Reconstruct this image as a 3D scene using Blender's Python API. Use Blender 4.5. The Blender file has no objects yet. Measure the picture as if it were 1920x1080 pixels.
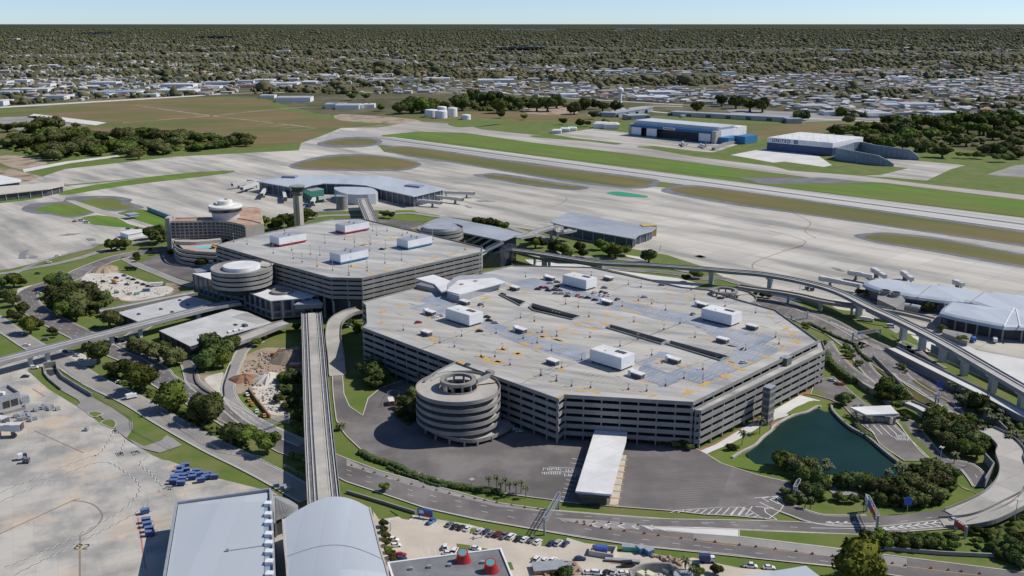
import bpy, bmesh, math, random
import numpy as np
from math import sin, cos, pi, radians, atan2, hypot, sqrt
from mathutils import Vector
C = bpy.context.scene.collection
# ---------------- camera ----------------
CH = 200.0; FPX = 1800.0; HORIZ = 43.0
PITCH = math.atan((540-HORIZ)/FPX); CP, SP = cos(PITCH), sin(PITCH)
cam_d = bpy.data.cameras.new("camera"); cam = bpy.data.objects.new("camera", cam_d); C.objects.link(cam)
cam_d.sensor_width = 36; cam_d.lens = FPX/1920*36; cam_d.clip_start = 5; cam_d.clip_end = 400000
cam.location = (0, 0, CH); cam.rotation_euler = (pi/2-PITCH, 0, 0)
bpy.context.scene.camera = cam
# ---------------- sky, sun, exposure ----------------
SUN_EL, SUN_AZ = radians(47), radians(80)       # azimuth clockwise from +Y
w = bpy.data.worlds.new("World"); bpy.context.scene.world = w; w.use_nodes = True
nt = w.node_tree; bg = nt.nodes["Background"]; sky = nt.nodes.new("ShaderNodeTexSky"); sky.sky_type = 'NISHITA'
sky.sun_disc = False; sky.sun_elevation = SUN_EL; sky.sun_rotation = SUN_AZ
sky.altitude = 0; sky.air_density = 0.55; sky.dust_density = 0.15; sky.ozone_density = 5.0
nt.links.new(sky.outputs[0], bg.inputs[0]); bg.inputs[1].default_value = 0.12
sd = bpy.data.lights.new("sun", 'SUN'); sd.energy = 4.1; sd.angle = radians(0.5); sd.color = (1, .95, .87)
sun = bpy.data.objects.new("sun", sd); C.objects.link(sun)
sv = Vector((cos(SUN_EL)*sin(SUN_AZ), cos(SUN_EL)*cos(SUN_AZ), sin(SUN_EL)))
sun.rotation_euler = sv.to_track_quat('Z', 'Y').to_euler(); sun.location = (300, 300, 500)
vs = bpy.context.scene.view_settings; bpy.context.scene.display_settings.display_device = 'sRGB'
vs.view_transform = 'Standard'; vs.look = 'None'; vs.gamma = 1; vs.use_curve_mapping = False; vs.exposure = 0.06
R = random.Random(7)
# ---------------- picking real places on the ground ----------------
def P(u, v, z=0.0):
    "the point at height z in the place that the survey point (u, v) of the photograph marks"
    d = FPX*SP+(v-540)*CP; t = (CH-z)/d
    return Vector(((u-960)*t, (FPX*CP-(v-540)*SP)*t, z))
def mpp(v, z=0.0): return (CH-z)/(FPX*SP+(v-540)*CP)
def px(p):
    x, y, z = p[0], p[1], p[2]-CH; f = y*CP-z*SP; up = y*SP+z*CP
    return (960+FPX*x/f, 540-FPX*up/f)
REG = dict(R1=(0,0,3), R2=(640,0,3), R3=(1280,0,3), R4=(0,230,4), R5=(300,300,4.8), R6=(650,300,4.8), R7=(1000,170,4), R8=(1440,200,4),
 R9=(0,430,4.8), RA=(300,450,4.8), RB=(650,460,4.8), RC=(1000,460,4.8), RD=(1300,460,4.8), RE=(1520,450,4.8), RF=(0,640,4.8), RG=(300,640,4.8),
 RH=(650,640,4.8), RI=(1000,640,4.8), RJ=(1300,640,4.8), RK=(1520,640,4.8), RL=(0,855,4.8), RM=(300,855,4.8), RN=(650,855,4.8), RO=(980,855,4.8),
 RP=(1300,855,4.8), RQ=(1520,855,4.8), F=(0,0,1), S1=(420,310,6.4), S2=(1180,200,8.727), S3=(0,690,6), S4=(1600,900,8), S5=(1160,1020,5.647), S6=(780,400,8.727))
def q(s, r='F'):
    "list of survey points; a token like RK: switches the reference sheet"
    out = []
    for tok in s.split():
        if tok.endswith(':'): r = tok[:-1]; continue
        a, b = tok.split(',')[:2]; x0, y0, k = REG[r]
        out.append((x0+float(a)/k, y0+float(b)/k))
    return out
def W(s, r='F', z=0.0): return [P(u, v, z) for u, v in q(s, r)]
AX = Vector((cos(radians(-44.2)), sin(radians(-44.2)), 0)); BX = Vector((-AX.y, AX.x, 0))   # the building grid
UP = Vector((0, 0, 1))
# ---------------- materials ----------------
def newmat(name):
    m = bpy.data.materials.new(name); m.use_nodes = True; nt = m.node_tree
    return m, nt, nt.nodes['Principled BSDF']
def mixc(nt, f, a, b):
    n = nt.nodes.new('ShaderNodeMix'); n.data_type = 'RGBA'
    if hasattr(f, 'is_output'): nt.links.new(f, n.inputs[0])
    else: n.inputs[0].default_value = f
    for k, c in ((6, a), (7, b)):
        if hasattr(c, 'is_output'): nt.links.new(c, n.inputs[k])
        else: n.inputs[k].default_value = (*c, 1)
    return n.outputs[2]
def pos(nt, scale=(1, 1, 1), rot=0.0):
    g = nt.nodes.new('ShaderNodeNewGeometry'); mp = nt.nodes.new('ShaderNodeMapping'); mp.vector_type = 'TEXTURE'
    mp.inputs['Rotation'].default_value = (0, 0, rot); mp.inputs['Scale'].default_value = [1/s for s in scale]
    nt.links.new(g.outputs['Position'], mp.inputs[0]); return mp.outputs[0]
def noise(nt, vec, scale, lo=.35, hi=.65, detail=4, rough=.6):
    n = nt.nodes.new('ShaderNodeTexNoise'); n.inputs['Scale'].default_value = scale; n.inputs['Detail'].default_value = detail; n.inputs['Roughness'].default_value = rough
    nt.links.new(vec, n.inputs['Vector']); r = nt.nodes.new('ShaderNodeMapRange'); r.inputs[1].default_value = lo; r.inputs[2].default_value = hi
    nt.links.new(n.outputs[0], r.inputs[0]); return r.outputs[0]
MATS = {}
def M(name, c1, c2=None, scale=.2, rough=.85, c3=None, s3=.03, stretch=(1, 1, 1), rot=0.0, metal=0.0, lo=.35, hi=.65, detail=4, spec=None, bump=0, grid=None, lo3=.45, hi3=.7, emit=None):
    if name in MATS: return MATS[name]
    m, nt, b = newmat(name); b.inputs['Roughness'].default_value = rough; b.inputs['Metallic'].default_value = metal
    if spec is not None: b.inputs['Specular IOR Level'].default_value = spec
    col = c1
    if c2 is not None:
        v = pos(nt, stretch, rot); f = noise(nt, v, scale, lo, hi, detail); col = mixc(nt, f, c1, c2)
        if c3 is not None: col = mixc(nt, noise(nt, v, s3, lo3, hi3, 5), col, c3)
        if bump:
            bp = nt.nodes.new('ShaderNodeBump'); bp.inputs[0].default_value = bump; bp.inputs[1].default_value = 1; nt.links.new(f, bp.inputs['Height']); nt.links.new(bp.outputs[0], b.inputs['Normal'])
    if grid:
        gx, gy, gr, gd, gcol = grid          # joints: spacing, angle, width (as a share), strength, colour
        br = nt.nodes.new('ShaderNodeTexBrick'); br.offset = 0; br.inputs['Scale'].default_value = 1
        br.inputs['Brick Width'].default_value = gx; br.inputs['Row Height'].default_value = gy; br.inputs['Mortar Size'].default_value = gd
        br.inputs['Color1'].default_value = (1, 1, 1, 1); br.inputs['Color2'].default_value = (.86, .86, .86, 1); br.inputs['Mortar'].default_value = (*gcol, 1); br.inputs['Mortar Smooth'].default_value = .2
        nt.links.new(pos(nt, (1, 1, 1), gr), br.inputs['Vector'])
        mu = nt.nodes.new('ShaderNodeMix'); mu.data_type = 'RGBA'; mu.blend_type = 'MULTIPLY'; mu.inputs[0].default_value = 1
        if hasattr(col, 'is_output'): nt.links.new(col, mu.inputs[6])
        else: mu.inputs[6].default_value = (*col, 1)
        nt.links.new(br.outputs[0], mu.inputs[7]); col = mu.outputs[2]
    if hasattr(col, 'is_output'): nt.links.new(col, b.inputs['Base Color'])
    else: b.inputs['Base Color'].default_value = (*col, 1)
    MATS[name] = m; return m
_r0, _r1 = P(1000, 297), P(1480, 363); RUN = atan2(_r1.y-_r0.y, _r1.x-_r0.x)      # direction of the runway
CONC = M('apron_concrete', (.51, .472, .41), (.30, .29, .265), .022, .9, (.61, .575, .51), .009, (.3, 1.8, 1), RUN, detail=10, lo=.41, hi=.6, grid=(30, 30, RUN, .4, (.78, .76, .74)), lo3=.48, hi3=.66)
CONC2 = M('stand_concrete', (.51, .475, .42), (.32, .31, .29), .045, .9, (.55, .455, .35), .03, (1, 1, 1), 0.5, detail=10, grid=(7.5, 7.5, .47, .08, (.80, .79, .78)), lo3=.53, hi3=.64, lo=.42, hi=.6)
LOT = M('lot_concrete', (.56, .49, .40), (.46, .41, .34), .08, .9, detail=7)
LIGHTC = M('bright_concrete', (.66, .65, .62), (.55, .54, .51), .04, .9, detail=6)
TAXI = M('taxiway_pavement', (.40, .365, .32), (.25, .235, .215), .03, .9, (.50, .47, .42), .01, (.3, 1.6, 1), RUN, detail=7)
RUNW = M('runway_pavement', (.42, .40, .37), (.26, .25, .25), .06, .9, (.55, .53, .49), .015, (.08, 2, 1), RUN, detail=7)
SHOULD = M('shoulder_asphalt', (.12, .125, .14), (.19, .19, .2), .06, .9, detail=6)
ASPH = M('asphalt', (.135, .12, .118), (.21, .19, .18), .045, .92, (.10, .092, .09), .02, detail=10, lo=.4, hi=.6)
ASPH2 = M('worn_asphalt', (.26, .25, .235), (.33, .31, .29), .07, .92, (.20, .195, .19), .025, detail=8)
GRASS = M('lawn_grass', (.085, .14, .018), (.135, .165, .032), .06, 1, (.17, .16, .06), .015, detail=9, lo3=.5, hi3=.7)
FGRASS = M('airfield_grass', (.065, .165, .008), (.13, .21, .018), .03, 1, (.15, .135, .035), .012, (.4, 2, 1), RUN, detail=8, lo3=.42, hi3=.7)
BGRASS = M('dry_grass', (.135, .12, .035), (.19, .135, .05), .02, 1, (.09, .115, .02), .006, (.5, 2, 1), RUN, detail=8, lo3=.45, hi3=.65)
FIELD = M('field_grass', (.135, .115, .035), (.20, .135, .06), .009, 1, (.10, .125, .022), .004, (.7, 1.6, 1), 0.2, detail=10, lo3=.48, hi3=.62)
DIRT = M('bare_earth', (.30, .22, .15), (.42, .35, .27), .08, 1, (.16, .11, .07), .04, detail=8, lo3=.5, hi3=.65)
SAND = M('pale_sand', (.62, .58, .52), (.46, .42, .36), .12, 1, detail=8)
BRICK = M('brick_paving', (.36, .16, .09), (.28, .12, .08), .3, .95, detail=6)
WHITE = M('white_paint', (.72, .72, .70), (.55, .55, .54), .8, .7)
YEL = M('yellow_paint', (.62, .36, .08), (.50, .32, .10), .8, .7)
YELP = M('faded_yellow_paint', (.66, .46, .20), (.52, .40, .22), .8, .8)
TAN = M('rust_brown_paint', (.27, .19, .13), (.24, .19, .15), .5, .8)
BLACK = M('black_paint_and_shade', (.03, .03, .03), (.05, .05, .05), .5, .7)  # real black surfaces; also painted shade in wells, shafts and openings
KERB = M('kerb_concrete', (.56, .52, .44), (.46, .43, .38), .3, .9)
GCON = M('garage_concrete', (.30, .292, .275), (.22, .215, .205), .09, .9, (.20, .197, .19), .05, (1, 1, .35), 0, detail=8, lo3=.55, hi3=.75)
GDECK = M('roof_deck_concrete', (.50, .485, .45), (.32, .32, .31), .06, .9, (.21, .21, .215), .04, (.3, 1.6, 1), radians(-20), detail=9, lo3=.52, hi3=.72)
GINT = M('interior_shade', (.035, .034, .032), (.025, .025, .024), .2, .95)  # shade inside the decks, painted as a near-black colour
BLUEM = M('blue_grey_membrane', (.24, .28, .35), (.34, .37, .41), .08, .7, (.19, .23, .30), .03, detail=7)
WROOF = M('white_roof', (.80, .795, .78), (.66, .66, .65), .07, .6, (.74, .73, .70), .4, detail=9, grid=(9, 9, .77, .18, (.86, .86, .86)))
HROOF = M('hall_roof', (.60, .605, .60), (.48, .49, .49), .06, .7, (.52, .50, .46), .2, detail=10, grid=(12, 12, .77, .2, (.86, .86, .86)))
GREYR = M('grey_metal_roof', (.43, .45, .47), (.35, .37, .39), .04, .45, (.52, .54, .56), .015, detail=9, metal=.15, grid=(7, 50, .9, .25, (.85, .86, .87)))
GREYL = M('pale_blue_metal_roof', (.53, .57, .61), (.45, .49, .53), .04, .5, (.58, .61, .64), .02, (1, .3, 1), .1, detail=9, metal=.1, grid=(9, 60, .08, .22, (.88, .89, .9)))
WALLW = M('white_wall_panel', (.76, .76, .76), (.68, .68, .69), .15, .6)
GLASSD = M('dark_glass', (.03, .04, .055), (.05, .06, .08), .3, .15, spec=.6)
STEEL = M('galvanised_steel', (.42, .44, .46), (.34, .36, .39), .4, .5, metal=.3)
DMET = M('dark_metal', (.07, .07, .075), (.11, .11, .115), .5, .6)
BLUEP = M('blue_painted_metal', (.03, .16, .34), (.04, .20, .40), .2, .5)
REDP = M('red_paint', (.40, .02, .02), (.34, .03, .03), .3, .4)
BEIGE = M('beige_concrete', (.47, .43, .38), (.38, .35, .31), .15, .9)
TERRA = M('terracotta_roof', (.38, .23, .15), (.50, .39, .30), .2, .9, (.36, .18, .10), .06, detail=8)
TEAL = M('teal_wall', (.12, .20, .23), (.15, .24, .27), .2, .7)
WATER = M('lake_water', (.006, .027, .022), (.010, .036, .028), .03, .35, spec=.12, bump=.15)
POOL = M('pool_water', (.20, .62, .75), None, rough=.1)
BARK = M('bark', (.14, .11, .08), (.10, .08, .06), .8, 1)
BUSHM = M('hedge_leaves', (.035, .065, .012), (.07, .10, .02), .5, .9, detail=6)
# ---------------- mesh building ----------------
class MB:
    def __init__(s): s.v = []; s.f = []; s.mi = []; s.cur = 0
    def mat(s, i): s.cur = i; return s
    def add(s, vs, fs):
        n = len(s.v); s.v += [tuple(v) for v in vs]; s.f += [tuple(i+n for i in f) for f in fs]; s.mi += [s.cur]*len(fs); return s
    def prism(s, poly, z0, z1, top=True, bot=False):
        a = sum(poly[i-1][0]*poly[i][1]-poly[i][0]*poly[i-1][1] for i in range(len(poly)))
        poly = [(p[0], p[1]) for p in poly]
        if a < 0: poly = poly[::-1]
        n = len(poly); vs = [(x, y, z0) for x, y in poly]+[(x, y, z1) for x, y in poly]
        fs = [(i, (i+1) % n, n+(i+1) % n, n+i) for i in range(n)]
        if top: fs.append(tuple(range(n, 2*n)))
        if bot: fs.append(tuple(range(n))[::-1])
        return s.add(vs, fs)
    def box(s, c, dx, dy, z0, z1, ax=None, taper=1.0):
        ax = ax or Vector((1, 0, 0)); ax = Vector((ax[0], ax[1], 0)).normalized(); bx = Vector((-ax.y, ax.x, 0)); c = Vector((c[0], c[1], 0)); vs = []
        for z, k in ((z0, 1), (z1, taper)):
            for a, b in ((-1, -1), (1, -1), (1, 1), (-1, 1)):
                p = c+ax*(a*dx/2*k)+bx*(b*dy/2*k); vs.append((p.x, p.y, z))
        return s.add(vs, [(3, 2, 1, 0), (4, 5, 6, 7), (0, 1, 5, 4), (1, 2, 6, 5), (2, 3, 7, 6), (3, 0, 4, 7)])
    def cyl(s, c, r0, r1, z0, z1, n=24, caps=True):
        vs = [(c[0]+r*cos(2*pi*i/n), c[1]+r*sin(2*pi*i/n), z) for r, z in ((r0, z0), (r1, z1)) for i in range(n)]
        fs = [(i, (i+1) % n, n+(i+1) % n, n+i) for i in range(n)]
        if caps: fs += [tuple(range(n, 2*n)), tuple(range(n))[::-1]]
        return s.add(vs, fs)
    def lathe(s, c, prof, n=32):
        vs = []; fs = []
        for r, z in prof: vs += [(c[0]+r*cos(2*pi*i/n), c[1]+r*sin(2*pi*i/n), z) for i in range(n)]
        for k in range(len(prof)-1): fs += [(k*n+i, k*n+(i+1) % n, (k+1)*n+(i+1) % n, (k+1)*n+i) for i in range(n)]
        return s.add(vs, fs)
    def bar(s, a, b, w, h=None, r1=None):
        a, b = Vector(a), Vector(b); h = h or w; d = (b-a)
        if d.length < 1e-6: return s
        d.normalize(); x = d.cross(UP)
        if x.length < 1e-3: x = Vector((1, 0, 0))
        x.normalize(); y = x.cross(d); k = 1 if r1 is None else r1/w; vs = []
        for p, m in ((a, 1), (b, k)):
            for i, j in ((-1, -1), (1, -1), (1, 1), (-1, 1)): vs.append(p+x*(i*w/2*m)+y*(j*h/2*m))
        return s.add(vs, [(0, 1, 2, 3), (7, 6, 5, 4), (0, 4, 5, 1), (1, 5, 6, 2), (2, 6, 7, 3), (3, 7, 4, 0)])
    def wall(s, pts, th, z0, z1, closed=False):
        "a strip of wall along a path; z0 and z1 are numbers or one per point"
        L = off(pts, -th/2, closed); Rr = off(pts, th/2, closed); n = len(pts)
        a = z0 if isinstance(z0, (list, tuple)) else [z0]*n; b = z1 if isinstance(z1, (list, tuple)) else [z1]*n; vs = []
        for i in range(n): vs += [(L[i][0], L[i][1], a[i]), (L[i][0], L[i][1], b[i]), (Rr[i][0], Rr[i][1], b[i]), (Rr[i][0], Rr[i][1], a[i])]
        fs = []
        for i in range(n if closed else n-1):
            j = (i+1) % n
            for k in range(4): fs.append((4*i+k, 4*i+(k+1) % 4, 4*j+(k+1) % 4, 4*j+k))
        if not closed: fs += [(0, 1, 2, 3), (4*n-1, 4*n-2, 4*n-3, 4*n-4)]
        return s.add(vs, fs)
    def strip(s, L, Rr, z=None, closed=False):
        n = len(L); zz = (lambda p, i: p[2] if z is None else (z[i] if isinstance(z, (list, tuple)) else z)); vs = []
        for i in range(n): vs += [(L[i][0], L[i][1], zz(L[i], i)), (Rr[i][0], Rr[i][1], zz(Rr[i], i))]
        return s.add(vs, [(2*i, 2*i+1, 2*((i+1) % n)+1, 2*((i+1) % n)) for i in range(n if closed else n-1)])
    def sheet(s, poly, z):
        return s.add([(p[0], p[1], z) for p in poly], [tuple(range(len(poly)))])
    def mesh(s, name, mats, o=(0, 0, 0), smooth=False):
        me = bpy.data.meshes.new(name); me.from_pydata([(x-o[0], y-o[1], z-o[2]) for x, y, z in s.v], [], s.f)
        for m in (mats if isinstance(mats, (list, tuple)) else [mats]): me.materials.append(m)
        if max(s.mi, default=0) > 0: me.polygons.foreach_set('material_index', s.mi)
        if smooth: me.polygons.foreach_set('use_smooth', [True]*len(me.polygons))
        bm = bmesh.new(); bm.from_mesh(me)
        if s.f and max(len(f) for f in s.f) > 4: bmesh.ops.triangulate(bm, faces=[f for f in bm.faces if len(f.verts) > 4])
        bmesh.ops.recalc_face_normals(bm, faces=bm.faces); bm.to_mesh(me); bm.free(); me.update(); return me
def off(pts, d, closed=False):
    n = len(pts); out = []
    for i in range(n):
        a = pts[(i-1) % n] if (closed or i > 0) else None; b = pts[(i+1) % n] if (closed or i < n-1) else None; p = pts[i]
        ns = []
        if a is not None: t = Vector((p[0]-a[0], p[1]-a[1])); t.normalize() if t.length else 0; ns.append(Vector((t.y, -t.x)))
        if b is not None: t = Vector((b[0]-p[0], b[1]-p[1])); t.normalize() if t.length else 0; ns.append(Vector((t.y, -t.x)))
        m = ns[0] if len(ns) == 1 else ns[0]+ns[1]
        if m.length < 1e-4: m = ns[0].copy()
        m.normalize(); k = d/max(.4, m.dot(ns[0])); out.append(Vector((p[0]+m.x*k, p[1]+m.y*k, p[2] if len(p) > 2 else 0)))
    return out
def ccw(poly):
    a = sum(poly[i-1][0]*poly[i][1]-poly[i][0]*poly[i-1][1] for i in range(len(poly))); return poly if a > 0 else poly[::-1]
def smooth(pts, k=6, closed=False):
    n = len(pts)
    if n < 3: return [Vector(p) for p in pts]
    out = []; g = lambda i: Vector(pts[i % n]) if closed else Vector(pts[max(0, min(n-1, i))])
    for i in range(n if closed else n-1):
        a, b, c, d = g(i-1), g(i), g(i+1), g(i+2)
        for j in range(k):
            t = j/k; out.append(.5*((2*b)+(c-a)*t+(2*a-5*b+4*c-d)*t*t+(3*b-a-3*c+d)*t**3))
    if not closed: out.append(Vector(pts[-1]))
    return out
def resample(pts, step):
    out = [Vector(pts[0])]; acc = 0
    for a, b in zip(pts, pts[1:]):
        a, b = Vector(a), Vector(b); L = (b-a).length
        while L > 1e-9 and acc+L >= step:
            t = (step-acc)/L; a = a.lerp(b, t); out.append(a.copy()); L = (b-a).length; acc = 0
        acc += L
    return out
def thing(name, label, cat, loc=(0, 0, 0), group=None):
    o = bpy.data.objects.new(name, None); C.objects.link(o); o.location = loc; o.empty_display_size = .5; o['label'] = label; o['category'] = cat
    if group: o['group'] = group
    return o
WO = {}
def worldloc(p):
    o = Vector((0, 0, 0))
    while p is not None: o += p.location; p = p.parent
    return o
def part(name, mb, mat, parent, label=None, smooth=False, kind=None):
    me = mb.mesh(name, mat, worldloc(parent), smooth); o = bpy.data.objects.new(name, me); C.objects.link(o); o.parent = parent
    if label: o['label'] = label
    if kind: o['kind'] = kind
    return o
def struct(name, mb, mat, smooth=False, kind='structure'):
    o = bpy.data.objects.new(name, mb.mesh(name, mat, (0, 0, 0), smooth)); C.objects.link(o); o['kind'] = kind; return o
def single(name, mb, mat, label, cat, group=None, smooth=False):
    c = mb.v[0]; c = (sum(v[0] for v in mb.v)/len(mb.v), sum(v[1] for v in mb.v)/len(mb.v), min(v[2] for v in mb.v))
    o = bpy.data.objects.new(name, mb.mesh(name, mat, c, smooth)); o.location = c; C.objects.link(o); o['label'] = label; o['category'] = cat
    if group: o['group'] = group
    return o
ORD = 'first second third fourth fifth sixth seventh eighth ninth tenth eleventh twelfth thirteenth fourteenth fifteenth sixteenth seventeenth eighteenth nineteenth twentieth'.split()
ORD += ['twenty-'+x for x in ORD[:9]]+['thirtieth']+['thirty-'+x for x in ORD[:9]]+['fortieth']+['forty-'+x for x in ORD[:9]]
def ordinals(items, key=lambda o: px(o.location)[0], word='from the left'):
    "items: [(object, phrase)]; names each by its rank from the left in the photograph"
    s = sorted(items, key=lambda t: key(t[0]))
    for i, (o, ph) in enumerate(s):
        end = word == 'from the left' and len(s) > 1 and (i == 0 or i == len(s)-1)
        o['label'] = ph.replace('#', ('leftmost' if i == 0 else 'rightmost') if end else ORD[min(i, len(ORD)-1)]+' '+word)
# ================= SETTING: ground, pavements, roads =================
g = MB(); N = 40; RX, RY0, RY1 = 90000, -1500, 160000
g.add([(-RX, RY0, 0), (RX, RY0, 0), (RX, RY1, 0), (-RX, RY1, 0)], [(0, 1, 2, 3)])
m, nt, b = newmat('far_ground'); b.inputs['Roughness'].default_value = 1; b.inputs['Specular IOR Level'].default_value = .1
v1 = pos(nt)
near = mixc(nt, noise(nt, v1, .012, .4, .62, 9, .7), (.10, .105, .045), (.235, .205, .165))
mid = mixc(nt, noise(nt, v1, .004, .35, .6, 8), near, (.085, .082, .04))
far = mixc(nt, noise(nt, v1, .0006, .3, .7, 9), (.030, .044, .020), (.062, .066, .032))
geo = nt.nodes.new('ShaderNodeNewGeometry'); sep = nt.nodes.new('ShaderNodeSeparateXYZ'); nt.links.new(geo.outputs['Position'], sep.inputs[0])
mr = nt.nodes.new('ShaderNodeMapRange'); mr.inputs[1].default_value = 5000; mr.inputs[2].default_value = 14000; nt.links.new(sep.outputs['Y'], mr.inputs[0])
nt.links.new(mixc(nt, mr.outputs[0], mid, far), b.inputs['Base Color']); struct('ground', g, m)
LZ = [0.0]
def sheet(name, polys, mat, z, sm=0, kerb=None):
    mb = MB(); allp = []
    for s in polys:
        p = W(s) if isinstance(s, str) else s
        if sm: p = smooth(p, sm, True)
        mb.sheet(p, z); allp.append(p)
    o = struct(name, mb, mat)
    if kerb:
        kb = MB()
        for p in allp: kb.wall(ccw(p), kerb, z-.02, z+.14, True)
        struct('kerb', kb, KERB)
    return o
wm, ym = MB(), MB()         # road markings, white and yellow
def ribbon(name, pts, wd, mat, z, lanes=0, edge=True, kerb=0, sm=6, yellow=False, dz=.012, mb=None):
    c = smooth([(p.x, p.y, 0) for p in (W(pts) if isinstance(pts, str) else pts)], sm)
    L, Rr = off(c, -wd/2), off(c, wd/2); o = None
    if mb is None: m_ = MB(); m_.strip(L, Rr, z); o = struct(name, m_, mat)
    else: mb.strip(L, Rr, z)
    if kerb:
        kb = MB(); kb.wall(off(c, -wd/2-.25), .5, z-.05, z+.14); kb.wall(off(c, wd/2+.25), .5, z-.05, z+.14); struct('kerb', kb, KERB)
    if edge:
        for s_ in (-1, 1): wm.strip(off(c, s_*(wd/2-.45)), off(c, s_*(wd/2-.65)), z+dz)
    if lanes > 1:
        for k in range(1, lanes):
            o_ = -wd/2+.6+(wd-1.2)*k/lanes; ps = resample(off(c, o_), 3.0)
            if yellow and k == lanes//2: ym.strip(off(c, o_-.12), off(c, o_+.12), z+dz); continue
            for i in range(0, len(ps)-1, 4): wm.wall(ps[i:i+2], .22, z+dz-.005, z+dz)
    return o
def line(mb, pts, wd, z, dash=0, gap=0, sm=0):
    c = W(pts) if isinstance(pts, str) else pts
    if sm: c = smooth(c, sm)
    if not dash: mb.strip(off(c, -wd/2), off(c, wd/2), z); return
    ps = resample(c, dash); k = 1+max(1, round(gap/dash))
    for i in range(0, len(ps)-1, k): mb.strip(off(ps[i:i+2], -wd/2), off(ps[i:i+2], wd/2), z)
# middle distance fields
sheet('grass_field', ["-500,250 -400,206 60,203 200,188 420,181 500,186 545,200 600,214 650,217 740,222 900,215 1100,220 1330,215 1620,232 1560,246 1700,262 1920,300 2200,330 2300,420 2300,560 1200,440 700,300 560,300 480,320 300,330 120,345 0,360 -400,400"], GRASS, .03)
sheet('field', ["-300,235 60,207 200,190 420,183 497,188 520,202 600,222 730,238 600,252 560,268 470,280 330,262 200,255 0,262", "700,215 800,208 1000,210 1120,216 1190,224 1130,235 900,225 760,228", "1360,231 1620,232 1540,250 1400,262 1350,250"], FIELD, .06)
sheet('earth_patch', ["R4: 0,250 200,250 340,290 330,320 160,350 0,300", "R4: 0,340 180,370 380,430 300,470 100,440 0,430", "640,214 780,224 760,232 640,226", "R2: 1050,600 1300,600 1320,640 1050,640"], DIRT, .08, 3)
sheet('path', ["R4: 170,350 500,290 880,245 900,255 520,305 180,372", "R1: 190,640 600,690 540,705 150,660", "R1: 0,600 1200,530 1240,522 1240,530 1100,542 0,608"], LIGHTC, .09)
fm = MB()
for s in ("R1: 690,690 1200,650 1600,610 1900,600", "R1: 760,592 1100,640 1400,675 1780,720", "R2: 60,720 410,690"): line(fm, s, 9, .10, sm=3)
for a in ("R1: 1400,688 1520,678", "R1: 1450,700 1580,690", "R1: 1520,712 1640,700", "R1: 1580,722 1720,712", "R1: 1640,735 1780,722"): line(fm, a, 4, .10)
struct('field_track', fm, M('field_track_dirt', (.34, .30, .22), (.2, .17, .09), .02, 1, detail=8, lo=.42, hi=.58))
sheet('car_park', ["R1: 0,660 200,652 330,690 500,705 140,720 110,735 0,690", "R8: 1640,510 1850,440 1920,435 2100,440 2100,540 1920,530", "R3: 240,610 1200,660 1220,690 1000,672 620,690 300,660"], ASPH2, .09)
# airfield pavements
sheet('apron', ["-500,430 -300,395 0,352 60,338 122,317 327,294 480,286 560,282 565,268 600,256 640,240 760,238 700,262 720,285 1000,330 1250,352 1300,372 1480,398 1690,428 1920,462 2300,510 2300,900 2150,840 1920,745 1745,665 1640,600 1560,578 1500,566 1410,545 1317,500 1250,478 1158,462 1060,445 1006,432 958,425 890,414 827,406 708,394 560,398 500,412 400,420 320,440 270,448 200,454 167,468 25,503 0,507 -500,560"], CONC, .11)
sheet('taxiway', ["620,252 730,236 750,232 777,227 840,232 1040,257 1165,270 1302,294 1450,312 1480,320 1615,330 1740,346 1920,366 2300,410 2300,424 1920,375 1660,343 1550,337 1480,328 1310,306 1175,288 1003,268 870,249 780,247 735,252 660,262",
 ], TAXI, .14)
sheet('taxiway', ["1385,334 1547,333 1640,343 1430,345"], SHOULD, .29)
sheet('runway', ["600,262 640,243 740,258 1000,292 1480,354 1920,409 2300,458 2300,490 1920,435 1480,372 1215,338 1000,306 700,270"], RUNW, .17)
rm = MB(); line(rm, "700,258 1000,298.5 1480,363 1920,421 2300,472", 7, .20); struct('runway_centre_surface', rm, SHOULD)
rl = MB()
for s in ("720,255 1000,294 1480,357 1920,412 2300,461", "740,270 1000,304 1480,370 1920,431 2300,485", "700,259.5 1000,300.5 1480,366 1920,425 2300,477"): line(rl, s, 2.0, .21)
struct('runway_marking', rl, WHITE)
sheet('runway_shoulder', ["720,281 740,274 800,277 900,293 1000,307 1100,320 1218,334 1236,342 1222,351 1185,354 1100,346 1000,331 850,306 765,294",
 "1240,356 1262,349 1290,347 1355,352 1480,369 1920,432 2300,484 2300,522 1920,463 1690,429 1480,399 1390,387 1258,364",
 "1600,442 1635,437 1680,437 1785,450 1920,476 2300,530 2300,560 1920,503 1728,469 1643,456", "890,330 906,326 944,326 1050,343 1104,351 1078,357 1000,350",
 "R4: 160,650 240,610 470,590 500,560 700,550 860,552 990,575 980,600 1080,640 860,665 740,650 700,680 540,715 380,690 240,680", "545,308 615,291 700,290 780,303 786,312 745,321 640,320 560,318", "595,268 650,257 705,259 716,268 682,276 615,276"], SHOULD, .20, 3)
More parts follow.
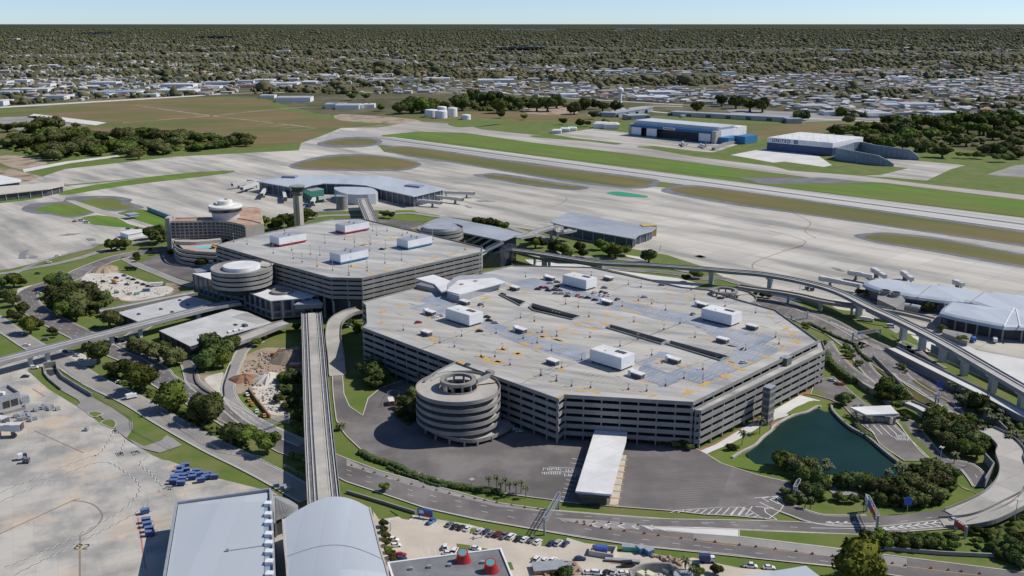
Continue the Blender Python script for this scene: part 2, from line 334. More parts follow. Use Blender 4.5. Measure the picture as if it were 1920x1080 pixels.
sheet('airfield_grass', ["735,251.5 780,248.5 870,250.5 1003,269 1175,290 1310,308 1480,330 1400,338 1385,334 1300,325 1215,316 1000,290 800,262 715,256",
 "R8: 0,590 0,572 780,576 1920,700 3200,860 3200,960 1920,828",  "R4: 250,650 480,605 680,655 650,685 520,705 380,675", "R4: 570,595 700,572 850,570 915,590 910,615 1015,635 860,655 740,640",
 "R4: 610,715 730,695 880,715 960,760 1080,790 1090,810 960,790 700,765 650,735", "R4: 880,680 1070,650 1260,730 1260,800 1040,740 960,700", "R4: 0,575 280,555 310,565 0,605", "R4: 440,530 560,495 900,440 1500,372 1750,360 1700,382 1300,430 900,478 520,540",
 "R4: 460,470 900,430 1500,368 1500,372 900,436 480,476", "R6: 440,455 600,452 640,470 840,500 760,500 640,480 460,470", "R6: 430,505 600,508 745,540 700,555 440,540"], FGRASS, .24, 2)
sheet('airfield_grass', ["722,281 745,276 800,280 900,296 1000,310 1100,323 1212,337 1224,342 1210,348 1175,350 1100,342 1000,328 850,303 765,291", "1260,358 1290,351 1355,356 1480,373 1920,437 2300,490 2300,514 1920,459 1690,426 1480,396 1390,383",
 "1620,444 1640,441 1680,441 1785,454 1920,480 2300,536 2300,552 1920,498 1728,465 1643,452", "906,330 942,330 1050,347 1096,351 1075,354 1000,347", "557,308 620,295 700,293 775,304 778,311 740,317 640,317 565,314", "607,268 650,261 698,262 706,268 680,272 622,272"], BGRASS, .26, 3)
sheet('taxiway', ["R4: 490,585 560,585 880,690 1180,780 1280,810 1260,830 1140,790 1000,740 860,710 700,670"], TAXI, .28)
gm = M('green_paint', (.02, .24, .14), (.03, .30, .17), .1, .8)
sheet('apron_marking', ["R7: 550,768 620,758 700,765 850,790 840,802 720,796 640,790"], gm, .28, 3)
sheet('apron', ["R7: 150,330 440,285 740,320 1350,400 1480,370 1660,375 1560,395 1350,465 1190,450 900,415 770,425 640,400 400,370", "R8: 890,385 1480,440 1370,470 1190,555 900,530 720,520 850,512 1050,462 940,450"], CONC, .12)
sheet('apron', ["R7: 1480,482 1700,440 1920,400 R8: 200,340 380,370 480,440 420,452 120,412 0,425 R7: 1800,540"], LIGHTC, .13)
sheet('airfield_grass', ["R7: 0,335 200,345 640,393 655,402 600,405 400,380 0,350", "R7: 780,425 860,418 1100,440 1340,462 1560,415 1740,380 1740,405 1500,450 1370,485 1100,465", "R8: 1200,555 1300,520 1480,445 1850,420 1640,500 1700,560 1780,615 1200,560", "R2: 600,690 780,665 960,680 860,705 720,715 640,715", "R2: 740,715 1000,690 1200,680 1370,720 1180,755 1100,760 900,740"], GRASS, .15, 2)
# slab joints and lead-in lines on the far apron
am = MB()
for s in ("RD: 540,210 530,180 580,140 740,80 900,30 990,0", "R8: 0,930 130,960 260,1000 280,1020 240,1050 100,1080", "R8: 150,780 290,850 320,880 280,920 290,950 360,985", "RD: 1040,215 1200,270 1290,300", "RC: 1130,60 1150,0", "R7: 150,790 240,800 245,820 180,860 60,890"): line(am, s, 1.0, .14, sm=4)
struct('apron_marking', am, TAN)
# ================= SETTING: the terminal grounds =================
sheet('lawn', ["-800,560 -300,470 0,505 200,455 300,440 500,405 708,392 900,410 1100,440 1320,495 1500,560 1640,590 1760,660 1930,735 2300,860 2300,1300 -300,1300 -500,900"], GRASS, .07)
sheet('apron', ["-400,700 0,688 60,668 100,655 112,640 135,668 118,685 60,690 RF: 250,270 430,430 690,590 800,665 900,740 1040,800 1140,890 1260,960 1370,1030 RM: 30,40 90,50 500,200 900,300 1000,310 F: 560,960 520,1250 -400,1250"], CONC2, .30)
sheet('lot_pavement', ["RN: 290,575 500,545 600,535 720,560 1100,620 1500,730 1800,770 1960,800 RO: 400,740 560,790 640,800 820,860 1100,870 1420,930 RP: 0,920 160,960 400,1010 760,1040 F: 1500,1100 1500,1250 700,1250 700,960"], LOT, .30)
sheet('apron_patch', ['R9: 165,265 180,215 250,185 265,190 235,235 240,265', 'R9: 245,255 290,238 345,245 330,262 270,265', 'R9: 520,55 640,40 740,40 600,58', 'R9: 770,85 830,80 870,100 800,105', 'R9: 800,150 860,130 915,135 880,150 830,162', 'RD: 10,100 60,90 115,110 80,118', 'RD: 1240,200 1300,205 1365,240 1300,230', 'RC: 1440,95 1500,90 1560,110 1500,115', 'R6: 1150,370 1200,365 1350,372 1200,378', 'R6: 1060,410 1135,430 1100,434'], M('apron_patch_grey', (.16, .165, .175), (.26, .26, .26), .1, .9), .335)
# landscape ground details
sheet('construction_ground', ["RG: 840,100 960,60 1130,70 1280,90 1290,700 1000,700 900,560 800,450 700,480 680,360 700,290 760,150"], DIRT, .30, 3)
sheet('sand_patch', ["RG: 900,340 980,300 1060,310 1090,370 1110,430 1000,400 920,400", "RG: 830,420 950,400 1100,430 1100,560 1250,560 1180,660 1000,660 900,560", "R9: 740,440 800,400 960,390 1100,400 1240,450 1400,500 1560,530 1500,590 1300,640 1100,640 960,600 850,570 760,520", "RG: 400,340 540,290 570,300 560,480 500,450"], SAND, .33, 3)
sheet('earth_patch', ["R9: 820,390 940,325 990,335 1080,390 960,400 880,420", "R9: 730,440 850,380 960,390 1100,400 1300,470 1560,490 1640,520 1590,570 1300,650 1100,650 850,590 750,530", "RG: 330,300 560,290 580,330 560,500 480,470 350,380", "RQ: 1290,200 1360,290 1480,330 1500,350 1440,310 1350,270", "RQ: 1630,680 1760,740 1750,860 1640,880"], DIRT, .31, 3)
sheet('brick_path', ["RK: 210,70 260,100 400,230 390,250 340,220", "RK: 520,0 560,0 900,210 1130,360 1280,450 1270,460 1080,360 800,190", "RK: 770,700 800,720 900,850 850,850", "RK: 780,285 830,295 920,350 890,355", "RJ: 0,990 180,925 420,790 600,680 760,600 960,480 1080,430 1170,460 1250,525 1180,500 1000,480 760,620 640,690 420,820 180,945 0,1010", "RK: 1330,590 1500,690 1700,820 1860,950 1840,950 1640,800 1430,680 1320,610", "RJ: 690,740 830,690 850,680 840,710 760,770 700,770"], BRICK, .36)
sheet('path', ["RJ: 0,1015 200,935 440,790 560,720 640,670 800,580 960,490 1150,540 1040,545 930,600 840,680 760,700 640,750 480,850 330,930 160,1000 40,1060"], LIGHTC, .38)
# toll plaza and the near road
sheet('road', ["623,703 642,703 645,740 655,763 680,780 684,768 690,748 712,730 760,712 800,715 880,800 1000,780 1250,820 1300,840 1325,853 1352,870 1420,892 1494,909 1484,930 1462,934 1470,948 1462,960 1442,974 1420,973 1380,969 1320,966 1259,959 1152,951 1051,942 1037,939 991,933 920,923 837,905 731,872 717,865 681,848 650,819 644,811 631,790 625,744"], ASPH, .40, 0, .5)
sheet('road', ["420,748 470,777 519,803 567,827 650,861 712,884 787,905 844,920 931,944 1025,957 1132,966 1255,975 1380,977 1495,980 1540,984 1640,990 1780,975 1785,992 1640,1003 1604,1004 1385,994 1300,992 1215,988 1250,998 1385,1008 1579,1032 1700,1047 1920,1075 2200,1110 2200,1150 1920,1118 1700,1084 1562,1064 1300,1036 1209,1027 1105,1012 1046,1002 983,991 890,975 796,954 723,929 650,905 573,866 521,849 423,794 396,780"], ASPH, .40, 0, .5)
sheet('gore_pavement', ["RO: 1060,632 1250,640 1600,650 1920,662 RP: 410,668 412,735 0,700 RO: 1500,695 1160,665"], LIGHTC, .425)
sheet('gore_pavement', ["RO: 260,560 700,585 1060,620 1050,665 700,660 480,610"], ASPH2, .425)
sheet('worn_shoulder', ["RP: 0,702 410,738 1340,852 1920,930 1920,1020 1260,915 560,820 0,760", "RN: 0,30 140,100 300,140 600,220 930,320 1350,435 1800,500 1800,515 1340,460 900,350 560,270 0,90"], ASPH2, .424)
sheet('lawn', ["RP: 412,675 700,690 1460,716 1900,715 1920,800 1600,880 1340,845 412,732"], GRASS, .45, 0, .4)
for s, n in (("RN: 0,130 350,245 700,350 1150,440 1600,520 1920,580 RO: 560,660 1100,760 1920,860", 0), ("RN: 0,170 350,290 700,395 1150,490 1600,580 1920,640", 0), ("RN: 0,90 350,200 700,300 1150,395 1600,480 1920,530", 0), ("RO: 300,530 700,560 1320,600 1920,605 RP: 0,610 800,645 1560,665", 0), ("RP: 0,810 560,880 1100,945 1260,965", 0), ("RQ: 560,610 760,600 960,580 1200,540", 0)):
    line(wm, s, .2, .43, 3, 9, 4)
line(ym, "RO: 480,600 700,650 1100,705 1920,820 RP: 200,775 800,862 1260,912 RQ: 700,980 1200,1045 1500,1080", .25, .43, sm=3)
for s in ("RN: 0,235 350,350 700,465 1150,565 1600,645 1900,695 RO: 500,725 1100,815 1920,895 RP: 600,930 1260,995", "RO: 200,492 730,537 1320,577 1920,582 RP: 750,592", "RP: 1460,712 410,664 0,648"): line(wm, s, .25, .432, sm=3)
for i in range(5):                     # chevrons in the gore
    x = 610+i*125; line(wm, "RO: %d,%d %d,%d %d,%d" % (x+60, 606+i*6, x, 622+i*7, x+60, 645+i*8), .5, .435)
for i in range(8):
    x = 680-40+i*75; y = 660-i*7; line(wm, "RQ: %d,%d %d,%d %d,%d" % (x+40, y-12-i*2, x, y, x+70+i*3, y+12+i*2), .5, .435)
line(wm, "RQ: 500,664 650,662 900,640 1100,612 1320,580", .3, .434); line(wm, "RQ: 0,655 560,664", .3, .434); line(wm, "RQ: 640,672 900,665 1300,630", .3, .434)
for i in range(4): x = 150+i*75; line(wm, "RQ: %d,597 %d,606 %d,616" % (x+30, x, x+60), .5, .435)
line(wm, "RQ: 130,600 300,614 600,614", .25, .434)
sheet('road', ['RQ: 80,592 250,572 640,552 900,527 1225,482 1335,562 1300,600 1180,640 900,660 640,690 0,700 0,640'], ASPH, .403)
# plaza markings
line(wm, "RO: 1200,490 1340,500 1700,475 1890,465 RP: 320,468 430,468 500,490 600,555 650,575 750,582", .3, .43)
for a in range(11):
    x = 1345+a*68; y = 500-max(0, a-1)*4.2; line(wm, "RO: %d,%d %d,%d" % (x+40, y, x-20, 520+a*2 if a > 2 else y+18), .4, .432)
for a in ((400,468,340,542), (465,482,408,545), (545,518,480,548), (585,545,540,556)): line(wm, "RP: %d,%d %d,%d" % a, .4, .432)
for a in ("RP: 770,368 690,400 770,440", "RP: 700,374 620,388 680,420", "RP: 810,390 750,412 810,460", "RP: 550,385 770,368", "RP: 700,478 640,482 650,515 750,580", "RP: 560,462 640,470 720,475"): line(wm, a, .4, .432)
for i in range(12):                    # lane lines at the canopy
    y = 30+i*38; L_ = 330 if i % 4 else 90
    if y < 430: line(wm, "RO: %d,%d %d,%d" % (560-i*20-max(60, L_-i*22) if i in (2, 3, 4) else 440-i*10, y, 560-i*17, y+14), .3, .43)
def text_mark(txt, s, size, ang, z, name='lane_lettering', mat=None):
    cu = bpy.data.curves.new(name, 'FONT'); cu.body = txt; cu.size = size; cu.align_x = 'CENTER'; cu.extrude = .004
    t = bpy.data.objects.new(name, cu); C.objects.link(t); t.location = tuple(W(s)[0][:2])+(z,); t.rotation_euler = (0, 0, ang)
    dg = bpy.context.evaluated_depsgraph_get(); me = bpy.data.meshes.new_from_object(t.evaluated_get(dg)); o = bpy.data.objects.new(name, me); o.location = t.location; o.rotation_euler = t.rotation_euler
    bpy.data.objects.remove(t); C.objects.link(o); me.materials.clear(); me.materials.append(mat or WHITE); o['kind'] = 'structure'; return o
def stroke_mark(s, wd, ht, n, z):      # worn lettering that no longer reads as words
    c = W(s)[0]; rr_ = random.Random(int(c.x*7)); b = MB()
    for i in range(n):
        x = c.x+(i/(n-1)-.5)*wd
        for y0, y1 in ((-.5, -.1), (.02, .5)):
            if rr_.random() < .8: k = rr_.uniform(-.25, .25); b.sheet([(x-.16, c.y+y0*ht), (x+.16, c.y+y0*ht), (x+.16+k, c.y+y1*ht), (x-.16+k, c.y+y1*ht)], z)
        if rr_.random() < .6: b.sheet([(x, c.y-.06*ht), (x+wd/n*.7, c.y-.06*ht), (x+wd/n*.7, c.y+.06*ht), (x, c.y+.06*ht)], z+.001)
    struct('lane_lettering', b, WHITE)
for s in ("RO: 262,125", "RO: 255,162", "RO: 470,140", "RO: 455,178"): stroke_mark(s, 8, 2.6, 9, .433)
for s in ("RK: 810,862", "RK: 850,885"): stroke_mark(s, 9, 3.6, 10, .433)
stn = MB()
for i in range(26):                    # tyre streaks are bands in the surfacing
    y = 20+i*16; stn.sheet(off(W("RO: %d,%d %d,%d" % (940-i*2, y, 1900-i*6, y+50)), .5)+off(W("RO: %d,%d %d,%d" % (940-i*2, y, 1900-i*6, y+50)), -.4)[::-1], .42)
struct('tyre_band', stn, M('tyre_worn_asphalt', (.12, .11, .107), (.16, .148, .14), .1, .9, stretch=(.1, 1, 1), detail=6))
# other roads
ribbon('road', "R9: 1530,165 1300,205 1060,255 860,325 720,385 650,440 560,470 420,500 300,545 240,600 260,680 340,750 480,830 640,910 RF: 1010,80 1200,160 1400,280 RG: 0,330 100,395 260,470 420,575 560,650 700,735", 15.5, ASPH, .41, 4, kerb=1, sm=5)
ribbon('road', "R9: 1340,860 1100,1010 RF: 1040,-10 1180,80 1330,140 1430,200", 8, ASPH, .415, 2, kerb=1)
ribbon('road', "RG: 100,130 230,190 270,270 300,370 400,460 560,560 720,690 850,780", 7.5, ASPH, .42, 1, kerb=1)
ribbon('road', "RG: 900,0 760,70 700,170 650,280 620,380 620,470 690,590 850,720 1000,800 1180,880 1300,930", 7, ASPH2, .425, 1, kerb=1)
ribbon('service_road', "F: -120,520 0,514 60,503 100,496 150,484 198,469 240,458 282,450 340,440", 7.5, ASPH2, .40)
ribbon('service_road', "R9: 120,410 300,320 500,255 700,200 820,175", 5, ASPH2, .405, edge=False)
ribbon('service_road', "F: -130,570 -40,585 20,622 60,648 100,668 150,700 187,722 250,752 312,789 396,836 466,870 520,898 585,935", 12, ASPH2, .41, 2, yellow=True, kerb=1)
ribbon('lane', "R9: 1110,255 1230,320 1400,390 1600,470 1750,520", 8, ASPH2, .41)
sheet('car_park', ["R9: 1250,310 1400,240 1560,180 1760,290 1900,330 1770,430 1760,480 1600,440", "RM: 1020,350 1100,370 1200,430 1280,500 1120,570 1050,590", "R6: 270,545 440,542 690,565 600,630 400,580 290,570"], ASPH, .40)
sheet('concrete_apron', ["R9: 160,540 330,500 340,520 230,560 200,640 165,620", "RF: 590,120 700,100 900,200 720,230 620,170"], KERB, .39, 2)
sheet('ramp_road', ["RF: 410,250 508,240 520,280 560,340 680,420 830,510 1000,600 1120,680 1195,740 1195,790 1140,880 1040,800 1045,750 1000,715 925,705 880,650 800,665 690,590 720,560 700,530 540,440 440,350 400,290"], ASPH2, .42)
sheet('ramp_road', ["RF: 1150,880 1260,965 1440,1010 1640,940 1560,880 1500,850 1450,900 1300,950"], ASPH2, .425)
sheet('lawn', ["RF: 790,655 850,640 925,655 900,670 850,690", "RF: 905,740 960,710 1020,715 1045,750 1020,790 960,770"], GRASS, .45, 3, .4)
wl = MB(); c1 = W("RF: 395,240 400,300 440,350 550,440"); c2 = W("RF: 508,225 520,280 560,340 680,415 830,505")
wl.wall(c1, .6, .3, 1.4); wl.wall(c2, .6, .3, 2.6); wl.wall(W("RF: 395,238 508,225"), 1.2, .3, 3.4)
o = thing('tunnel_mouth', 'concrete walled tunnel mouth with dark opening at the top of the service ramp', 'tunnel', W("RF: 450,235")[0]); part('retaining_wall', wl, GCON, o)
dk = MB(); dk.prism(W("RF: 412,262 500,256 510,300 455,320 425,300"), .43, .46); part('mouth_shade', dk, BLACK, o)  # black slab paints the dark of the tunnel opening
# right hand roads
ribbon('road', "RD: 420,470 620,500 800,580 1000,660 1300,790 1460,900 RK: 480,60 640,170 800,270 1050,400 1300,560 1560,720 1800,870 1960,970", 19, ASPH, .42, 5, kerb=1)
ribbon('road', "RD: 560,440 800,500 1000,590 1250,690 1500,830 1700,920 1920,1010 RK: 860,40 1000,150 1160,250", 9, ASPH, .425, 2, kerb=1)
ribbon('road', "RK: 800,290 900,380 1060,480 1210,570 1340,670 1480,780 1640,880 1780,990 1840,1080", 8, ASPH, .43, 2, kerb=1)
ribbon('road', "RK: 130,0 200,110 330,250 470,340 600,410 700,470", 8, ASPH, .42, 2, kerb=1)
ribbon('road', "RK: 360,40 430,150 520,270 610,360 720,440 840,560", 8, ASPH, .423, 2, kerb=1)
sheet('road', ["RK: 30,390 120,340 210,330 330,430 480,560 560,600 780,640 820,700 740,740 1060,1050 1000,1080 840,1080 620,930 560,830 460,760 400,700 290,580 180,530 0,480"], ASPH, .42, 0, .4)
ribbon('road', "RK: 800,690 880,760 960,860 1040,960 1120,1040 1220,1100 RQ: 1400,100 1500,200 1560,290", 9, ASPH, .425, 2, kerb=1)
ribbon('road', "RP: 660,400 760,450 900,500 1050,555 1200,585 1400,592 1600,585", 9, ASPH, .415, 1, kerb=1)
ribbon('lane', "RQ: 140,240 190,300 240,335 330,340 430,345", 4, ASPH2, .41, edge=False)
for i in range(5): line(wm, "RK: %d,%d %d,%d" % (500+62*i, 755+i*2, 575+68*i, 838+i*4), .4, .435)
for i in range(10): line(wm, "RD: %d,%d %d,%d" % (1240+i*26, 690+i*12, 1262+i*26, 712+i*12), .5, .44)
sheet('lawn', ["RK: 0,545 100,550 180,590 190,640 120,655 70,610 0,640", "RK: 770,690 830,720 900,830 1000,920 1140,1060 1060,1050 900,880 800,740", "RD: 910,480 1200,530 1300,580 1450,600 1500,640 1750,700 1720,730 1450,680 1300,630 1050,540", "RJ: 1050,450 1110,440 1170,465 1160,490 1080,480"], GRASS, .45, 3)
sheet('dark_planting', ["RK: 400,70 460,110 620,240 700,320 840,420 1000,480 1130,590 1200,630 1160,620 1000,560 880,500 760,400 640,300 480,170", "RK: 910,352 1000,370 1180,490 1290,570 1250,565 1080,470 940,390", "RK: 720,90 780,120 1000,240 1300,420 1280,440 1000,270 740,120"], M('ground_cover', (.05, .06, .015), (.13, .085, .02), .12, 1, detail=8), .46)
sheet('service_yard', ["RD: 420,385 560,400 1000,470 1380,500 1400,540 1000,520 560,440", "RE: 780,770 860,800 1080,880 1300,900 1500,1000 1920,1080 RK: 1920,440 1500,230 1080,90 1000,30 RE: 1060,1000 1000,930 900,870"], LIGHTC, .40)
sheet('lawn', ["RE: 730,860 800,830 900,850 1000,880 900,860 1000,960 1080,1060 RK: 1060,110 1000,80 RE: 840,940", "RE: 540,560 700,640 800,700 700,700 500,640"], GRASS, .43)
# behind the garage
ribbon('road', "R6: 1500,640 1700,680 1920,760 RC: 220,100 440,180 760,215 1100,240 1300,260 1500,300 RD: 250,300 400,340 560,380 800,430", 8, ASPH, .40, 2, kerb=1)
ribbon('road', "R6: 280,500 560,480 800,510 1000,520 1300,560 1600,650 1800,720 RC: 300,90 560,110 900,140 1200,200 1400,240", 7, ASPH2, .405, 1)
ribbon('road', "S1: 960,640 1200,610 1530,600 1700,610", 8, ASPH2, .40)
sheet('path', ["RC: 620,210 900,250 1300,300 1480,345 1560,350 1400,400 1340,385 1100,320 760,240", "RC: 770,80 980,110 1000,140 860,110", "R6: 1600,900 1920,900 RC: 0,150 500,170 520,200 0,190"], LIGHTC, .41)
# retaining walls, hedges
for s, h, lab in (("RK: 380,350 470,430 600,510 700,590 740,600", 3.5, 'grey retaining wall below the curved lane beside the garage exit'), ("RK: 560,150 760,350 920,530", 2.2, 'sloping grey retaining wall beside the ground cover planting'), ("RK: 1540,690 1700,790 1760,850", 4, 'high grey retaining wall at the right beside the dark oaks'), ("RQ: 660,850 900,870 1200,895 1660,915 1750,850", 1.8, 'long grey retaining wall under the clipped hedge by the near road'), ("RQ: 1560,60 1640,150 1560,290", 5, 'curved concrete wall inside the bend of the flyover')):
    b_ = MB(); b_.wall(W(s), .6, .3, h); single('retaining_wall', b_, GCON, lab, 'wall')
b_ = MB(); b_.wall(W("RK: 1080,95 1390,240 1650,370 1920,500 2200,640"), .7, .3, 5.2); single('noise_wall', b_, TEAL, 'long teal wall between the guideway piers and the apron', 'wall')
b_ = MB(); b_.wall(W("R4: 1108,660 1300,735"), .8, .3, 4.5); single('screen_wall', b_, M('blue_screen', (.16, .30, .40), (.2, .34, .43), .2, .6), 'low blue screen wall on the apron edge beside the hotel', 'wall')
# lake
lake = smooth(W("RJ: 470,1020 560,960 660,860 740,800 790,740 900,690 1010,655 1110,615 1180,640 1240,640"), 2)+smooth(W("RJ: 1250,650 1330,740 1480,850 1650,960 1750,1060"), 4)+W("RP: 1900,120 1830,215 1660,215 1540,180 1280,175 1130,160 830,110 560,80 500,30")
lk = MB(); lk.sheet(lake, .55); struct('lake', lk, WATER)
b_ = MB(); b_.wall(smooth(W("RJ: 350,1060 430,1010 560,945 620,880 700,820 720,780 800,730 900,680 1020,650 1110,600 1150,605"), 3), 1.2, .3, 1.3); single('lake_wall', b_, BEIGE, 'stepped pale stone wall along the garage side of the lake', 'wall')
b_ = MB(); b_.wall(smooth(W("RJ: 1240,600 1265,660 1400,790 1560,880 1700,1000 1800,1080 RP: 1900,120"), 4), 1.2, .3, 2.0); single('lake_wall', b_, GCON, 'curved grey wall along the toll gate side of the lake', 'wall')
sheet('lawn', ["RJ: 150,1050 330,940 480,860 640,770 700,775 700,800 600,880 560,930 420,1000 350,1055 500,1060 RP: 580,60 820,110 1130,165 1260,180 1300,260 1220,240 1000,200 820,180 600,150 350,100 220,60 150,25", "RJ: 835,655 920,600 1050,545 1180,560 1240,590 1230,640 1110,600 1010,640 900,675", "RK: 190,595 290,640 380,760 470,800 590,920 720,1000 800,1080 740,1080 560,950 420,810 300,720 200,640"], M('bright_lawn', (.11, .17, .02), (.15, .18, .035), .06, 1, detail=8), .48)
# low clipped hedges as single things
def hedge(s, wd, h, lab):
    c = resample(smooth(W(s), 5), 1.2); mb = MB(); rr = random.Random(len(s))
    for i in range(len(c)-1):
        p = c[i]
        for k in range(3):
            a = rr.uniform(0, 6.3); cx, cy = p.x+rr.uniform(-.3, .3)*wd, p.y+rr.uniform(-.3, .3)*wd; r_ = wd*rr.uniform(.35, .55); z1 = h*rr.uniform(.8, 1.1)
            mb.lathe((cx, cy), [(r_*.8, .2), (r_, h*.45), (r_*.7, z1*.9), (.05, z1)], 6)
    single('hedge', mb, BUSHM, lab, 'hedge')
hedge("RN: 130,-20 260,50 420,90 600,180 800,240 1000,290 1300,330 1420,350", 3.2, 2.2, 'long dark hedge between the toll plaza and the near road')
hedge("RN: 370,110 480,160 640,215 780,270 930,290", 1.6, 1.4, 'short dark hedge on the near road verge beside the white rail')
hedge("RI: 860,860 1000,890 1230,930 1400,960", 3.5, 4.0, 'dark tall hedge against the foot of the garage beside the canopy')
hedge("RK: 130,130 160,200 230,270 300,330 390,390", 4, 4.2, 'green hedge beside the garage exit lanes')
hedge("RK: 400,760 480,850 560,900", 3, 2.5, 'green hedge on the lake wall beside the toll lanes')
hedge("RD: 1080,730 1250,820 1440,900 1500,980 1600,1060", 2.2, 2, 'narrow hedge between the garage lane and the wide road')
hedge("RK: 1400,640 1640,800 1740,900", 2, 1.6, 'low hedge along the brick median at the right')
struct('road_marking', wm, WHITE); struct('road_marking', ym, YEL)
# service-road borders on the near stand: dashed zipper lines, lead-in lines, numbers
zw, zk, zb = MB(), MB(), MB()
def zipper(s, sm=6):
    c = smooth(W(s), sm); z = .335
    ps = resample(c, 2.2)
    for i in range(len(ps)-1):
        seg = ps[i:i+2]; a, b2 = (.35, 0) if i % 2 else (0, -.35)
        zw.strip(off(seg, a), off(seg, b2), z); a, b2 = (0, -.35) if i % 2 else (.35, 0); zk.strip(off(seg, a), off(seg, b2), z)
zipper("RL: 0,335 300,210 600,90 850,0 RF: 850,1040 920,990 1010,830 1015,800"); zipper("RL: 0,415 250,310 500,200 780,90 880,64 990,68 1080,120 1180,190 1250,260 1250,320 1200,400 1100,490 920,600 700,720 400,860 0,1030")
zipper("RL: 120,1080 400,940 700,790 1000,640 1200,530 1290,470 1330,430"); zipper("RF: 1130,890 1090,980 1090,1010"); zipper("RL: 1340,10 1270,50 1260,90 1330,140 1390,200 1440,260 1480,275")
for s in ("RL: -300,850 0,706 300,570 640,415 720,390", "RL: 660,408 760,418 850,450 910,510 920,560 880,620 800,690 718,730", "RL: 720,730 720,1080 720,1300", "S3: 370,240 500,325", "S3: 385,710 560,790 940,960"): line(zb, s, .7, .33, sm=5)
struct('apron_marking', zw, WHITE); struct('apron_marking', zk, BLACK); struct('apron_marking', zb, TAN)
sg = MB()
for s in ("RF: 1015,800 1090,800 1085,832 1030,835", "RF: 1035,1015 1105,1000 1115,1030 1055,1042", "RF: 1170,1005 1240,988 1265,1012 1205,1032", "RL: 1460,305 1500,278 1565,282 1540,312"): sg.sheet(W(s), .34)
struct('apron_marking', sg, BLACK)
for s in ("RF: 1055,822", "RF: 1072,1026", "RF: 1215,1015", "RL: 1515,300"): stroke_mark(s, 2.6, 2.2, 4, .347)
wsq = MB(); wsq.sheet(W("RL: 692,815 745,815 748,850 690,850"), .34); struct('apron_marking', wsq, YELP)
text_mark("82", "RL: 720,848", 6, 0, .347, mat=BLACK)
rd = MB()
for s in ("RL: 1240,560 1270,740 1310,1020", "RL: 1575,95 1578,110", "RL: 1570,145 1560,165", "RL: 1545,200 1530,215", "RL: 1500,250 1480,262", "RL: 1440,310 1420,322 1440,332", "RL: 1465,350 1495,368"): line(rd, s, .6, .335)
struct('apron_marking', rd, M('worn_red_paint', (.42, .10, .07), (.5, .25, .2), .5, .8))
pl = MB()                              # stall lines in the near lot
for i in range(14): x = 560+i*42; line(pl, "RN: %d,%d %d,%d" % (x, 600+i*9, x+45, 548+i*11), .2, .33)
for i in range(6): x = 670+i*60; line(pl, "RN: %d,%d %d,%d" % (x, 835-i*4, x+20, 915-i*5), .2, .33)
struct('parking_marking', pl, WHITE)
sheet('lawn', ["RN: 990,795 1140,815 1130,845 1000,850", "RN: 1200,832 1280,845 1200,855", "RN: 1435,965 1480,962 1505,1030 1445,1030", "RN: 1115,660 1170,655 1160,700 1105,705", "RN: 1770,762 1825,765 1800,820 1750,815", "RO: 65,930 100,910 130,960 400,950 420,975 110,1000", "RN: 385,490 560,530 600,545 560,580 500,570"], GRASS, .4)
sheet('earth_patch', ["RO: 130,990 440,950 500,990 540,1040 520,1080 150,1080", "RO: 1100,880 1400,930 1440,1000 1420,1060 1360,960 1180,900", "RO: 800,940 1020,970 1000,985 800,975", "R9: 960,600 1090,630 1040,640 970,630"], DIRT, .40, 2)
# ================= BUILDINGS =================
def arc(c, r, a0, a1, n, z=0): return [Vector((c[0]+r*cos(a0+(a1-a0)*i/n), c[1]+r*sin(a0+(a1-a0)*i/n), z)) for i in range(n+1)]
def decks(par, poly, ztop, n, dz, base=0.3, band=1.45, skip_top=False, holes=(), roofmat=None, cols=True, core=4.5, colstep=9.5):
    poly = ccw(poly); roofmat = roofmat or GDECK
    for i in range(n):
        z = ztop-i*dz
        if z-.5 < base: break
        if i == 0:
            if skip_top: pass
            m_ = MB(); m_.prism(off(poly, 0, True), z-.5, z); 
            if not holes and not skip_top: part('roof_deck', m_, roofmat, par)
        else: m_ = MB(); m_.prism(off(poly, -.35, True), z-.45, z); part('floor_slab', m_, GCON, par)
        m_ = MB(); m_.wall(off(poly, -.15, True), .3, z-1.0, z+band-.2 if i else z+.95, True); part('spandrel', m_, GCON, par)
    m_ = MB(); inn = off(poly, -core, True); m_.prism(inn, base, ztop-.6, False); part('interior_shade_core', m_, GINT, par)  # added block; its near-black colour stands for the shade between floors
    if cols:
        m_ = MB(); zb = ztop-(n)*dz+.2; zb = max(base, zb) if base < 1 else zb
        for i in range(len(poly)):
            a, b2 = Vector(poly[i]), Vector(poly[(i+1) % len(poly)]); a.z = b2.z = 0; L = (b2-a).length; k = max(1, round(L/colstep))
            for j in range(k):
                p = a.lerp(b2, (j+.02)/k); t = (b2-a).normalized(); nrm = Vector((t.y, -t.x, 0)); p = p-nrm*.9+t*.4; m_.box(p, .7, 1.0, zb, ztop-.5, t)
        part('columns', m_, GCON, par)
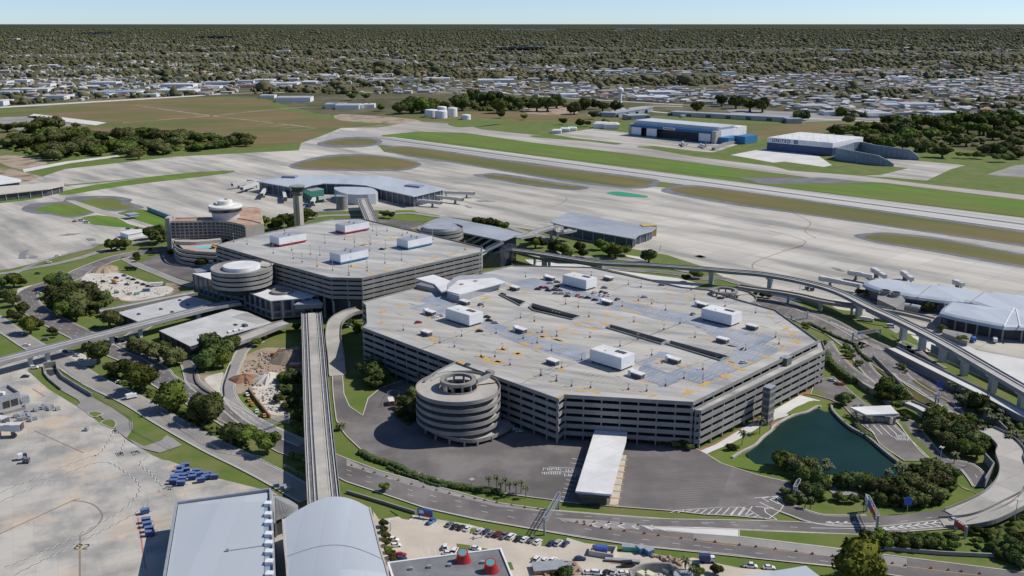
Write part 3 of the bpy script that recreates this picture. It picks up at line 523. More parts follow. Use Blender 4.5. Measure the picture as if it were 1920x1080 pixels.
def roofbox(par_or_none, s, z, LA, LB, h, mat=WALLW, top=WROOF, stripe=None, lift=1.2, label='', name='rooftop_plant_house', group=None):
    p = W(s, 'F', z)[0]; c = p-AX*(LA/2)+BX*(LB/2); o = thing(name, label, 'plant house', (c.x, c.y, z), group)
    b = MB(); b.box(c, LA, LB, z+lift, z+h, AX); part('walls', b, mat, o)
    b = MB(); b.box(c, LA-.6, LB-.6, z+h+.01, z+h+.2, AX); part('roof', b, top, o)
    b = MB(); 
    for i in range(5):
        for j in (-1, 1): b.box(c+AX*((i-2)*LA*.22)+BX*(j*(LB/2-1)), .6, .6, z, z+lift, AX)
    b.box(c, LA-3, LB-3, z+.05, z+lift, AX); part('legs', b, DMET, o)
    if stripe: b = MB(); b.box(c, LA+.12, LB+.12, z+lift-.1, z+lift+1.0, AX); part('stripe', b, stripe, o)
    b = MB()
    if not stripe:
        for k in (0, 1, 2): b.box(c+AX*(2.5+k*2.2)+BX*1.5, 1.9, 2.6, z+h+.2, z+h+.55, AX)
        part('roof_vent', b, DMET, o)
        b = MB(); b.box(c-AX*3-BX*2, .8, .8, z+h+.2, z+h+.5, AX); part('roof_hatch', b, TERRA, o)
    else:
        for k in range(4): b.box(c+AX*((k-1.5)*3.2)+BX*(1.5*(-1)**k), 1.6, 1.6, z+h+.2, z+h+.9, AX)
        part('roof_fan', b, STEEL, o)
    return o
# ---- the long stay garage ----
ZL = 23.5; DZ = 3.9
G = thing('parking_garage', 'wide multi level concrete parking garage with stained open roof deck beside the round ramp', 'parking garage', W("1050,700")[0])
lt = ccw(W("679,568 779,541 885,517 962,499 1112,503 1279,540 1330,545 1379,562 1454,583 1535,641 1300,757 1058,743 1048,751 905,700 780,654 679,616 688,608 686,575", 'F', ZL))
slots = ["RC: -335,462 -300,456 0,535 420,645 345,670 0,560", "RC: 0,0"]
sl = [W(s, 'F', ZL) for s in ("RB: 1375,450 1410,455 1610,515 1560,545", "RB: 1640,560 1670,530 1920,597 RC: 0,540 420,645 350,672 0,590", "RC: 655,745 695,722 1200,865 1150,893", "RC: 1190,890 1235,868 1760,1010 1680,1040")]
decks(G, lt, ZL, 6, DZ, roofmat=GDECK, skip_top=True)
# roof deck with real light wells
bm = bmesh.new(); vs_ = [bm.verts.new((p.x, p.y, 0)) for p in lt]; ed = [bm.edges.new((vs_[i-1], vs_[i])) for i in range(len(vs_))]
for h in sl:
    hv = [bm.verts.new((p.x, p.y, 0)) for p in h]; ed += [bm.edges.new((hv[i-1], hv[i])) for i in range(len(hv))]
bmesh.ops.triangle_fill(bm, use_beauty=True, use_dissolve=False, edges=ed)
def inpoly(p, poly):
    c_ = False
    for i in range(len(poly)):
        a, b2 = poly[i-1], poly[i]
        if (a[1] > p[1]) != (b2[1] > p[1]) and p[0] < (b2[0]-a[0])*(p[1]-a[1])/(b2[1]-a[1])+a[0]: c_ = not c_
    return c_
bad = [f for f in bm.faces if any(inpoly(f.calc_center_median(), h) for h in sl)]; bmesh.ops.delete(bm, geom=bad, context='FACES_ONLY')
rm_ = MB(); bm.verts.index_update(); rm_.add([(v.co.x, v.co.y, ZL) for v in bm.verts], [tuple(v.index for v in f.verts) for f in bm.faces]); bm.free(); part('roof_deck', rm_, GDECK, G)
for h in sl:
    hh = ccw(h); b = MB(); b.wall(hh, .5, ZL-1.2, ZL+.9, True); o_ = part('light_well_parapet', b, GCON, G); b = MB(); b.wall(off(hh, .3, True), .2, ZL-12, ZL-1.2, True); b.sheet(hh, ZL-12); part('light_well', b, BLACK, G)  # black walls and bottom paint the shade down the well
# the wider lower floors on the right hand side
ext = W("1294,758 1301,771 1315,773 1548,659 1541,643 1536,642", 'F', ZL-DZ); E1 = thing('garage_side_deck', 'lower stepped deck wing on the sunlit right side of the wide garage', 'parking deck', (ext[1].x, ext[1].y, 0))
extp = ccw([Vector(p)+0*UP for p in W("1300,752 1303,772 1315,773 1400,732 1548,659 1541,640", 'F', ZL-DZ)]); decks(E1, extp, ZL-DZ, 5, DZ, core=5)
for s, h, lab in (("RJ: 820,345", ZL+.5, 'grey stair tower near the far end of the sunlit garage side'), ("RJ: 672,590", ZL-3.2, 'grey stair tower halfway along the sunlit garage side above the lake path')):
    p = W(s, 'F', h*.45)[0]; o = thing('stair_tower', lab, 'stair tower', (p.x, p.y, .3)); b = MB(); b.box(p, 4, 5.5, .3, h, AX); part('shaft', b, M('shaft_concrete', (.15, .15, .15), (.11, .11, .11), .3), o)
    b = MB()
    for k in range(5): b.box(p, 4.5, 6, 2+k*DZ, 3.3+k*DZ, AX)
    part('landing_wall', b, GCON, o); b = MB(); b.box(p, 4.4, 6, h, h+.3, AX); part('roof', b, STEEL, o)
# roof surfacing, markings
def rs(name, polys, mat, dz, par=G): 
    b = MB()
    for s in polys: b.sheet(W(s, 'F', ZL), ZL+dz)
    return part(name, b, mat, par)
rs('membrane', ["RB: 560,565 720,520 650,490 800,440 1010,495 960,560 880,570 875,640 800,640", "RB: 1225,690 1300,680 1500,760 1660,800 1920,890 RC: 240,890 470,940 480,1050 RI: 380,180 60,80 RB: 1640,920 1500,870 1230,740",
 "RC: 180,370 260,350 470,415 600,470 760,500 1050,545 1230,590 1400,620 1500,650 1760,745 1880,770 RD: 560,775 740,830 630,890 820,930 560,1060 RJ: 300,300 80,390 RI: 1530,390 1350,340 1200,410 980,350 900,330 960,230 1030,200 1210,285 1380,215 1530,260 RI: 1700,150 1900,50 RD: 440,950 300,900 RC: 1440,720 1080,660 880,600 780,590 600,540 520,490 330,460 180,420", "RB: 1450,330 1690,290 1920,360 1900,400 1720,400 1600,380", "RI: 1140,90 1260,110 1000,210 940,190"], BLUEM, .02)
ln = MB()
for s in ("RH: 670,70 920,0", "RH: 1576,380 1920,200 RI: 440,170 800,40 1200,-115 1330,-160", "RI: 0,340 440,170", "RC: 0,540 -60,520", "RC: 720,400 990,305", "RC: 1050,810 1320,705 1480,655", "RD: 280,545 400,500", "RC: 420,680 640,750", "RC: 200,560 430,490", "RB: 1420,700 1720,600", "RB: 660,935 1150,760", "RI: 60,60 480,180", "RI: 900,190 1200,285 1530,180 1880,60", "RI: 1040,360 1190,410 1350,340 1520,385 1700,300 2000,190", "RC: 860,600 1180,680", "RC: 1390,700 1600,780", "RD: 630,890 740,830", "RD: 450,950 640,860"): 
    ln = MB(); line(ln, W(s, 'F', ZL), .3, ZL+.035); part('expansion_joint', ln, DMET, G)
ar = MB(); rr = random.Random(3)
sm_ = MB()
for k_ in range(70):
    p = P(rr.uniform(700, 1500), rr.uniform(530, 740), ZL); a_ = AX if rr.random() < .7 else BX; L_ = rr.uniform(4, 16)
    if inpoly(p, off(lt, -10, True)) and not any(inpoly(p, off(ccw(h), 5, True)) for h in sl): sm_.sheet([p, p+a_*L_*.5+a_.cross(UP)*rr.uniform(.3, 1.1), p+a_*L_, p+a_*L_*.4-a_.cross(UP)*rr.uniform(.1, .6)], ZL+.03+k_*.0001)
part('oil_stain', sm_, M('oil_stained_concrete', (.17, .165, .16), (.26, .25, .24), .5, .9), G, kind='stuff')
for s in ("RB: 660,410 640,490 470,535 320,595 310,690 770,840 650,605 755,645 990,510 1130,550 1240,480 1600,425 1470,385 1180,745 1480,760 1650,800 1760,825 1880,855 1590,880 1710,915 1400,940 1520,980 1210,1005 1350,1050", "RC: 360,240 1220,435 1080,485 1380,470 1210,510 950,525 1060,565 820,575 930,605 655,630 770,660 500,670 390,710 640,705 520,745 260,760 370,800 80,820 210,850 1590,855 1780,910 1480,435 560,300 715,340 60,300",
 "RD: 690,590 690,650 820,755 890,795 910,870 780,925 640,1000 330,1045 610,790 345,910 520,1060", "RI: 240,250 1010,370 420,450 540,450 1070,487 1380,460 1530,385 1710,310 1150,170 1350,230 1760,190 1830,240 240,495", "RH: 1400,75 1530,110 1210,140 1350,185 1250,175 1020,185"):
    for p in W(s, 'F', ZL):
        a, b2 = (AX, BX) if rr.random() < .6 else (BX, AX); L_, w_ = rr.uniform(6, 11), rr.uniform(2.0, 3.8); sg_ = rr.choice((-1, 1))
        ar.sheet([p-a*L_/2, p-b2*w_*.3-a*L_*.1, p+a*L_*.45-b2*w_*.5*sg_, p+a*L_/2+b2*w_*.5, p-a*L_*.1+b2*w_*.6], ZL+.045)

for f_i in range(0, len(ar.v), 5): b = MB(); b.add(ar.v[f_i:f_i+5], [(0, 1, 2, 3, 4)]); part('hatched_marking', b, YEL, G)
st = MB(); cen = W("1100,628", 'F', ZL)[0]          # parking bay lines over the deck
for row in range(-11, 12):
    base = cen+BX*(row*8.1)
    for k in range(-42, 43):
        p = base+AX*(k*2.75)
        if rr.random() < .22 or abs(sin(row*1.7+k*.07)) < .12: continue
        if not inpoly(p, off(lt, -7, True)) or any(inpoly(p, off(ccw(h), 4, True)) for h in sl): continue
        st.sheet([p-BX*2.5-AX*.22, p-BX*2.5+AX*.22, p+BX*2.5+AX*.22, p+BX*2.5-AX*.22], ZL+.04)
part('bay_marking', st, YELP, G, kind='stuff')
edge = MB(); ee = off(lt, -9, True); edge.strip(off(ee, -.12, True), off(ee, .12, True), ZL+.04, True); part('drive_marking', edge, YEL, G)
for s, g_, lab in (("RB: 1105,740", 0, 'white box plant house on the wide garage roof near the lobby building'), ("RC: 475,412", 0, 'white box plant house on the wide garage roof with parked cars clustered before it'), ("RC: 1780,738", 0, 'white box plant house on the wide garage roof close to the far round ramp'), ("RI: 790,275", 0, 'white box plant house nearest the toll canopy on the wide garage roof')):
    roofbox(None, s, ZL, 21.5, 11.5, 7.4, label=lab, group='white plant houses on the wide garage roof')
sh = []
for s in ("RB: 735,825", "RB: 770,640", "RB: 1080,545", "RB: 1590,800", "RB: 1530,415", "RC: 170,325", "RC: 695,325", "RC: 690,545", "RC: 1735,890", "RC: 1300,1075", "RD: 560,770", "RD: 110,570", "RH: 1880,225", "RI: 970,345"):
    p = W(s, 'F', ZL)[0]; o = thing('stair_shelter', 'x', 'stair shelter', (p.x, p.y, ZL), 'stair shelters on the wide garage roof'); b = MB(); c_ = p-AX*3.4+BX*1.5
    b.box(c_, 6.4, 3.2, ZL, ZL+2.3, AX, 1.05); part('walls', b, DMET, o); b = MB(); b.box(c_, 7.2, 4.2, ZL+2.31, ZL+2.75, AX); part('roof', b, WROOF, o)
    if len(sh) % 2: b = MB(); b.box(c_-AX*4.2, 1.9, 3.2, ZL, ZL+3.2, AX); part('lift_shaft', b, WALLW, o)
    sh.append((o, 'dark stair shelter with flat white roof, # on the wide garage roof'))
ordinals(sh)
lp = []
def rooflamp(p, z, h=7, grp='x'):
    o = thing('roof_lamp', 'x', 'lamp post', (p.x, p.y, z), grp); b = MB(); b.cyl(p, .16, .1, z+.9, z+h, 6); part('pole', b, STEEL, o); b = MB(); b.cyl(p, .5, .45, z, z+.9, 8); part('base', b, M('maroon_base', (.16, .04, .03), None, rough=.8), o)
    b = MB(); b.box((p.x, p.y), 1.9, .4, z+h, z+h+.22, AX); part('lamp_head', b, STEEL, o); return o
for s in ("RB: 510,765 1035,820 840,880 970,915 1565,655 1690,685 1345,795 1590,840 1715,880 1890,820 1760,780 1335,1005 1210,1000 1400,935 1230,555 1610,285", "RC: 855,355 970,380 520,275 405,560 290,530 500,645 905,690 1190,585 1065,530 945,500 800,550 510,830 210,820 80,785 940,845 1175,760 1320,705 1455,830 1160,1060 1450,490 1420,405", "RI: 165,85 435,170 255,240 70,310 205,360 345,405 515,420 855,435 1020,450 1190,400 1525,255 1355,335 1065,125 780,45 910,190", "RD: 285,550 560,610 740,830 470,945 770,890", "RH: 1470,215 1745,310 1890,360"):
    for p in W(s, 'F', ZL): lp.append((rooflamp(p, ZL, 3.2, 'roof lamps on the wide garage'), 'x'))
for o, _ in lp: o['label'] = 'short roof lamp with maroon base on the wide garage deck'
# ---- lobby building and link bridge on the roof ----
o = thing('lobby_building', 'white roofed lobby building with link bridge between the two garages', 'building', W("RB: 1020,470", 'F', ZL)[0])
b = MB(); b.prism(W("RB: 905,480 1015,520 1430,370 1425,340 1320,310 1010,330 960,350 915,400", 'F', ZL), ZL, ZL+4.6); part('walls', b, M('lobby_wall', (.38, .39, .41), (.32, .33, .35), .2, .7), o)
b = MB(); b.prism(off(ccw(W("RB: 905,415 1015,445 1430,335 1325,297 1010,320 930,385", 'F', ZL+4.7)), .3, True), ZL+4.65, ZL+5.2); part('roof', b, WROOF, o)
b = MB(); b.prism(W("RB: 620,300 780,265 960,330 1010,330 930,400 850,415 790,350", 'F', ZL+4), ZL+3.2, ZL+4.2); part('link_roof', b, WROOF, o)
b = MB(); b.prism(W("RB: 625,390 760,420 830,430 930,440 1000,400 800,300", 'F', ZL), ZL, ZL+3.1); part('link_walls', b, M('link_wall', (.20, .21, .23), None, rough=.6), o)
b = MB()
for p in W("RB: 1035,355 1160,325", 'F', ZL+5): b.box(p, 2.6, 2, ZL+5.2, ZL+5.7, AX)
part('roof_hatch', b, TERRA, o)
# ---- round ramp at the front of the garage ----
def spiral(cs, z, r_out, r_in, label, levels, full=True):
    c = W(cs, 'F', z)[0]; o = thing('helical_ramp', label, 'helical ramp', (c.x, c.y, .3)); n = 96
    for L_ in range(levels):
        outer, inner = [], []; vs = []
        for i in range(n+1):
            a = 2*pi*i/n+radians(20); zz = z-L_*DZ-.35-.55*cos(a+.5)
            if L_ == 0: zz = z+.05-min(1, i/n)*DZ*.15
            outer.append(Vector((c.x+r_out*cos(a), c.y+r_out*sin(a), zz))); inner.append(Vector((c.x+r_in*cos(a), c.y+r_in*sin(a), zz)))
        if zz < .8: break
        b = MB(); b.strip(inner, outer); part('ramp_deck', b, M('ramp_concrete', (.47, .44, .40), (.36, .34, .31), .08, .9, detail=8), o, smooth=False)
        b = MB(); b.wall(outer, .35, [p.z-.95 for p in outer], [p.z+1.0 for p in outer]); part('outer_parapet', b, GCON, o)
        b = MB(); b.wall(inner, .35, [p.z-.6 for p in inner], [p.z+.8 for p in inner]); part('inner_parapet', b, GCON, o)
        if L_ == 0:
            y1 = [Vector((c.x+(r_out-1.2)*cos(2*pi*i/n+radians(20)), c.y+(r_out-1.2)*sin(2*pi*i/n+radians(20)), outer[i].z+.03)) for i in range(n+1)]; y2 = [Vector((c.x+(r_out-1.5)*cos(2*pi*i/n+radians(20)), c.y+(r_out-1.5)*sin(2*pi*i/n+radians(20)), outer[i].z+.03)) for i in range(n+1)]
            b = MB(); b.strip(y1, y2); y1 = [Vector((c.x+(r_in+1)*cos(2*pi*i/n+radians(20)), c.y+(r_in+1)*sin(2*pi*i/n+radians(20)), outer[i].z+.03)) for i in range(n+1)]; y2 = [Vector((c.x+(r_in+1.3)*cos(2*pi*i/n+radians(20)), c.y+(r_in+1.3)*sin(2*pi*i/n+radians(20)), outer[i].z+.03)) for i in range(n+1)]; b.strip(y1, y2); part('lane_marking', b, YEL, o)
    b = MB(); b.lathe(c, [(r_out-6, .4), (r_out-6, z-5)], 48); b.lathe(c, [(r_in+1.5, .4), (r_in+1.5, z-3)], 48); part('core_wall', b, GINT, o)  # near-black, so the shade behind the rings is in the colour
    rr_ = r_in-1.6; zt = z+4.2; b = MB(); b.lathe(c, [(rr_+1.2, zt-1.0), (rr_+1.2, zt+.5), (rr_-.9, zt+.5), (rr_-.9, zt-1.0), (rr_+1.2, zt-1.0)], 48); part('crown_ring', b, M('dark_aged_concrete', (.20, .195, .18), (.28, .27, .25), .3, .95), o)
    for k in range(10):
        a = 2*pi*k/10; p = (c.x+rr_*cos(a), c.y+rr_*sin(a)); b = MB(); b.box(p, 1.0, .8, 1, zt-1.0, (cos(a), sin(a), 0)); part('column', b, GCON, o)
    b = MB(); b.lathe(c, [(rr_-1, .5), (0.1, .5)], 24); part('floor', b, BLACK, o)  # black colour stands for the shade at the bottom of the shaft
    return o, c
o1, c1_ = spiral("859,726", ZL-.6, 21.2, 9.6, 'tall banded round helical ramp with open centre ring at the front of the garage', 5)
# the wide lower turn that swings out to the plaza
cc = W("RH: 1010,560", 'F', 4.5)[0]; pts_ = smooth(W("RH: 655,640 680,720 760,800 900,850 1060,878 1200,865 1360,810 1510,725", 'F', 4.5), 6); pin = smooth(W("RH: 760,600 800,680 860,740 980,775 1080,785 1220,755 1330,700 1430,650", 'F', 4.5), 6); k = min(len(pts_), len(pin))
b = MB(); b.strip(pts_[:k], pin[:k], [5.2-3.2*i/k for i in range(k)]); part('exit_ramp', b, MATS['ramp_concrete'], o1); b = MB(); b.wall(pts_[:k], .35, [4.2-3.0*i/k for i in range(k)], [6.2-3.2*i/k for i in range(k)]); part('exit_parapet', b, GCON, o1)
for p in pts_[4:k-4:5]: b = MB(); b.cyl(p, .6, .6, .3, 3.0, 8); part('exit_pier', b, GCON, o1)
# neck joining the roof to the ramp
nk = W("RH: 1000,190 860,240 720,330 740,420 1150,260 1330,300", 'F', ZL); b = MB(); b.prism(W("RH: 1000,192 880,245 800,290 760,345 900,400 1080,420 1180,330 1330,310", 'F', ZL)[:4]+W("RH: 860,300 1000,262 1160,262 1330,300", 'F', ZL)[::1], ZL-.5, ZL+.01); part('link_deck', b, GDECK, o1)
b = MB(); b.wall(smooth(W("RH: 1000,190 880,245 780,300 700,360", 'F', ZL), 5), .35, ZL-.9, ZL+1); part('link_parapet', b, GCON, o1)
b = MB(); b.wall(W("RH: 1300,310 1170,370", 'F', ZL), 1.2, ZL-4, ZL+1.6); b.box(W("RH: 1290,300", 'F', ZL)[0], 4, 3, ZL-2, ZL+2.4, AX); part('flank_wall', b, GCON, o1)
# ---- round ramp at the far corner ----
o2, c2_ = spiral("1358,556", ZL-1.5, 21, 9.2, 'round helical ramp with an open dark ring at the far corner of the garage', 3)
# ---- the terminal with its own parking decks ----
ZT = 31.0; DT = 3.35
T = thing('terminal_garage', 'raised concrete parking decks on tall columns over the main terminal, with four plant houses', 'terminal garage', W("650,560")[0])
tp = ccw(W("404,461 478,442 625,412 677,411 905,465 903,474 679,523.5 619,522.5 514,494 493,487", 'F', ZT))
decks(T, tp, ZT, 5, DT, base=14.5, core=5)
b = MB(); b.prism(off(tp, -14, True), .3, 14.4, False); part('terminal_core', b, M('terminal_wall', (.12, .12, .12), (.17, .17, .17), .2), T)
b = MB()
for i in range(len(tp)):
    a, b2 = Vector((tp[i].x, tp[i].y, 0)), Vector((tp[(i+1) % len(tp)].x, tp[(i+1) % len(tp)].y, 0)); L_ = (b2-a).length; k = max(1, round(L_/11)); t = (b2-a).normalized(); nr = Vector((t.y, -t.x, 0))
    for j in range(k): b.box(a.lerp(b2, (j+.1)/k)-nr*1.6, 1.3, 1.3, .3, 14.6, t)
part('tall_column', b, M('blue_grey_column', (.30, .33, .36), (.25, .27, .3), .3), T)
ar = MB()
for s in ("R6: 600,615 1030,750 1070,805 980,835 930,850 830,765 780,880 690,900 640,935 520,940 380,970 340,990 200,1010 60,960 120,770 40,690 330,690 180,720 260,740 380,715 150,765 200,565 440,675", "RA: 480,55 1080,215 930,190 1420,215 1700,240"):
    for p in W(s, 'F', ZT):
        a, b2 = (AX, BX) if rr.random() < .5 else (BX, AX); L_, w_ = rr.uniform(6, 12), rr.uniform(1.4, 3); ar.sheet([p-a*L_/2, p-b2*w_*.5, p+a*L_*.5-b2*w_*.5, p+a*L_/2+b2*w_*.5, p-a*L_*.1+b2*w_*.6], ZT+.04)

for f_i in range(0, len(ar.v), 5): b = MB(); b.add(ar.v[f_i:f_i+5], [(0, 1, 2, 3, 4)]); part('hatched_marking', b, YEL, T)
ln = MB()
for s in ("RA: 1000,60 1450,200 1900,330", "R6: 0,720 400,870 700,990", "R5: 700,700 1100,830 1500,960", "R6: 130,600 560,760 1000,900"): 
    ln = MB(); line(ln, W(s, 'F', ZT), .25, ZT+.035); part('expansion_joint', ln, DMET, T)
for s, mt, lab in (("R5: 1075,785", REDP, 'white plant house with red base stripe on the terminal roof nearest the hotel'), ("R5: 1668,672", REDP, 'white plant house with red base stripe on the terminal roof farthest back'), ("R5: 1628,945", BLUEP, 'white plant house with blue base stripe nearest the front of the terminal roof'), ("R6: 553,812", BLUEP, 'white plant house with blue base stripe on the terminal roof nearest the station')):
    roofbox(None, s, ZT, 13.5, 25, 7.2, top=GREYR, stripe=mt, lift=.9, label=lab, group='striped plant houses on the terminal roof')
tl = []
for s in ("RA: 665,20 785,40 1020,120 1185,95 1200,170 1280,200 1355,130 1440,140 1415,240 1555,275 1720,240 1700,320 1865,250 1485,30 1660,0 1750,70", "R6: 70,740 20,1020 185,1000 215,760 205,820 270,680 235,640 365,640 350,800 345,930 495,900 545,660 775,720 1065,810 770,700 500,680", "R5: 1120,640"):
    for p in W(s, 'F', ZT): tl.append((rooflamp(p, ZT, 7, 'roof lamps on the terminal garage'), 'tall thin roof lamp on the terminal garage deck'))
for o, l_ in tl: o['label'] = l_
# round drums at two corners
def drum(cs, z, r, rt, n, label, zb, disc=WROOF):
    c = W(cs, 'F', z)[0]; o = thing('round_ramp_drum', label, 'ramp drum', (c.x, c.y, zb))
    for i in range(n):
        zz = z-i*DT; b = MB(); b.lathe(c, [(r, zz-1.6), (r, zz+1.0), (r-.4, zz+1.0), (r-.4, zz-.3), (rt-1, zz-.3)] if i == 0 else [(r, zz-1.5), (r, zz+.8), (r-.4, zz+.8), (r-.4, zz-.3), (r-6, zz-.3)], 64); part('banded_parapet', b, GCON, o)
    b = MB(); b.lathe(c, [(r-5.5, zb), (r-5.5, z-.5)], 48); part('core', b, GINT, o); b = MB(); b.cyl(c, rt, rt-.4, z-.3, z+2.2, 48); part('round_roof', b, disc, o); return o, c  # core: shade behind the bands put into a near-black colour
d1, dc = drum("RA: 735,250", ZT-.6, 21.5, 13.2, 4, 'round banded ramp drum with pale disc roof at the near left corner of the terminal', 14)
b = MB(); b.prism(W("RA: 925,185 870,230 960,240 1030,212 1000,195", 'F', ZT), ZT-.4, ZT+.02); part('link_deck', b, GDECK, d1)
d2, _ = drum("R6: 840,615", ZT-1.5, 20, 15, 3, 'round banded ramp drum with grey disc roof beside the station', 14, GREYR)
# landside blocks below the terminal
def block(name, s, z0, z1, wall, roof, label, cat='building', inset=0, lip=.5, pil=0, reg='F', bayglass=True):
    poly = ccw(W(s, reg, z1)); c = sum((Vector(p) for p in poly), Vector())/len(poly); o = thing(name, label, cat, (c.x, c.y, z0)); b = MB(); b.prism(poly, z0, z1-.5); part('walls', b, wall, o)
    b = MB(); b.prism(off(poly, lip, True), z1-.5, z1); part('roof', b, roof, o)
    if pil:
        b = MB(); gl = MB()
        for i in range(len(poly)):
            a, b2 = Vector((poly[i].x, poly[i].y, 0)), Vector((poly[(i+1) % len(poly)].x, poly[(i+1) % len(poly)].y, 0)); L_ = (b2-a).length; k = max(1, round(L_/pil)); t = (b2-a).normalized(); nr = Vector((t.y, -t.x, 0))
            for j in range(k+1): b.box(a.lerp(b2, j/k)+nr*.3, .7, .9, z0, z1-.55, t)
            if bayglass:
                for j in range(k):
                    p0, p1 = a.lerp(b2, (j+.2)/k), a.lerp(b2, (j+.8)/k); gl.wall([p0+nr*.12, p1+nr*.12], .3, z0+(z1-z0)*.42, z1-1.0); gl.wall([p0+nr*.12, p1+nr*.12], .3, z0+(z1-z0)*.1, z0+(z1-z0)*.3)
        part('pilaster', b, wall, o)
        if bayglass: part('glazing', gl, GLASSD, o)
    return o
TW = M('terminal_panel', (.30, .31, .33), (.24, .25, .27), .12, .8)
block('terminal_wing', "RA: 300,300 515,370 760,420 620,260 510,290", .3, 15.5, TW, WROOF, 'tall terminal wing with pale triangular roof left of the round drum', pil=7)
tw2 = block('terminal_wing', "RA: 760,455 1000,545 1290,520 1360,510 1420,480 1200,400 1100,380 1000,420", 2, 15.5, TW, WROOF, 'terminal wing with white wedge roof and a low round skylight between drum and guideway', pil=7)
b = MB(); b.lathe(W("RA: 1100,465", 'F', 16)[0], [(8, 15.5), (8, 17.2), (7, 17.2), (7, 16), (.1, 16)], 32); part('round_skylight', b, GCON, tw2)
block('station_canopy', "RA: 1215,580 1460,570 1420,530 1290,530", 10, 13.4, TW, GREYR, 'low grey canopy where the central guideway meets the terminal', pil=0)
block('terminal_annex', "RA: 310,265 500,200 520,260 330,290", .3, 14.5, TW, M('slate_roof', (.22, .24, .27), (.27, .29, .32), .1, .5), 'slate grey annex roof beside the round drum', pil=0)
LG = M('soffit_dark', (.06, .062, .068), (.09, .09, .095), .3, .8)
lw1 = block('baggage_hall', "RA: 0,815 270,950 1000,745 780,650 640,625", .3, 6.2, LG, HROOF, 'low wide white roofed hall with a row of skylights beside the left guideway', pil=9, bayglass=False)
sk = MB()
for i in range(7):
    p = W("RA: %d,%d" % (360+i*52+(60 if i > 3 else 0), 893-i*11-(18 if i > 3 else 0)), 'F', 6.3)[0]; sk.box(p, 2.2, 4.2, 6.2, 7.2, (1, .5, 0)); 
part('skylight', sk, WALLW, lw1); b = MB(); b.prism(W("RA: 640,690 780,650 990,735 880,755", 'F', 6.3), 6.2, 6.32); part('roof_terrace', b, GDECK, lw1); b = MB(); b.box(W("RA: 765,775", 'F', 6.3)[0], 4, 2.4, 6.2, 7.6, AX); b.box(W("RA: 680,765", 'F', 6.3)[0], 3, 1.6, 6.2, 6.9, AX); part('roof_unit', b, DMET, lw1)
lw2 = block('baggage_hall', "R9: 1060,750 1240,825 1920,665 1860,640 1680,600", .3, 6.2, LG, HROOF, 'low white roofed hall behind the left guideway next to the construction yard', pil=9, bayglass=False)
b = MB(); b.prism(W("R9: 1600,660 1740,620 1880,650 1760,690", 'F', 6.3), 6.2, 6.33); part('roof_terrace', b, GDECK, lw2); b = MB()
for p in W("R9: 1250,765 1450,720 1550,745 1620,640 1690,680", 'F', 6.3): b.box(p, 2.6, 1.5, 6.2, 7.0, AX)
part('roof_unit', b, DMET, lw2)
# ---- hotel ----
H = thing('hotel', 'curved Y shaped beige hotel with window grid, terracotta roof and round rooftop restaurant', 'hotel', W("400,470")[0])
fr = smooth(W("R5: 95,562 250,560 400,556 540,556 660,572 770,600", 'F', 28), 8); fr = [Vector((p.x, p.y, 28)) for p in fr]
fr = resample(fr, 1.0); back = off(fr, 16 if off(fr, 16)[0].y > fr[0].y else -16)
zb_, zt_ = 13.5, 28.0
b = MB(); b.prism(fr+back[::-1], zb_, zt_); part('main_wing', b, BEIGE, H)
b = MB(); b.prism(off(fr, 0)+back[::-1], zt_+.02, zt_+.3); part('roof', b, TERRA, H); b = MB(); b.wall(fr, .4, zt_, zt_+1.2); b.wall(back, .4, zt_, zt_+1.2); part('roof_parapet', b, BEIGE, H)
wcount = 0; rest = MB()
def windowrow(path, z0, z1, rows, cols_, side):
    global wcount
    L_ = len(path)-1
    for r_ in range(rows):
        za = z0+(z1-z0)*(r_+.22)/rows; zc = z0+(z1-z0)*(r_+.82)/rows
        for k in range(cols_):
            i0, i1 = (k+.16)/cols_*L_, (k+.84)/cols_*L_; f = lambda x: Vector(path[int(x)]).lerp(Vector(path[min(L_, int(x)+1)]), x-int(x)); seg = [f(i0), f(i1)]
            t = (seg[1]-seg[0]); t.z = 0; t.normalize(); nr = Vector((t.y, -t.x, 0))*side
            if wcount < 95: b = MB(); b.wall([seg[0]+nr*.05, seg[1]+nr*.05], .3, za, zc); part('window', b, GLASSD, H); wcount += 1
            else: rest.wall([seg[0]+nr*.05, seg[1]+nr*.05], .3, za, zc)
side_ = 1 if off(fr, 1)[0].y < fr[0].y else -1
windowrow(fr, zb_+.2, zt_-.3, 5, 20, side_)
fm_ = MB(); Lf = len(fr)-1                              # projecting frame of the window grid
for k in range(21):
    x = min(Lf-.01, k/20*Lf); p = Vector(fr[int(x)]).lerp(Vector(fr[int(x)+1]), x-int(x)); fm_.box((p.x, p.y-.25), .55, 1.3, zb_, zt_, (1, 0, 0))
for r_ in range(6): zz = zb_+(zt_-zb_)*r_/5; fm_.wall(off(fr, side_*.45), .9, zz-.28, zz+.28)
part('window_grid_frame', fm_, BEIGE, H)
w2 = resample(W("R5: 775,590 870,560 935,560", 'F', 28), 1.0); wp = [Vector(p) for p in W("R5: 770,600 935,575 905,440 870,425 760,425 700,500 560,545", 'F', 28)]
b = MB(); b.prism(wp, .3, zt_-.02); part('right_wing', b, BEIGE, H); b = MB(); b.prism(off(ccw(wp), -.5, True), zt_+.0, zt_+.35); part('roof', b, TERRA, H)
g3 = resample(smooth(W("R5: 765,500 810,480 860,462 905,450", 'F', 26), 4), 1.0); bb = MB(); bb.wall(g3, 3, 13, 27.9); part('inner_wing', bb, BEIGE, H)
windowrow(g3, 13.5, 27.5, 4, 9, 1); windowrow(off(g3, 1.6), 13.5, 27.5, 4, 9, 1); part('window', rest, GLASSD, H, kind='stuff')
b = MB(); b.box(W("R5: 85,600", 'F', 20)[0], 4, 12, .3, 29, (1, .1, 0)); part('stair_shaft', b, BEIGE, H)
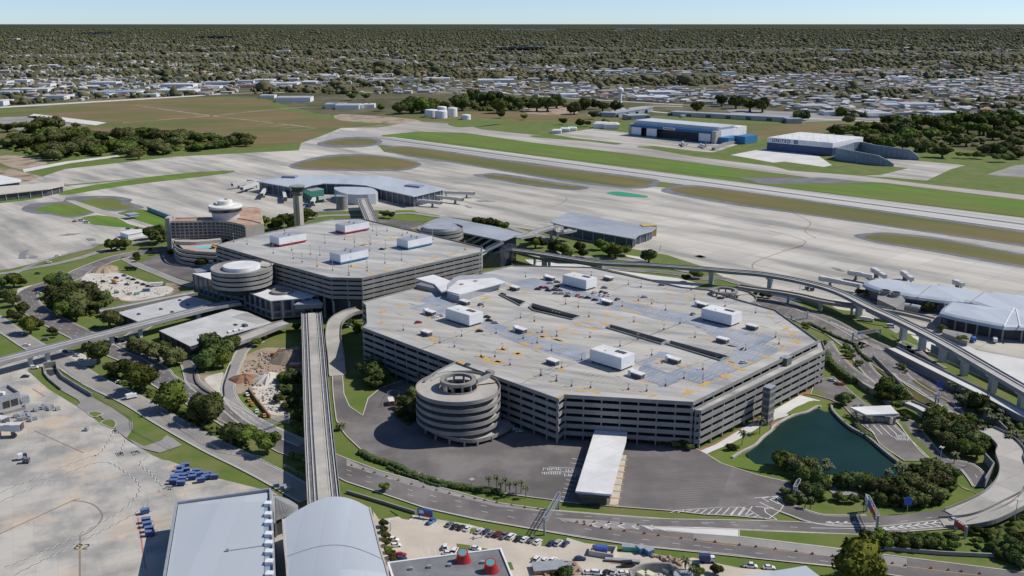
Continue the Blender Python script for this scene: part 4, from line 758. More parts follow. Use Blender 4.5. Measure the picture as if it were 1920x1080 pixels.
hc = W("R5: 585,400", 'F', 41)[0]; b = MB(); b.lathe(hc, [(11.5, 28), (12.5, 34.5), (14.8, 35.4)], 48); part('restaurant_base', b, M('pale_plaster', (.60, .60, .62), (.5, .5, .53), .3, .8), H)
b = MB(); b.lathe(hc, [(14.6, 35.4), (14.8, 38.3)], 48); part('restaurant_windows', b, GLASSD, H); b = MB(); b.lathe(hc, [(14.9, 38.3), (15.3, 39.5), (14.6, 40.6), (6.8, 41.3), (6.5, 44.8), (5.5, 45.1), (.1, 45.2)], 48); part('restaurant_roof', b, M('cream_roof', (.74, .73, .68), (.66, .65, .6), .3, .7), H)
b = MB(); b.lathe((hc.x-9.5, hc.y), [(.1, 43), (1.2, 42.5), (1.3, 41)], 12); b.box((hc.x+1, hc.y+1), 2.5, 1.5, 45.2, 46.2); part('roof_equipment', b, STEEL, H)
# podium with pool terrace
pod = ccw(W("R5: 120,720 210,800 330,820 500,830 520,760 620,690 300,690", 'F', 12.5)); b = MB(); b.prism(pod, .3, 12.4); part('podium_core', b, GINT, H)  # near-black core paints the shade behind the terrace bands
po = resample(smooth(W("R5: 110,720 140,780 200,812 330,830 520,840", 'F', 12.5), 6), 2.0)
for i in range(4): z = 12.5-i*3.6; b = MB(); b.wall(po, .5, z-1.3, z+.9); part('terrace_band', b, BEIGE, H)
b = MB(); b.sheet(pod, 12.55); part('pool_terrace', b, M('terrace_paving', (.48, .36, .29), (.4, .32, .27), .3, .9), H)
pc = W("R5: 412,783", 'F', 12.6)[0]; b = MB(); b.add([(pc.x+8.5*cos(a*pi/16), pc.y+6*sin(a*pi/16), 12.62) for a in range(32)], [tuple(range(32))]); part('pool', b, POOL, H)
b = MB(); b.wall(resample(smooth(W("R5: 150,730 300,735 430,725 560,712", 'F', 15), 4), 3), 6, 12.4, 15.5); part('terrace_pavilion', b, BEIGE, H)
# ---- control tower ----
ct = W("562,434")[0]; o = thing('control_tower', 'tall square concrete control tower with dark glazed cab beyond the terminal roof', 'control tower', (ct.x, ct.y, .3))
zc = CH-(CH)*0; hT = 40.0
# height from its top at v=348 over its foot
f_ = ct.y; hT = CH-(sqrt(f_**2)*((348-540)*CP+FPX*SP)/(FPX*CP-(348-540)*SP)); 
b = MB(); b.box(ct, 6.8, 6.8, .3, hT-9.5, (.35, 1, 0)); part('shaft', b, BEIGE, o); b = MB(); b.box(ct, 7.6, 1.0, .3, hT-9.5, (.35, 1, 0)); part('shaft_rib', b, GCON, o)
b = MB(); b.lathe(ct, [(4.2, hT-9.5), (5.6, hT-7.5), (5.2, hT-5.6), (6.2, hT-5)], 8); part('cab_base', b, M('cab_concrete', (.16, .155, .15), None), o); b = MB(); b.lathe(ct, [(5.6, hT-5), (7.4, hT-1)], 8); part('cab_windows', b, GLASSD, o)
b = MB(); b.lathe(ct, [(7.8, hT-1), (7.8, hT), (.1, hT+.1)], 8); part('cab_roof', b, GCON, o); b = MB(); b.cyl(ct, .15, .1, hT, hT+4, 6); b.cyl((ct.x+2, ct.y), .1, .1, hT, hT+2.5, 6); part('antenna', b, STEEL, o)
# ---- airsides ----
def hall(name, s, z0, z1, label, wallm=GLASSD, roofm=GREYL, reg='F', lip=1.5, pil=12, th=1.0, sm=0):
    poly = W(s, reg, z1); poly = smooth(poly, sm, True) if sm else poly; poly = ccw(poly); c = sum((Vector(p) for p in poly), Vector())/len(poly); o = thing(name, label, 'airport concourse', (c.x, c.y, z0)); inn = off(poly, -lip-1, True)
    b = MB(); b.prism(inn, z0, z1-th-.01); part('walls', b, wallm, o); b = MB(); b.prism(poly, z1-th, z1); part('roof', b, roofm, o)
    if pil:
        b = MB()
        for i in range(len(inn)):
            a, b2 = Vector((inn[i].x, inn[i].y, 0)), Vector((inn[(i+1) % len(inn)].x, inn[(i+1) % len(inn)].y, 0)); L_ = (b2-a).length; k = round(L_/pil); t = (b2-a).normalized() if L_ else AX; nr = Vector((t.y, -t.x, 0))
            for j in range(k): b.box(a.lerp(b2, (j+.5)/k)+nr*.4, .8, .8, z0, z1-th, t)
        part('column', b, STEEL, o)
    return o
DW = M('dark_blue_wall', (.055, .07, .10), (.08, .095, .13), .1, .4)
af = hall('concourse', "S1: 390,190 820,265 960,262 1050,235 1180,216 1500,225 1700,240 1900,290 F: 775,368 835,354 790,343 720,330 640,328 560,328 505,335", .3, 13, 'boomerang shaped concourse with broad pale blue metal roof behind the control tower', DW, sm=0)
b = MB(); b.box(W("S1: 790,148", 'F', 13)[0], 18, 9, 13, 15.5, (1, -.2, 0)); b.box(W("R6: 610,240", 'F', 13)[0], 22, 10, 13, 15, (1, -.6, 0)); part('roof_unit', b, M('roof_unit_blue', (.18, .22, .32), (.25, .3, .4), .2), af)
b = MB(); b.prism(smooth(W("S1: 1320,262 1480,345 1820,340 1810,290 1700,262", 'F', 12), 3, True), .3, 12); part('station_lobby', b, GREYL, af)
b = MB(); b.prism(W("S1: 950,330 1050,385 1200,372 1200,290 1090,265 960,285", 'F', 7), .3, 8); part('side_block', b, M('green_panel', (.02, .12, .08), (.03, .15, .1), .2, .6), af); b = MB(); b.prism(W("S1: 950,285 1040,310 1200,285 1090,260", 'F', 8.4), 8.01, 8.5); part('side_block_roof', b, STEEL, af)
tk = W("S1: 1420,530")[0]; o = thing('storage_tank', 'grey concrete storage tank beside the far guideway portal', 'tank', (tk.x, tk.y, .3)); b = MB(); b.cyl(tk, 6.5, 6.5, .3, 15, 32); part('shell', b, GCON, o); b = MB(); b.lathe(tk, [(6.8, 15.01), (6.8, 15.8), (5.8, 15.8), (5.8, 15.2), (.1, 15.2)], 32); part('rim', b, STEEL, o)
ac = hall('concourse', "R7: 130,985 200,940 270,908 520,955 920,1025 890,1050 790,1080 F: 1190,448 1100,432 1062,424", .3, 10, 'long straight concourse with grey curved metal roof and yellow end wall', DW, GREYR)
b = MB(); b.box(W("R7: 860,1065", 'F', 3)[0], 14, 9, .3, 10.8, (1, .25, 0)); part('yellow_end_block', b, M('ochre_panel', (.55, .38, .12), (.48, .34, .14), .3), ac)
b = MB(); b.box(W("R7: 270,1025", 'F', 4)[0], 8, 6, .3, 8, (1, .25, 0)); part('ochre_stair_block', b, MATS['ochre_panel'], ac)
# station building with the swept roof
stn_o = thing('transit_station', 'glass walled transit station with a long swept grey roof and slanting ribs', 'station', W("900,480")[0])
za, zb2 = 24, 24; rp = W("S6: 130,170 250,115 400,65 500,62 900,140 1300,215 1770,335 1600,370 1450,430 1380,440 1000,360 700,295 690,240 560,180 480,165 300,165", 'F', 24); b = MB(); b.prism(rp, 22.8, 24); part('roof', b, GREYR, stn_o)
b = MB(); b.prism(W("S6: 1370,480 1640,470 1560,600 1380,640 1080,660", 'F', 13), .3, 13); part('lower_hall', b, GLASSD, stn_o); b = MB(); b.prism(W("S6: 705,300 1000,365 1370,445 1450,430 1640,375 1500,310 900,200 700,200", 'F', 22), .3, 22.7); part('glass_hall', b, GLASSD, stn_o)
b = MB()
for s in ((1000, 365, 810, 470), (1120, 390, 930, 490), (1260, 415, 1065, 530), (1390, 445, 1150, 575), (1430, 480, 1080, 655)):
    p0 = W("S6: %d,%d" % s[:2], 'F', 23.5)[0]; p1 = W("S6: %d,%d" % s[2:], 'F', 16)[0]; b.bar(p0, p1, 1.6)
part('slanting_rib', b, STEEL, stn_o)
b = MB(); b.prism(W("S6: 1075,580 1150,570 1280,540 1090,660", 'F', 15), 13.5, 15); part('lower_canopy', b, WROOF, stn_o)
b = MB()
for p in W("S6: 1235,780 1370,800 1540,750 1100,760", 'F', 1): b.cyl(p, 1.0, 1.0, .3, 15, 10)
part('tall_column', b, DMET, stn_o)
# right hand concourse: barrel roofed bays
def barrel(par, name, a, b2, wd, z0, zr, roofm=GREYL, n=12, ends=False, close=True):
    a, b2 = Vector((a[0], a[1], 0)), Vector((b2[0], b2[1], 0)); t = (b2-a).normalized(); s_ = Vector((t.y, -t.x, 0)); m_ = MB(); vs = []
    for p in (a, b2):
        for i in range(n+1):
            x = -1+2*i/n; zz = z0+(zr-z0)*(1-abs(x)**2.6); vs.append(tuple(p+s_*(x*wd/2)+UP*zz))
    fs = [(i, i+1, n+1+i+1, n+1+i) for i in range(n)]; fs += [tuple(range(n+1)), tuple(range(n+1, 2*n+2))]; m_.add(vs, fs); return part(name, m_, roofm, par)
rc = thing('concourse', 'oval ended concourse with several barrel roofed pale blue bays at the right', 'airport concourse', W("RE: 1100,500")[0])
oval = smooth(W("RE: 470,400 500,365 600,345 760,355 920,380 1090,405 1150,395 1350,430 1560,470 1640,460 2100,530 2400,600 2300,700 1700,640 1440,565 1220,548 960,515 850,500 620,455", 'F', 10), 4, True)
oc = ccw(oval); b = MB(); b.prism(off(oc, -2.5, True), .3, 9); part('walls', b, DW, rc); b = MB(); o_a, o_b, o_c = off(oc, 0, True), off(oc, -1.2, True), off(oc, -4, True); nn = len(oc)
vs = [(p.x, p.y, 8.0) for p in o_a]+[(p.x, p.y, 9.6) for p in o_b]+[(p.x, p.y, 10.8) for p in o_c]; b.add(vs, [(k*nn+i, k*nn+(i+1) % nn, (k+1)*nn+(i+1) % nn, (k+1)*nn+i) for k in (0, 1) for i in range(nn)]+[tuple(range(2*nn, 3*nn))]); part('roof', b, GREYL, rc)
b = MB()
for s in ("RE: 960,515 1090,408", "RE: 1435,565 1560,472"): pp = W(s, 'F', 10.9); b.wall(pp, .8, 10.6, 11.3)
part('roof_seam', b, STEEL, rc)
b = MB()
for p in W("RE: 830,560 960,590 1080,590 910,575 1200,640 1030,590", 'F', 3): b.box(p, 1.1, 1.1, .3, 9, AX)
part('column', b, STEEL, rc)
r2 = thing('concourse_wing', 'front wing of the right concourse with a rounded pale roof on tall columns', 'airport concourse', W("RE: 1500,850")[0])
rp = ccw(W("RE: 1150,650 1170,610 1250,548 1450,570 1800,620 2000,640 2300,700 2400,800 1920,780 1740,775 1500,730 1300,690", 'F', 11)); b = MB(); nn = len(rp); o_b, o_c = off(rp, -1.0, True), off(rp, -3.2, True)
vs = [(p.x, p.y, 8.4) for p in rp]+[(p.x, p.y, 10.2) for p in o_b]+[(p.x, p.y, 11.2) for p in o_c]; b.add(vs, [(k*nn+i, k*nn+(i+1) % nn, (k+1)*nn+(i+1) % nn, (k+1)*nn+i) for k in (0, 1) for i in range(nn)]+[tuple(range(2*nn, 3*nn))]); part('roof', b, GREYL, r2)
b = MB(); b.prism(off(rp, -6, True), .3, 9); part('walls', b, LG, r2); b = MB()
inn = off(rp, -1.5, True)
for i in range(nn):
    a, b2 = Vector((inn[i].x, inn[i].y, 0)), Vector((inn[(i+1) % nn].x, inn[(i+1) % nn].y, 0)); k = max(1, round((b2-a).length/9))
    for j in range(k): p = a.lerp(b2, j/k); b.cyl(p, .6, .6, .3, 9.4, 8)
part('column', b, GCON, r2); b = MB()
for s in ("RE: 1740,775 1830,610", "RE: 1885,780 1850,620"): pp = W(s, 'F', 11.2); b.wall(pp, .7, 11, 11.6)
part('roof_rib', b, WALLW, r2)
# cooling plant in front of it
cp = block('cooling_plant', "RE: 600,530 610,480 640,460 800,480 850,540 770,610", .3, 9, GCON, GCON, 'concrete cooling plant with two fan stacks beside the oval concourse', 'plant building', lip=.1)
b = MB()
for p in W("RE: 672,460 765,478", 'F', 11.5): b.lathe(p, [(3.8, 9), (3.2, 10.2), (3.6, 12.2), (3.2, 12.2), (2.9, 9.5)], 20)
part('fan_stack', b, GCON, cp)
cb = thing('storage_shed', 'small shed with rounded pale roof next to the cooling plant', 'shed', W("RE: 900,610")[0]); pp = W("RE: 835,600 985,630", 'F', 2); barrel(cb, 'roof', pp[0], pp[1], 6, 3.4, 5.2); b = MB(); b.box((pp[0]+pp[1])/2, (pp[1]-pp[0]).length-.5, 5.4, .3, 3.4, (pp[1]-pp[0])); part('walls', b, GCON, cb)
block('loading_bay', "RE: 1185,830 1200,800 1450,850 1410,910", .3, 4, GCON, GCON, 'low concrete loading bay under the front wing of the right concourse', lip=.2)
# the near airside: two great roofs at the bottom edge
na = thing('concourse', 'large flat pale roofed concourse at the bottom edge with a strip of rooftop units', 'airport concourse', W("420,1000")[0]); z = 12.5
rp = W("RM: 140,425 1000,300 1025,700 1040,1080 F: 520,1250 290,1250 RM: 30,1080", 'F', z); b = MB(); b.prism(rp, .3, z-1); part('walls', b, DW, na)
b = MB(); b.prism(W("RM: 165,435 940,330 985,325 935,460 935,1080 F: 495,1250 300,1250 RM: 60,1080", 'F', z), z-1, z-.1); part('roof', b, GREYL, na)
b = MB(); b.wall(off(ccw([Vector(p) for p in rp]), -.4, True), .8, z-1, z+.8, True); part('parapet', b, STEEL, na); b = MB(); b.prism(W("RM: 935,460 990,325 1000,330 1030,1080 F: 518,1250 497,1250", 'F', z), z-.95, z-.3); part('plant_strip', b, M('steel_blue', (.24, .31, .40), (.3, .37, .46), .2, .5), na)
b = MB()
for y in (440, 535, 610, 715, 795, 875, 965, 1075): b = MB(); b.box(W("RM: %d,%d" % (965+y*.02, y), 'F', z)[0], 2.6, 2.6, z-.3, z+1.2); part('rooftop_unit', b, WALLW, na)
b = MB(); pp = W("RM: 610,855 935,808", 'F', z); b.wall(pp, .3, z-.1, z+.25); b.box(pp[0], 1.0, .8, z-.1, z+.9); part('roof_pipe', b, STEEL, na)
b = MB(); b.prism(W("RM: 0,1060 0,545 30,520 100,520 30,1060", 'F', .4), .31, .36); 
o = thing('round_annex', 'ribbed grey quarter round annex roof between the two near concourses', 'annex', W("RM: 1120,480")[0]); rp = smooth(W("RM: 1030,370 1060,370 1150,400 1230,450 1275,495", 'F', 7), 4)+W("RM: 1110,560 1050,580 1030,600", 'F', 7); b = MB(); b.prism(rp, .3, 7); part('walls', b, LG, o); b = MB(); b.prism(off(ccw(rp), .4, True), 7, 7.4); part('roof', b, M('ribbed_roof', (.34, .35, .36), (.28, .29, .3), .3), o); b = MB()
for i in range(14): pp = W("RM: %d,%d %d,%d" % (1045+i*14, 375+i*7.5, 1045+i*10, 585-i*4), 'F', 7.5); b.wall(pp, .25, 7.4, 7.7)
part('roof_rib', b, GCON, o)
nb = thing('concourse', 'pale barrel roofed concourse at the bottom edge directly under the end of the central guideway', 'airport concourse', W("620,1000")[0]); z = 14
ls = W("RM: 1105,572 1120,800 1145,1080", 'F', z)+W("545,1250", 'F', z); rs_ = W("RM: 1890,468 RN: 300,830 375,1080", 'F', z)+W("765,1250", 'F', z)
NL = 12; vs = []; 
L3 = smooth(ls, 4); R3_ = smooth(rs_, 4); n3 = min(len(L3), len(R3_)); b = MB()
for i in range(n3):
    a_, c_ = Vector(L3[i]), Vector(R3_[i])
    for k in range(NL+1): x = k/NL; p = a_.lerp(c_, x); bow = sin(pi*x); p.z = z+2.6*bow-.0; p = p+Vector((0, 9*bow*(1-i/n3), 0)); vs.append(tuple(p))
b.add(vs, [(i*(NL+1)+k, i*(NL+1)+k+1, (i+1)*(NL+1)+k+1, (i+1)*(NL+1)+k) for i in range(n3-1) for k in range(NL)]); part('roof', b, GREYL, nb, smooth=True)
b = MB(); fr_ = [Vector(v) for v in vs[:NL+1]]; base = [Vector((p.x, p.y, 0)) for p in fr_]; b.wall(off([Vector((p.x, p.y, 0)) for p in fr_], 1.0 if off(fr_, 1)[5].y < fr_[5].y else -1.0), .5, .3, [p.z-.3 for p in fr_]); part('front_wall', b, DW, nb)
for side, pts2 in (('side_wall', L3[:n3]), ('side_wall', R3_[:n3])): b = MB(); b.wall(pts2, .6, .3, z+.4); part(side, b, BEIGE, nb)
b = MB(); cc_ = []
for k in range(NL+1): p = Vector(vs[(n3//2)*(NL+1)+k]); q2 = Vector(vs[(n3//2+1)*(NL+1)+k]); cc_.append(p+UP*.05)
b.wall(cc_, .25, [p.z for p in cc_], [p.z+.12 for p in cc_]); part('roof_seam', b, STEEL, nb)
# flat roof with the red cowls
fc = thing('flat_roof_building', 'dark grey flat roofed building with white edge and two red cowls at the bottom edge', 'building', W("830,1100")[0]); z = 9; rp = W("RN: 375,970 1385,843 1490,1100 F: 1000,1250 790,1250", 'F', z); b = MB(); b.prism(rp, .3, z-.01); part('walls', b, GCON, fc)
b = MB(); b.sheet(rp, z); part('roof', b, M('bitumen_roof', (.15, .155, .165), (.22, .225, .235), .12, .8, (.12, .12, .13), .05, detail=8), fc); b = MB(); b.wall(ccw([Vector(p) for p in rp]), .7, z-.6, z+.6, True); part('white_parapet', b, WALLW, fc)
b = MB()
for p in W("RN: 745,1005 580,1022 925,990 1225,965", 'F', z): b.box(p, 1.4, 1.2, z, z+1)
part('roof_vent', b, STEEL, fc)
for s, lab, ex in (("RN: 1050,945", 'smaller red cowl farther left on the dark flat roof', (-.6, -.9)), ("RN: 1300,1035", 'larger red cowl with a round glass top on the dark flat roof', (1.2, 2.2))):
    p = W(s, 'F', z)[0]; o = thing('roof_cowl', lab, 'cowl', (p.x, p.y, z)); b = MB(); n = 24; vs = []
    prof = [(3.0, 0, 0), (2.6, 1.2, .15), (2.15, 2.6, .5), (2.1, 3.8, .8)]
    for r_, zz, k in prof: vs += [(p.x+r_*cos(2*pi*i/n)+(-.3)*k, p.y+r_*sin(2*pi*i/n)*(.9)-.5*k, z+zz+(sin(2*pi*i/n)*.9*k)) for i in range(n)]
    b.add(vs, [(k*n+i, k*n+(i+1) % n, (k+1)*n+(i+1) % n, (k+1)*n+i) for k in range(3) for i in range(n)]); part('hood', b, REDP, o, smooth=True)
    top = vs[-n:]; cx = sum(v[0] for v in top)/n; cy = sum(v[1] for v in top)/n; cz = sum(v[2] for v in top)/n; b = MB(); b.add([(cx+(v[0]-cx)*.75, cy+(v[1]-cy)*.75, cz+(v[2]-cz)*.75+.05) for v in top], [tuple(range(n))]); part('glass_disc', b, M('cyan_glass', (.12, .34, .36), None, rough=.2), o)
    b = MB(); b.add(top+[(cx+(v[0]-cx)*.75, cy+(v[1]-cy)*.75, cz+(v[2]-cz)*.75+.03) for v in top], [(i, (i+1) % n, n+(i+1) % n, n+i) for i in range(n)]); part('rim', b, REDP, o)
# ================= GUIDEWAYS, RAMPS, HANGARS, GANTRIES =================
TRK = M('guideway_concrete', (.47, .44, .385), (.36, .34, .31), .1, .9, (.28, .27, .25), .04, detail=8)
FDECK = M('flyover_deck', (.50, .475, .43), (.36, .345, .32), .08, .9, (.42, .39, .34), .03, detail=10, grid=(14, 14, .6, .15, (.7, .7, .7)))
GIR = M('girder_concrete', (.30, .30, .30), (.22, .225, .23), .08, .9)
PIER = M('pier_concrete', (.52, .53, .53), (.42, .43, .44), .2, .9)
def at_z(pts, zs):
    c = [Vector((p.x, p.y, z)) for p, z in zip(pts, zs)]; return smooth(c, 6)
def guideway(label, s, zs, wd, piers=(), pierw=2.2, rails=True, mode='two', dz=1.0, name='guideway', pz=0.3, cat='guideway', deckm=None):
    us = q(s); c = at_z([P(u, v, z) for (u, v), z in zip(us, zs)], zs); o = thing(name, label, cat, (c[0].x, c[0].y, 0)); L_, Rr = off(c, -wd/2), off(c, wd/2); Z = [p.z for p in c]
    b = MB(); b.strip(L_, Rr, Z); b.wall(off(c, 0), wd-.3, [z-dz for z in Z], [z-.06 for z in Z]); part('deck', b, deckm or TRK, o)
    for k in (-1, 1):
        b = MB(); b.wall(off(c, k*(wd/2-.15)), .3, [z-dz*1.1 for z in Z], [z+1.05 for z in Z]); part('edge_girder', b, GIR if mode != 'road' else GCON, o)
    if mode == 'two':                  # a running track on each side of a middle walkway
        for k in (-1, 1):
            b = MB(); x = k*wd*.34; b.strip(off(c, x-wd*.12), off(c, x+wd*.12), [z+.02 for z in Z]); part('track_bed', b, M('track_bed_dark', (.10, .10, .10), (.16, .155, .15), .3, .9), o)
            for j in (-1, 1): b = MB(); b.wall(off(c, x+j*wd*.075), .45, [z+.03 for z in Z], [z+.45 for z in Z]); part('running_rail', b, PIER, o)
        b = MB(); b.strip(off(c, -wd*.17), off(c, wd*.17), [z+.5 for z in Z]); b.wall(off(c, -wd*.17), .2, [z+.1 for z in Z], [z+.6 for z in Z]); b.wall(off(c, wd*.17), .2, [z+.1 for z in Z], [z+.6 for z in Z]); part('walkway', b, TRK, o)
    elif mode == 'side':
        for k in (-.3, .3):
            b = MB(); x = k*wd; b.strip(off(c, x-wd*.13), off(c, x+wd*.13), [z+.02 for z in Z]); part('track_bed', b, MATS.get('track_bed_dark') or TRK, o)
            b = MB(); b.wall(off(c, x), .8, [z+.03 for z in Z], [z+.5 for z in Z]); part('running_rail', b, PIER, o)
    for p in piers:
        p = P(*p, 0); d = min(range(len(c)), key=lambda i: (c[i].x-p.x)**2+(c[i].y-p.y)**2); t = (c[min(d+1, len(c)-1)]-c[max(d-1, 0)]); t.z = 0; t.normalize(); top = c[d].z-dz
        cx = Vector((c[d].x, c[d].y, 0)); b = MB(); b.box(cx, pierw, pierw*1.15, pz, top-1.4, t); b.box(cx, pierw*1.1, pierw*2.2, top-1.5, top-.02, t, 1.25); part('pier', b, PIER, o)
    return o
guideway('straight central guideway with two dark tracks beside a pale walkway, running to the bottom edge', "584,588 588,650 592,720 597,800 603,880 609,955", [10.5]*6, 13.6, [(590, 640), (594, 710), (600, 800), (606, 900)], 2.6)
guideway('guideway crossing the left side of the photograph on low piers', "448,567 396,576 312,597 208,624 104,650 0,677 -160,716", [8.5]*7, 9.5, [(370, 600), (255, 630), (204, 645), (145, 658), (92, 675), (40, 685), (-60, 712)], 2.0, mode='side')
guideway('long curving guideway on tall piers sweeping round the right of the garage', "938,466 1000,474 1063,484 1125,493 1208,497 1312,504 1369,509 1433,515 1508,529 1571,547 1633,577 1696,606 1770,644 1853,692 1920,731 2060,812", [12]*16, 8.6, [(1026, 500), (1120, 520), (1330, 535), (1435, 548), (1597, 600), (1682, 637), (1722, 657), (1768, 681), (1816, 706), (1868, 738), (1925, 770)], 3.2, mode='side')
guideway('short guideway descending to the portal of the boomerang concourse', "S1: 1660,400 1690,480 1730,570 1780,680 1850,780", [10]*5, 13, [(689, 398)], 2.4)
guideway('pale guideway between the transit station and the straight concourse', "S6: 1660,400 1900,350 R6: 1700,650 1900,600 R7: 200,1060 300,1045", [14, 13, 12.5, 12, 11, 10], 8.5, [(1010, 446), (1034, 440)], 1.8, mode='side')
guideway('low flyover road behind the garage running below the curving guideway', "R6: 1400,790 1560,830 1760,880 1920,910 RC: 200,130 440,150 620,185", [8, 8, 8, 8, 8, 8, 7], 9, [(1000, 497), (1040, 500)], 1.6, mode='road', name='flyover', cat='flyover')
guideway('narrow link road bridge from the far round ramp under the tall guideway', "RD: 400,370 560,395 760,420 960,455 1150,500 1400,540 RE: 500,600 800,650 1100,720", [7, 7.5, 7.5, 7.5, 7.5, 7.5, 7.5, 7, 6], 7, [(1470, 575), (1530, 585), (1600, 600)], 1.8, mode='road', name='flyover', cat='flyover')
guideway('pale curved ramp rising from the road to the terminal beside the central guideway', "633,704 630,668 625,630 630,603 650,588 674,581", [.6, 3.5, 7, 9.5, 10.5, 11], 10, [(648, 640), (640, 610)], 1.6, mode='road', name='ramp_bridge', cat='ramp')
guideway('curved drop off viaduct below the terminal with dark space under it', "RA: 560,960 700,905 800,870 900,830 1040,775 1150,745", [5.5]*6, 11, [(440, 640), (480, 630)], 1.4, mode='road', name='viaduct', cat='viaduct')
guideway('low viaduct from the oak grove to the far side of the terminal', "R9: 900,740 1100,700 1300,660 1520,615 1760,570", [4, 5, 5.5, 5.5, 5.5], 8, [(230, 588), (290, 575)], 1.4, mode='road', name='viaduct', cat='viaduct')
guideway('broad concrete flyover bending round the bottom right corner', "RQ: 1300,545 1420,500 1560,440 1700,360 1800,250 1830,130 1790,0 RK: 1800,960 1700,860 1560,790", [.8, 1.6, 2.8, 4.2, 5, 5.5, 5.5, 5.2, 4.5, 3.8], 12, [(1880, 905), (1905, 880), (1898, 850)], 2.2, mode='road', name='flyover', cat='flyover', deckm=FDECK)
guideway('outer flyover ramp leaving the bottom right corner below the broad flyover', "RQ: 1180,600 1400,590 1600,545 1800,450 1920,390 2100,290", [.7, 1.5, 3, 4, 4.5, 5], 8, [(1870, 958)], 1.8, mode='road', name='flyover', cat='flyover', deckm=FDECK)
guideway('pale raised roadway on a grey wall running along the teal wall', "RK: 720,60 900,150 1100,250 1300,350 1600,500 1920,665 2200,800", [1.5, 3, 4, 4.5, 5, 5, 5], 8, [], 1.8, mode='road', name='raised_road', cat='raised road', deckm=LIGHTC, dz=3.9)
guideway('small concrete underpass bridge between the oaks and the toll gate', "RK: 860,550 960,590 1060,640 1180,690", [4, 4.5, 4.5, 4], 7, [(1728, 785)], 2.5, mode='road', name='flyover', cat='flyover', deckm=LIGHTC)
# ---- canopy of the toll plaza and the toll gate ----
o = thing('toll_canopy', 'long bright white canopy over the toll booths in front of the garage', 'canopy', W("1115,890")[0]); zc = 6.6
rp = ccw(W("RI: 565,758 850,778 835,900 780,1080 RO: 800,345 475,315", 'F', zc)); b = MB(); b.prism(rp, zc-.9, zc); part('roof', b, WROOF, o)
b = MB(); pA, pB = W("RO: 640,350 RI: 715,800", 'F', .5); ax_ = (pB-pA).normalized(); Lc = (pB-pA).length
for k in range(9):
    for s_ in (-1, 1): b.box(pA+ax_*(k*Lc/8.4+1)+Vector((ax_.y, -ax_.x, 0))*(s_*5.5), .6, .6, .4, zc-.9, ax_)
part('column', b, STEEL, o)
for k in range(9):
    b = MB(); c_ = pA+ax_*(k*Lc/8.4+3.5); b.box(c_, 1.8, 4.6, .4, 3.4, ax_); b.box(c_, 1.2, 11, .4, .75, ax_); part('toll_booth', b, M('booth_blue', (.12, .16, .24), (.18, .2, .25), .5), o)
b = MB(); b.box(W("RO: 640,400", 'F', 2)[0], 11, 2.5, .4, 4.6, (1, -.05, 0)); b.box(W("RO: 640,360", 'F', 5)[0], 13.5, .6, 4.2, 5.7, (1, -.05, 0)); part('end_office', b, GLASSD, o)
isl = MB(); ish = W("RO: 880,0 935,0 860,440 780,450"); isl.sheet(ish, .44); struct('path', isl, KERB)
im = MB()
for k in range(16):
    p = W("RO: 908,15")[0].lerp(W("RO: 822,450")[0], k/15); im.box(p, 4.5, .9, .45, .6 , ax_.cross(UP)) if k % 2 else None
struct('road_marking', im, YEL)
o = thing('toll_gate', 'small white roofed toll gate across the lanes beside the lake', 'toll gate', W("RK: 580,680")[0]); zc = 5.5
b = MB(); b.prism(W("RK: 355,592 720,575 790,650 500,660", 'F', zc), zc-1.0, zc); part('roof', b, WROOF, o); b = MB()
for p in W("RK: 400,690 700,740 750,745 420,720", 'F', .5): b.box(p, 1, 1, .4, zc-1)
part('column', b, GCON, o); b = MB()
for k in range(5): b.box(W("RK: %d,%d" % (515+k*38, 715+k*2), 'F', .5)[0], 1.4, 3.2, .4, 3, (.5, 1, 0))
part('booth', b, STEEL, o); b = MB(); b.box(W("RK: 620,662", 'F', 4.2)[0], 17, .3, 3.6, 4.6, (1, .02, 0)); part('name_board', b, DMET, o)
for s in (("gate",),): pass
# ---- gantries ----
def gantry(label, sa, sb, h, boards=(), pn='sign_gantry', deep=2.0):
    a, b2 = W(sa)[0], W(sb)[0]; o = thing(pn, label, 'sign gantry', (a.x, a.y, .4)); t = (b2-a).normalized(); n_ = Vector((t.y, -t.x, 0)); L_ = (b2-a).length
    for p in (a, b2): m_ = MB(); m_.box(p, .8, .8, .4, h+.3, t); part('post', m_, STEEL, o)
    m_ = MB()
    for dz_ in (0, 1.8):
        for s_ in (-.7, .7): m_.bar(a+n_*s_+UP*(h-1.8+dz_), b2+n_*s_+UP*(h-1.8+dz_), .22)
    k = int(L_/1.8)
    for i in range(k):
        x0, x1 = a+t*(i*L_/k), a+t*((i+1)*L_/k)
        for s_ in (-.7, .7): m_.bar(x0+n_*s_+UP*(h-1.8+(1.8 if i % 2 else 0)), x1+n_*s_+UP*(h-(1.8 if i % 2 else 0)), .13)
        m_.bar(x0-n_*.7+UP*h, x0+n_*.7+UP*h, .13)
    part('truss', m_, STEEL, o)
    for (f0, f1, hh, mt) in boards:
        m_ = MB(); x0, x1 = a.lerp(b2, f0), a.lerp(b2, f1); m_.wall([x0+n_*(-1.0), x1+n_*(-1.0)], .2, h-2.1, h-2.1+hh); part('sign_board', m_, mt, o)
    return o
SB, SRED = M('sign_blue', (.02, .10, .42), (.03, .13, .5), .5, .5), M('sign_red', (.45, .03, .05), (.38, .03, .04), .5, .5)
gantry('grey truss gantry across the near road left of the toll canopy, without boards', "RO: 195,712", "RO: 325,480", 7.8)
gantry('grey truss gantry across the curved road above the near oaks', "RG: 860,850", "RG: 1165,745", 5.5)
gantry('gantry with white, blue and red boards over the road near the bottom right', "RQ: 590,690", "RQ: 500,500", 7.5, [(.02, .45, 3.2, SRED), (.45, .7, 3.4, SB), (.7, 1.0, 2.9, WALLW), (.1, .3, 1.0, WALLW)])
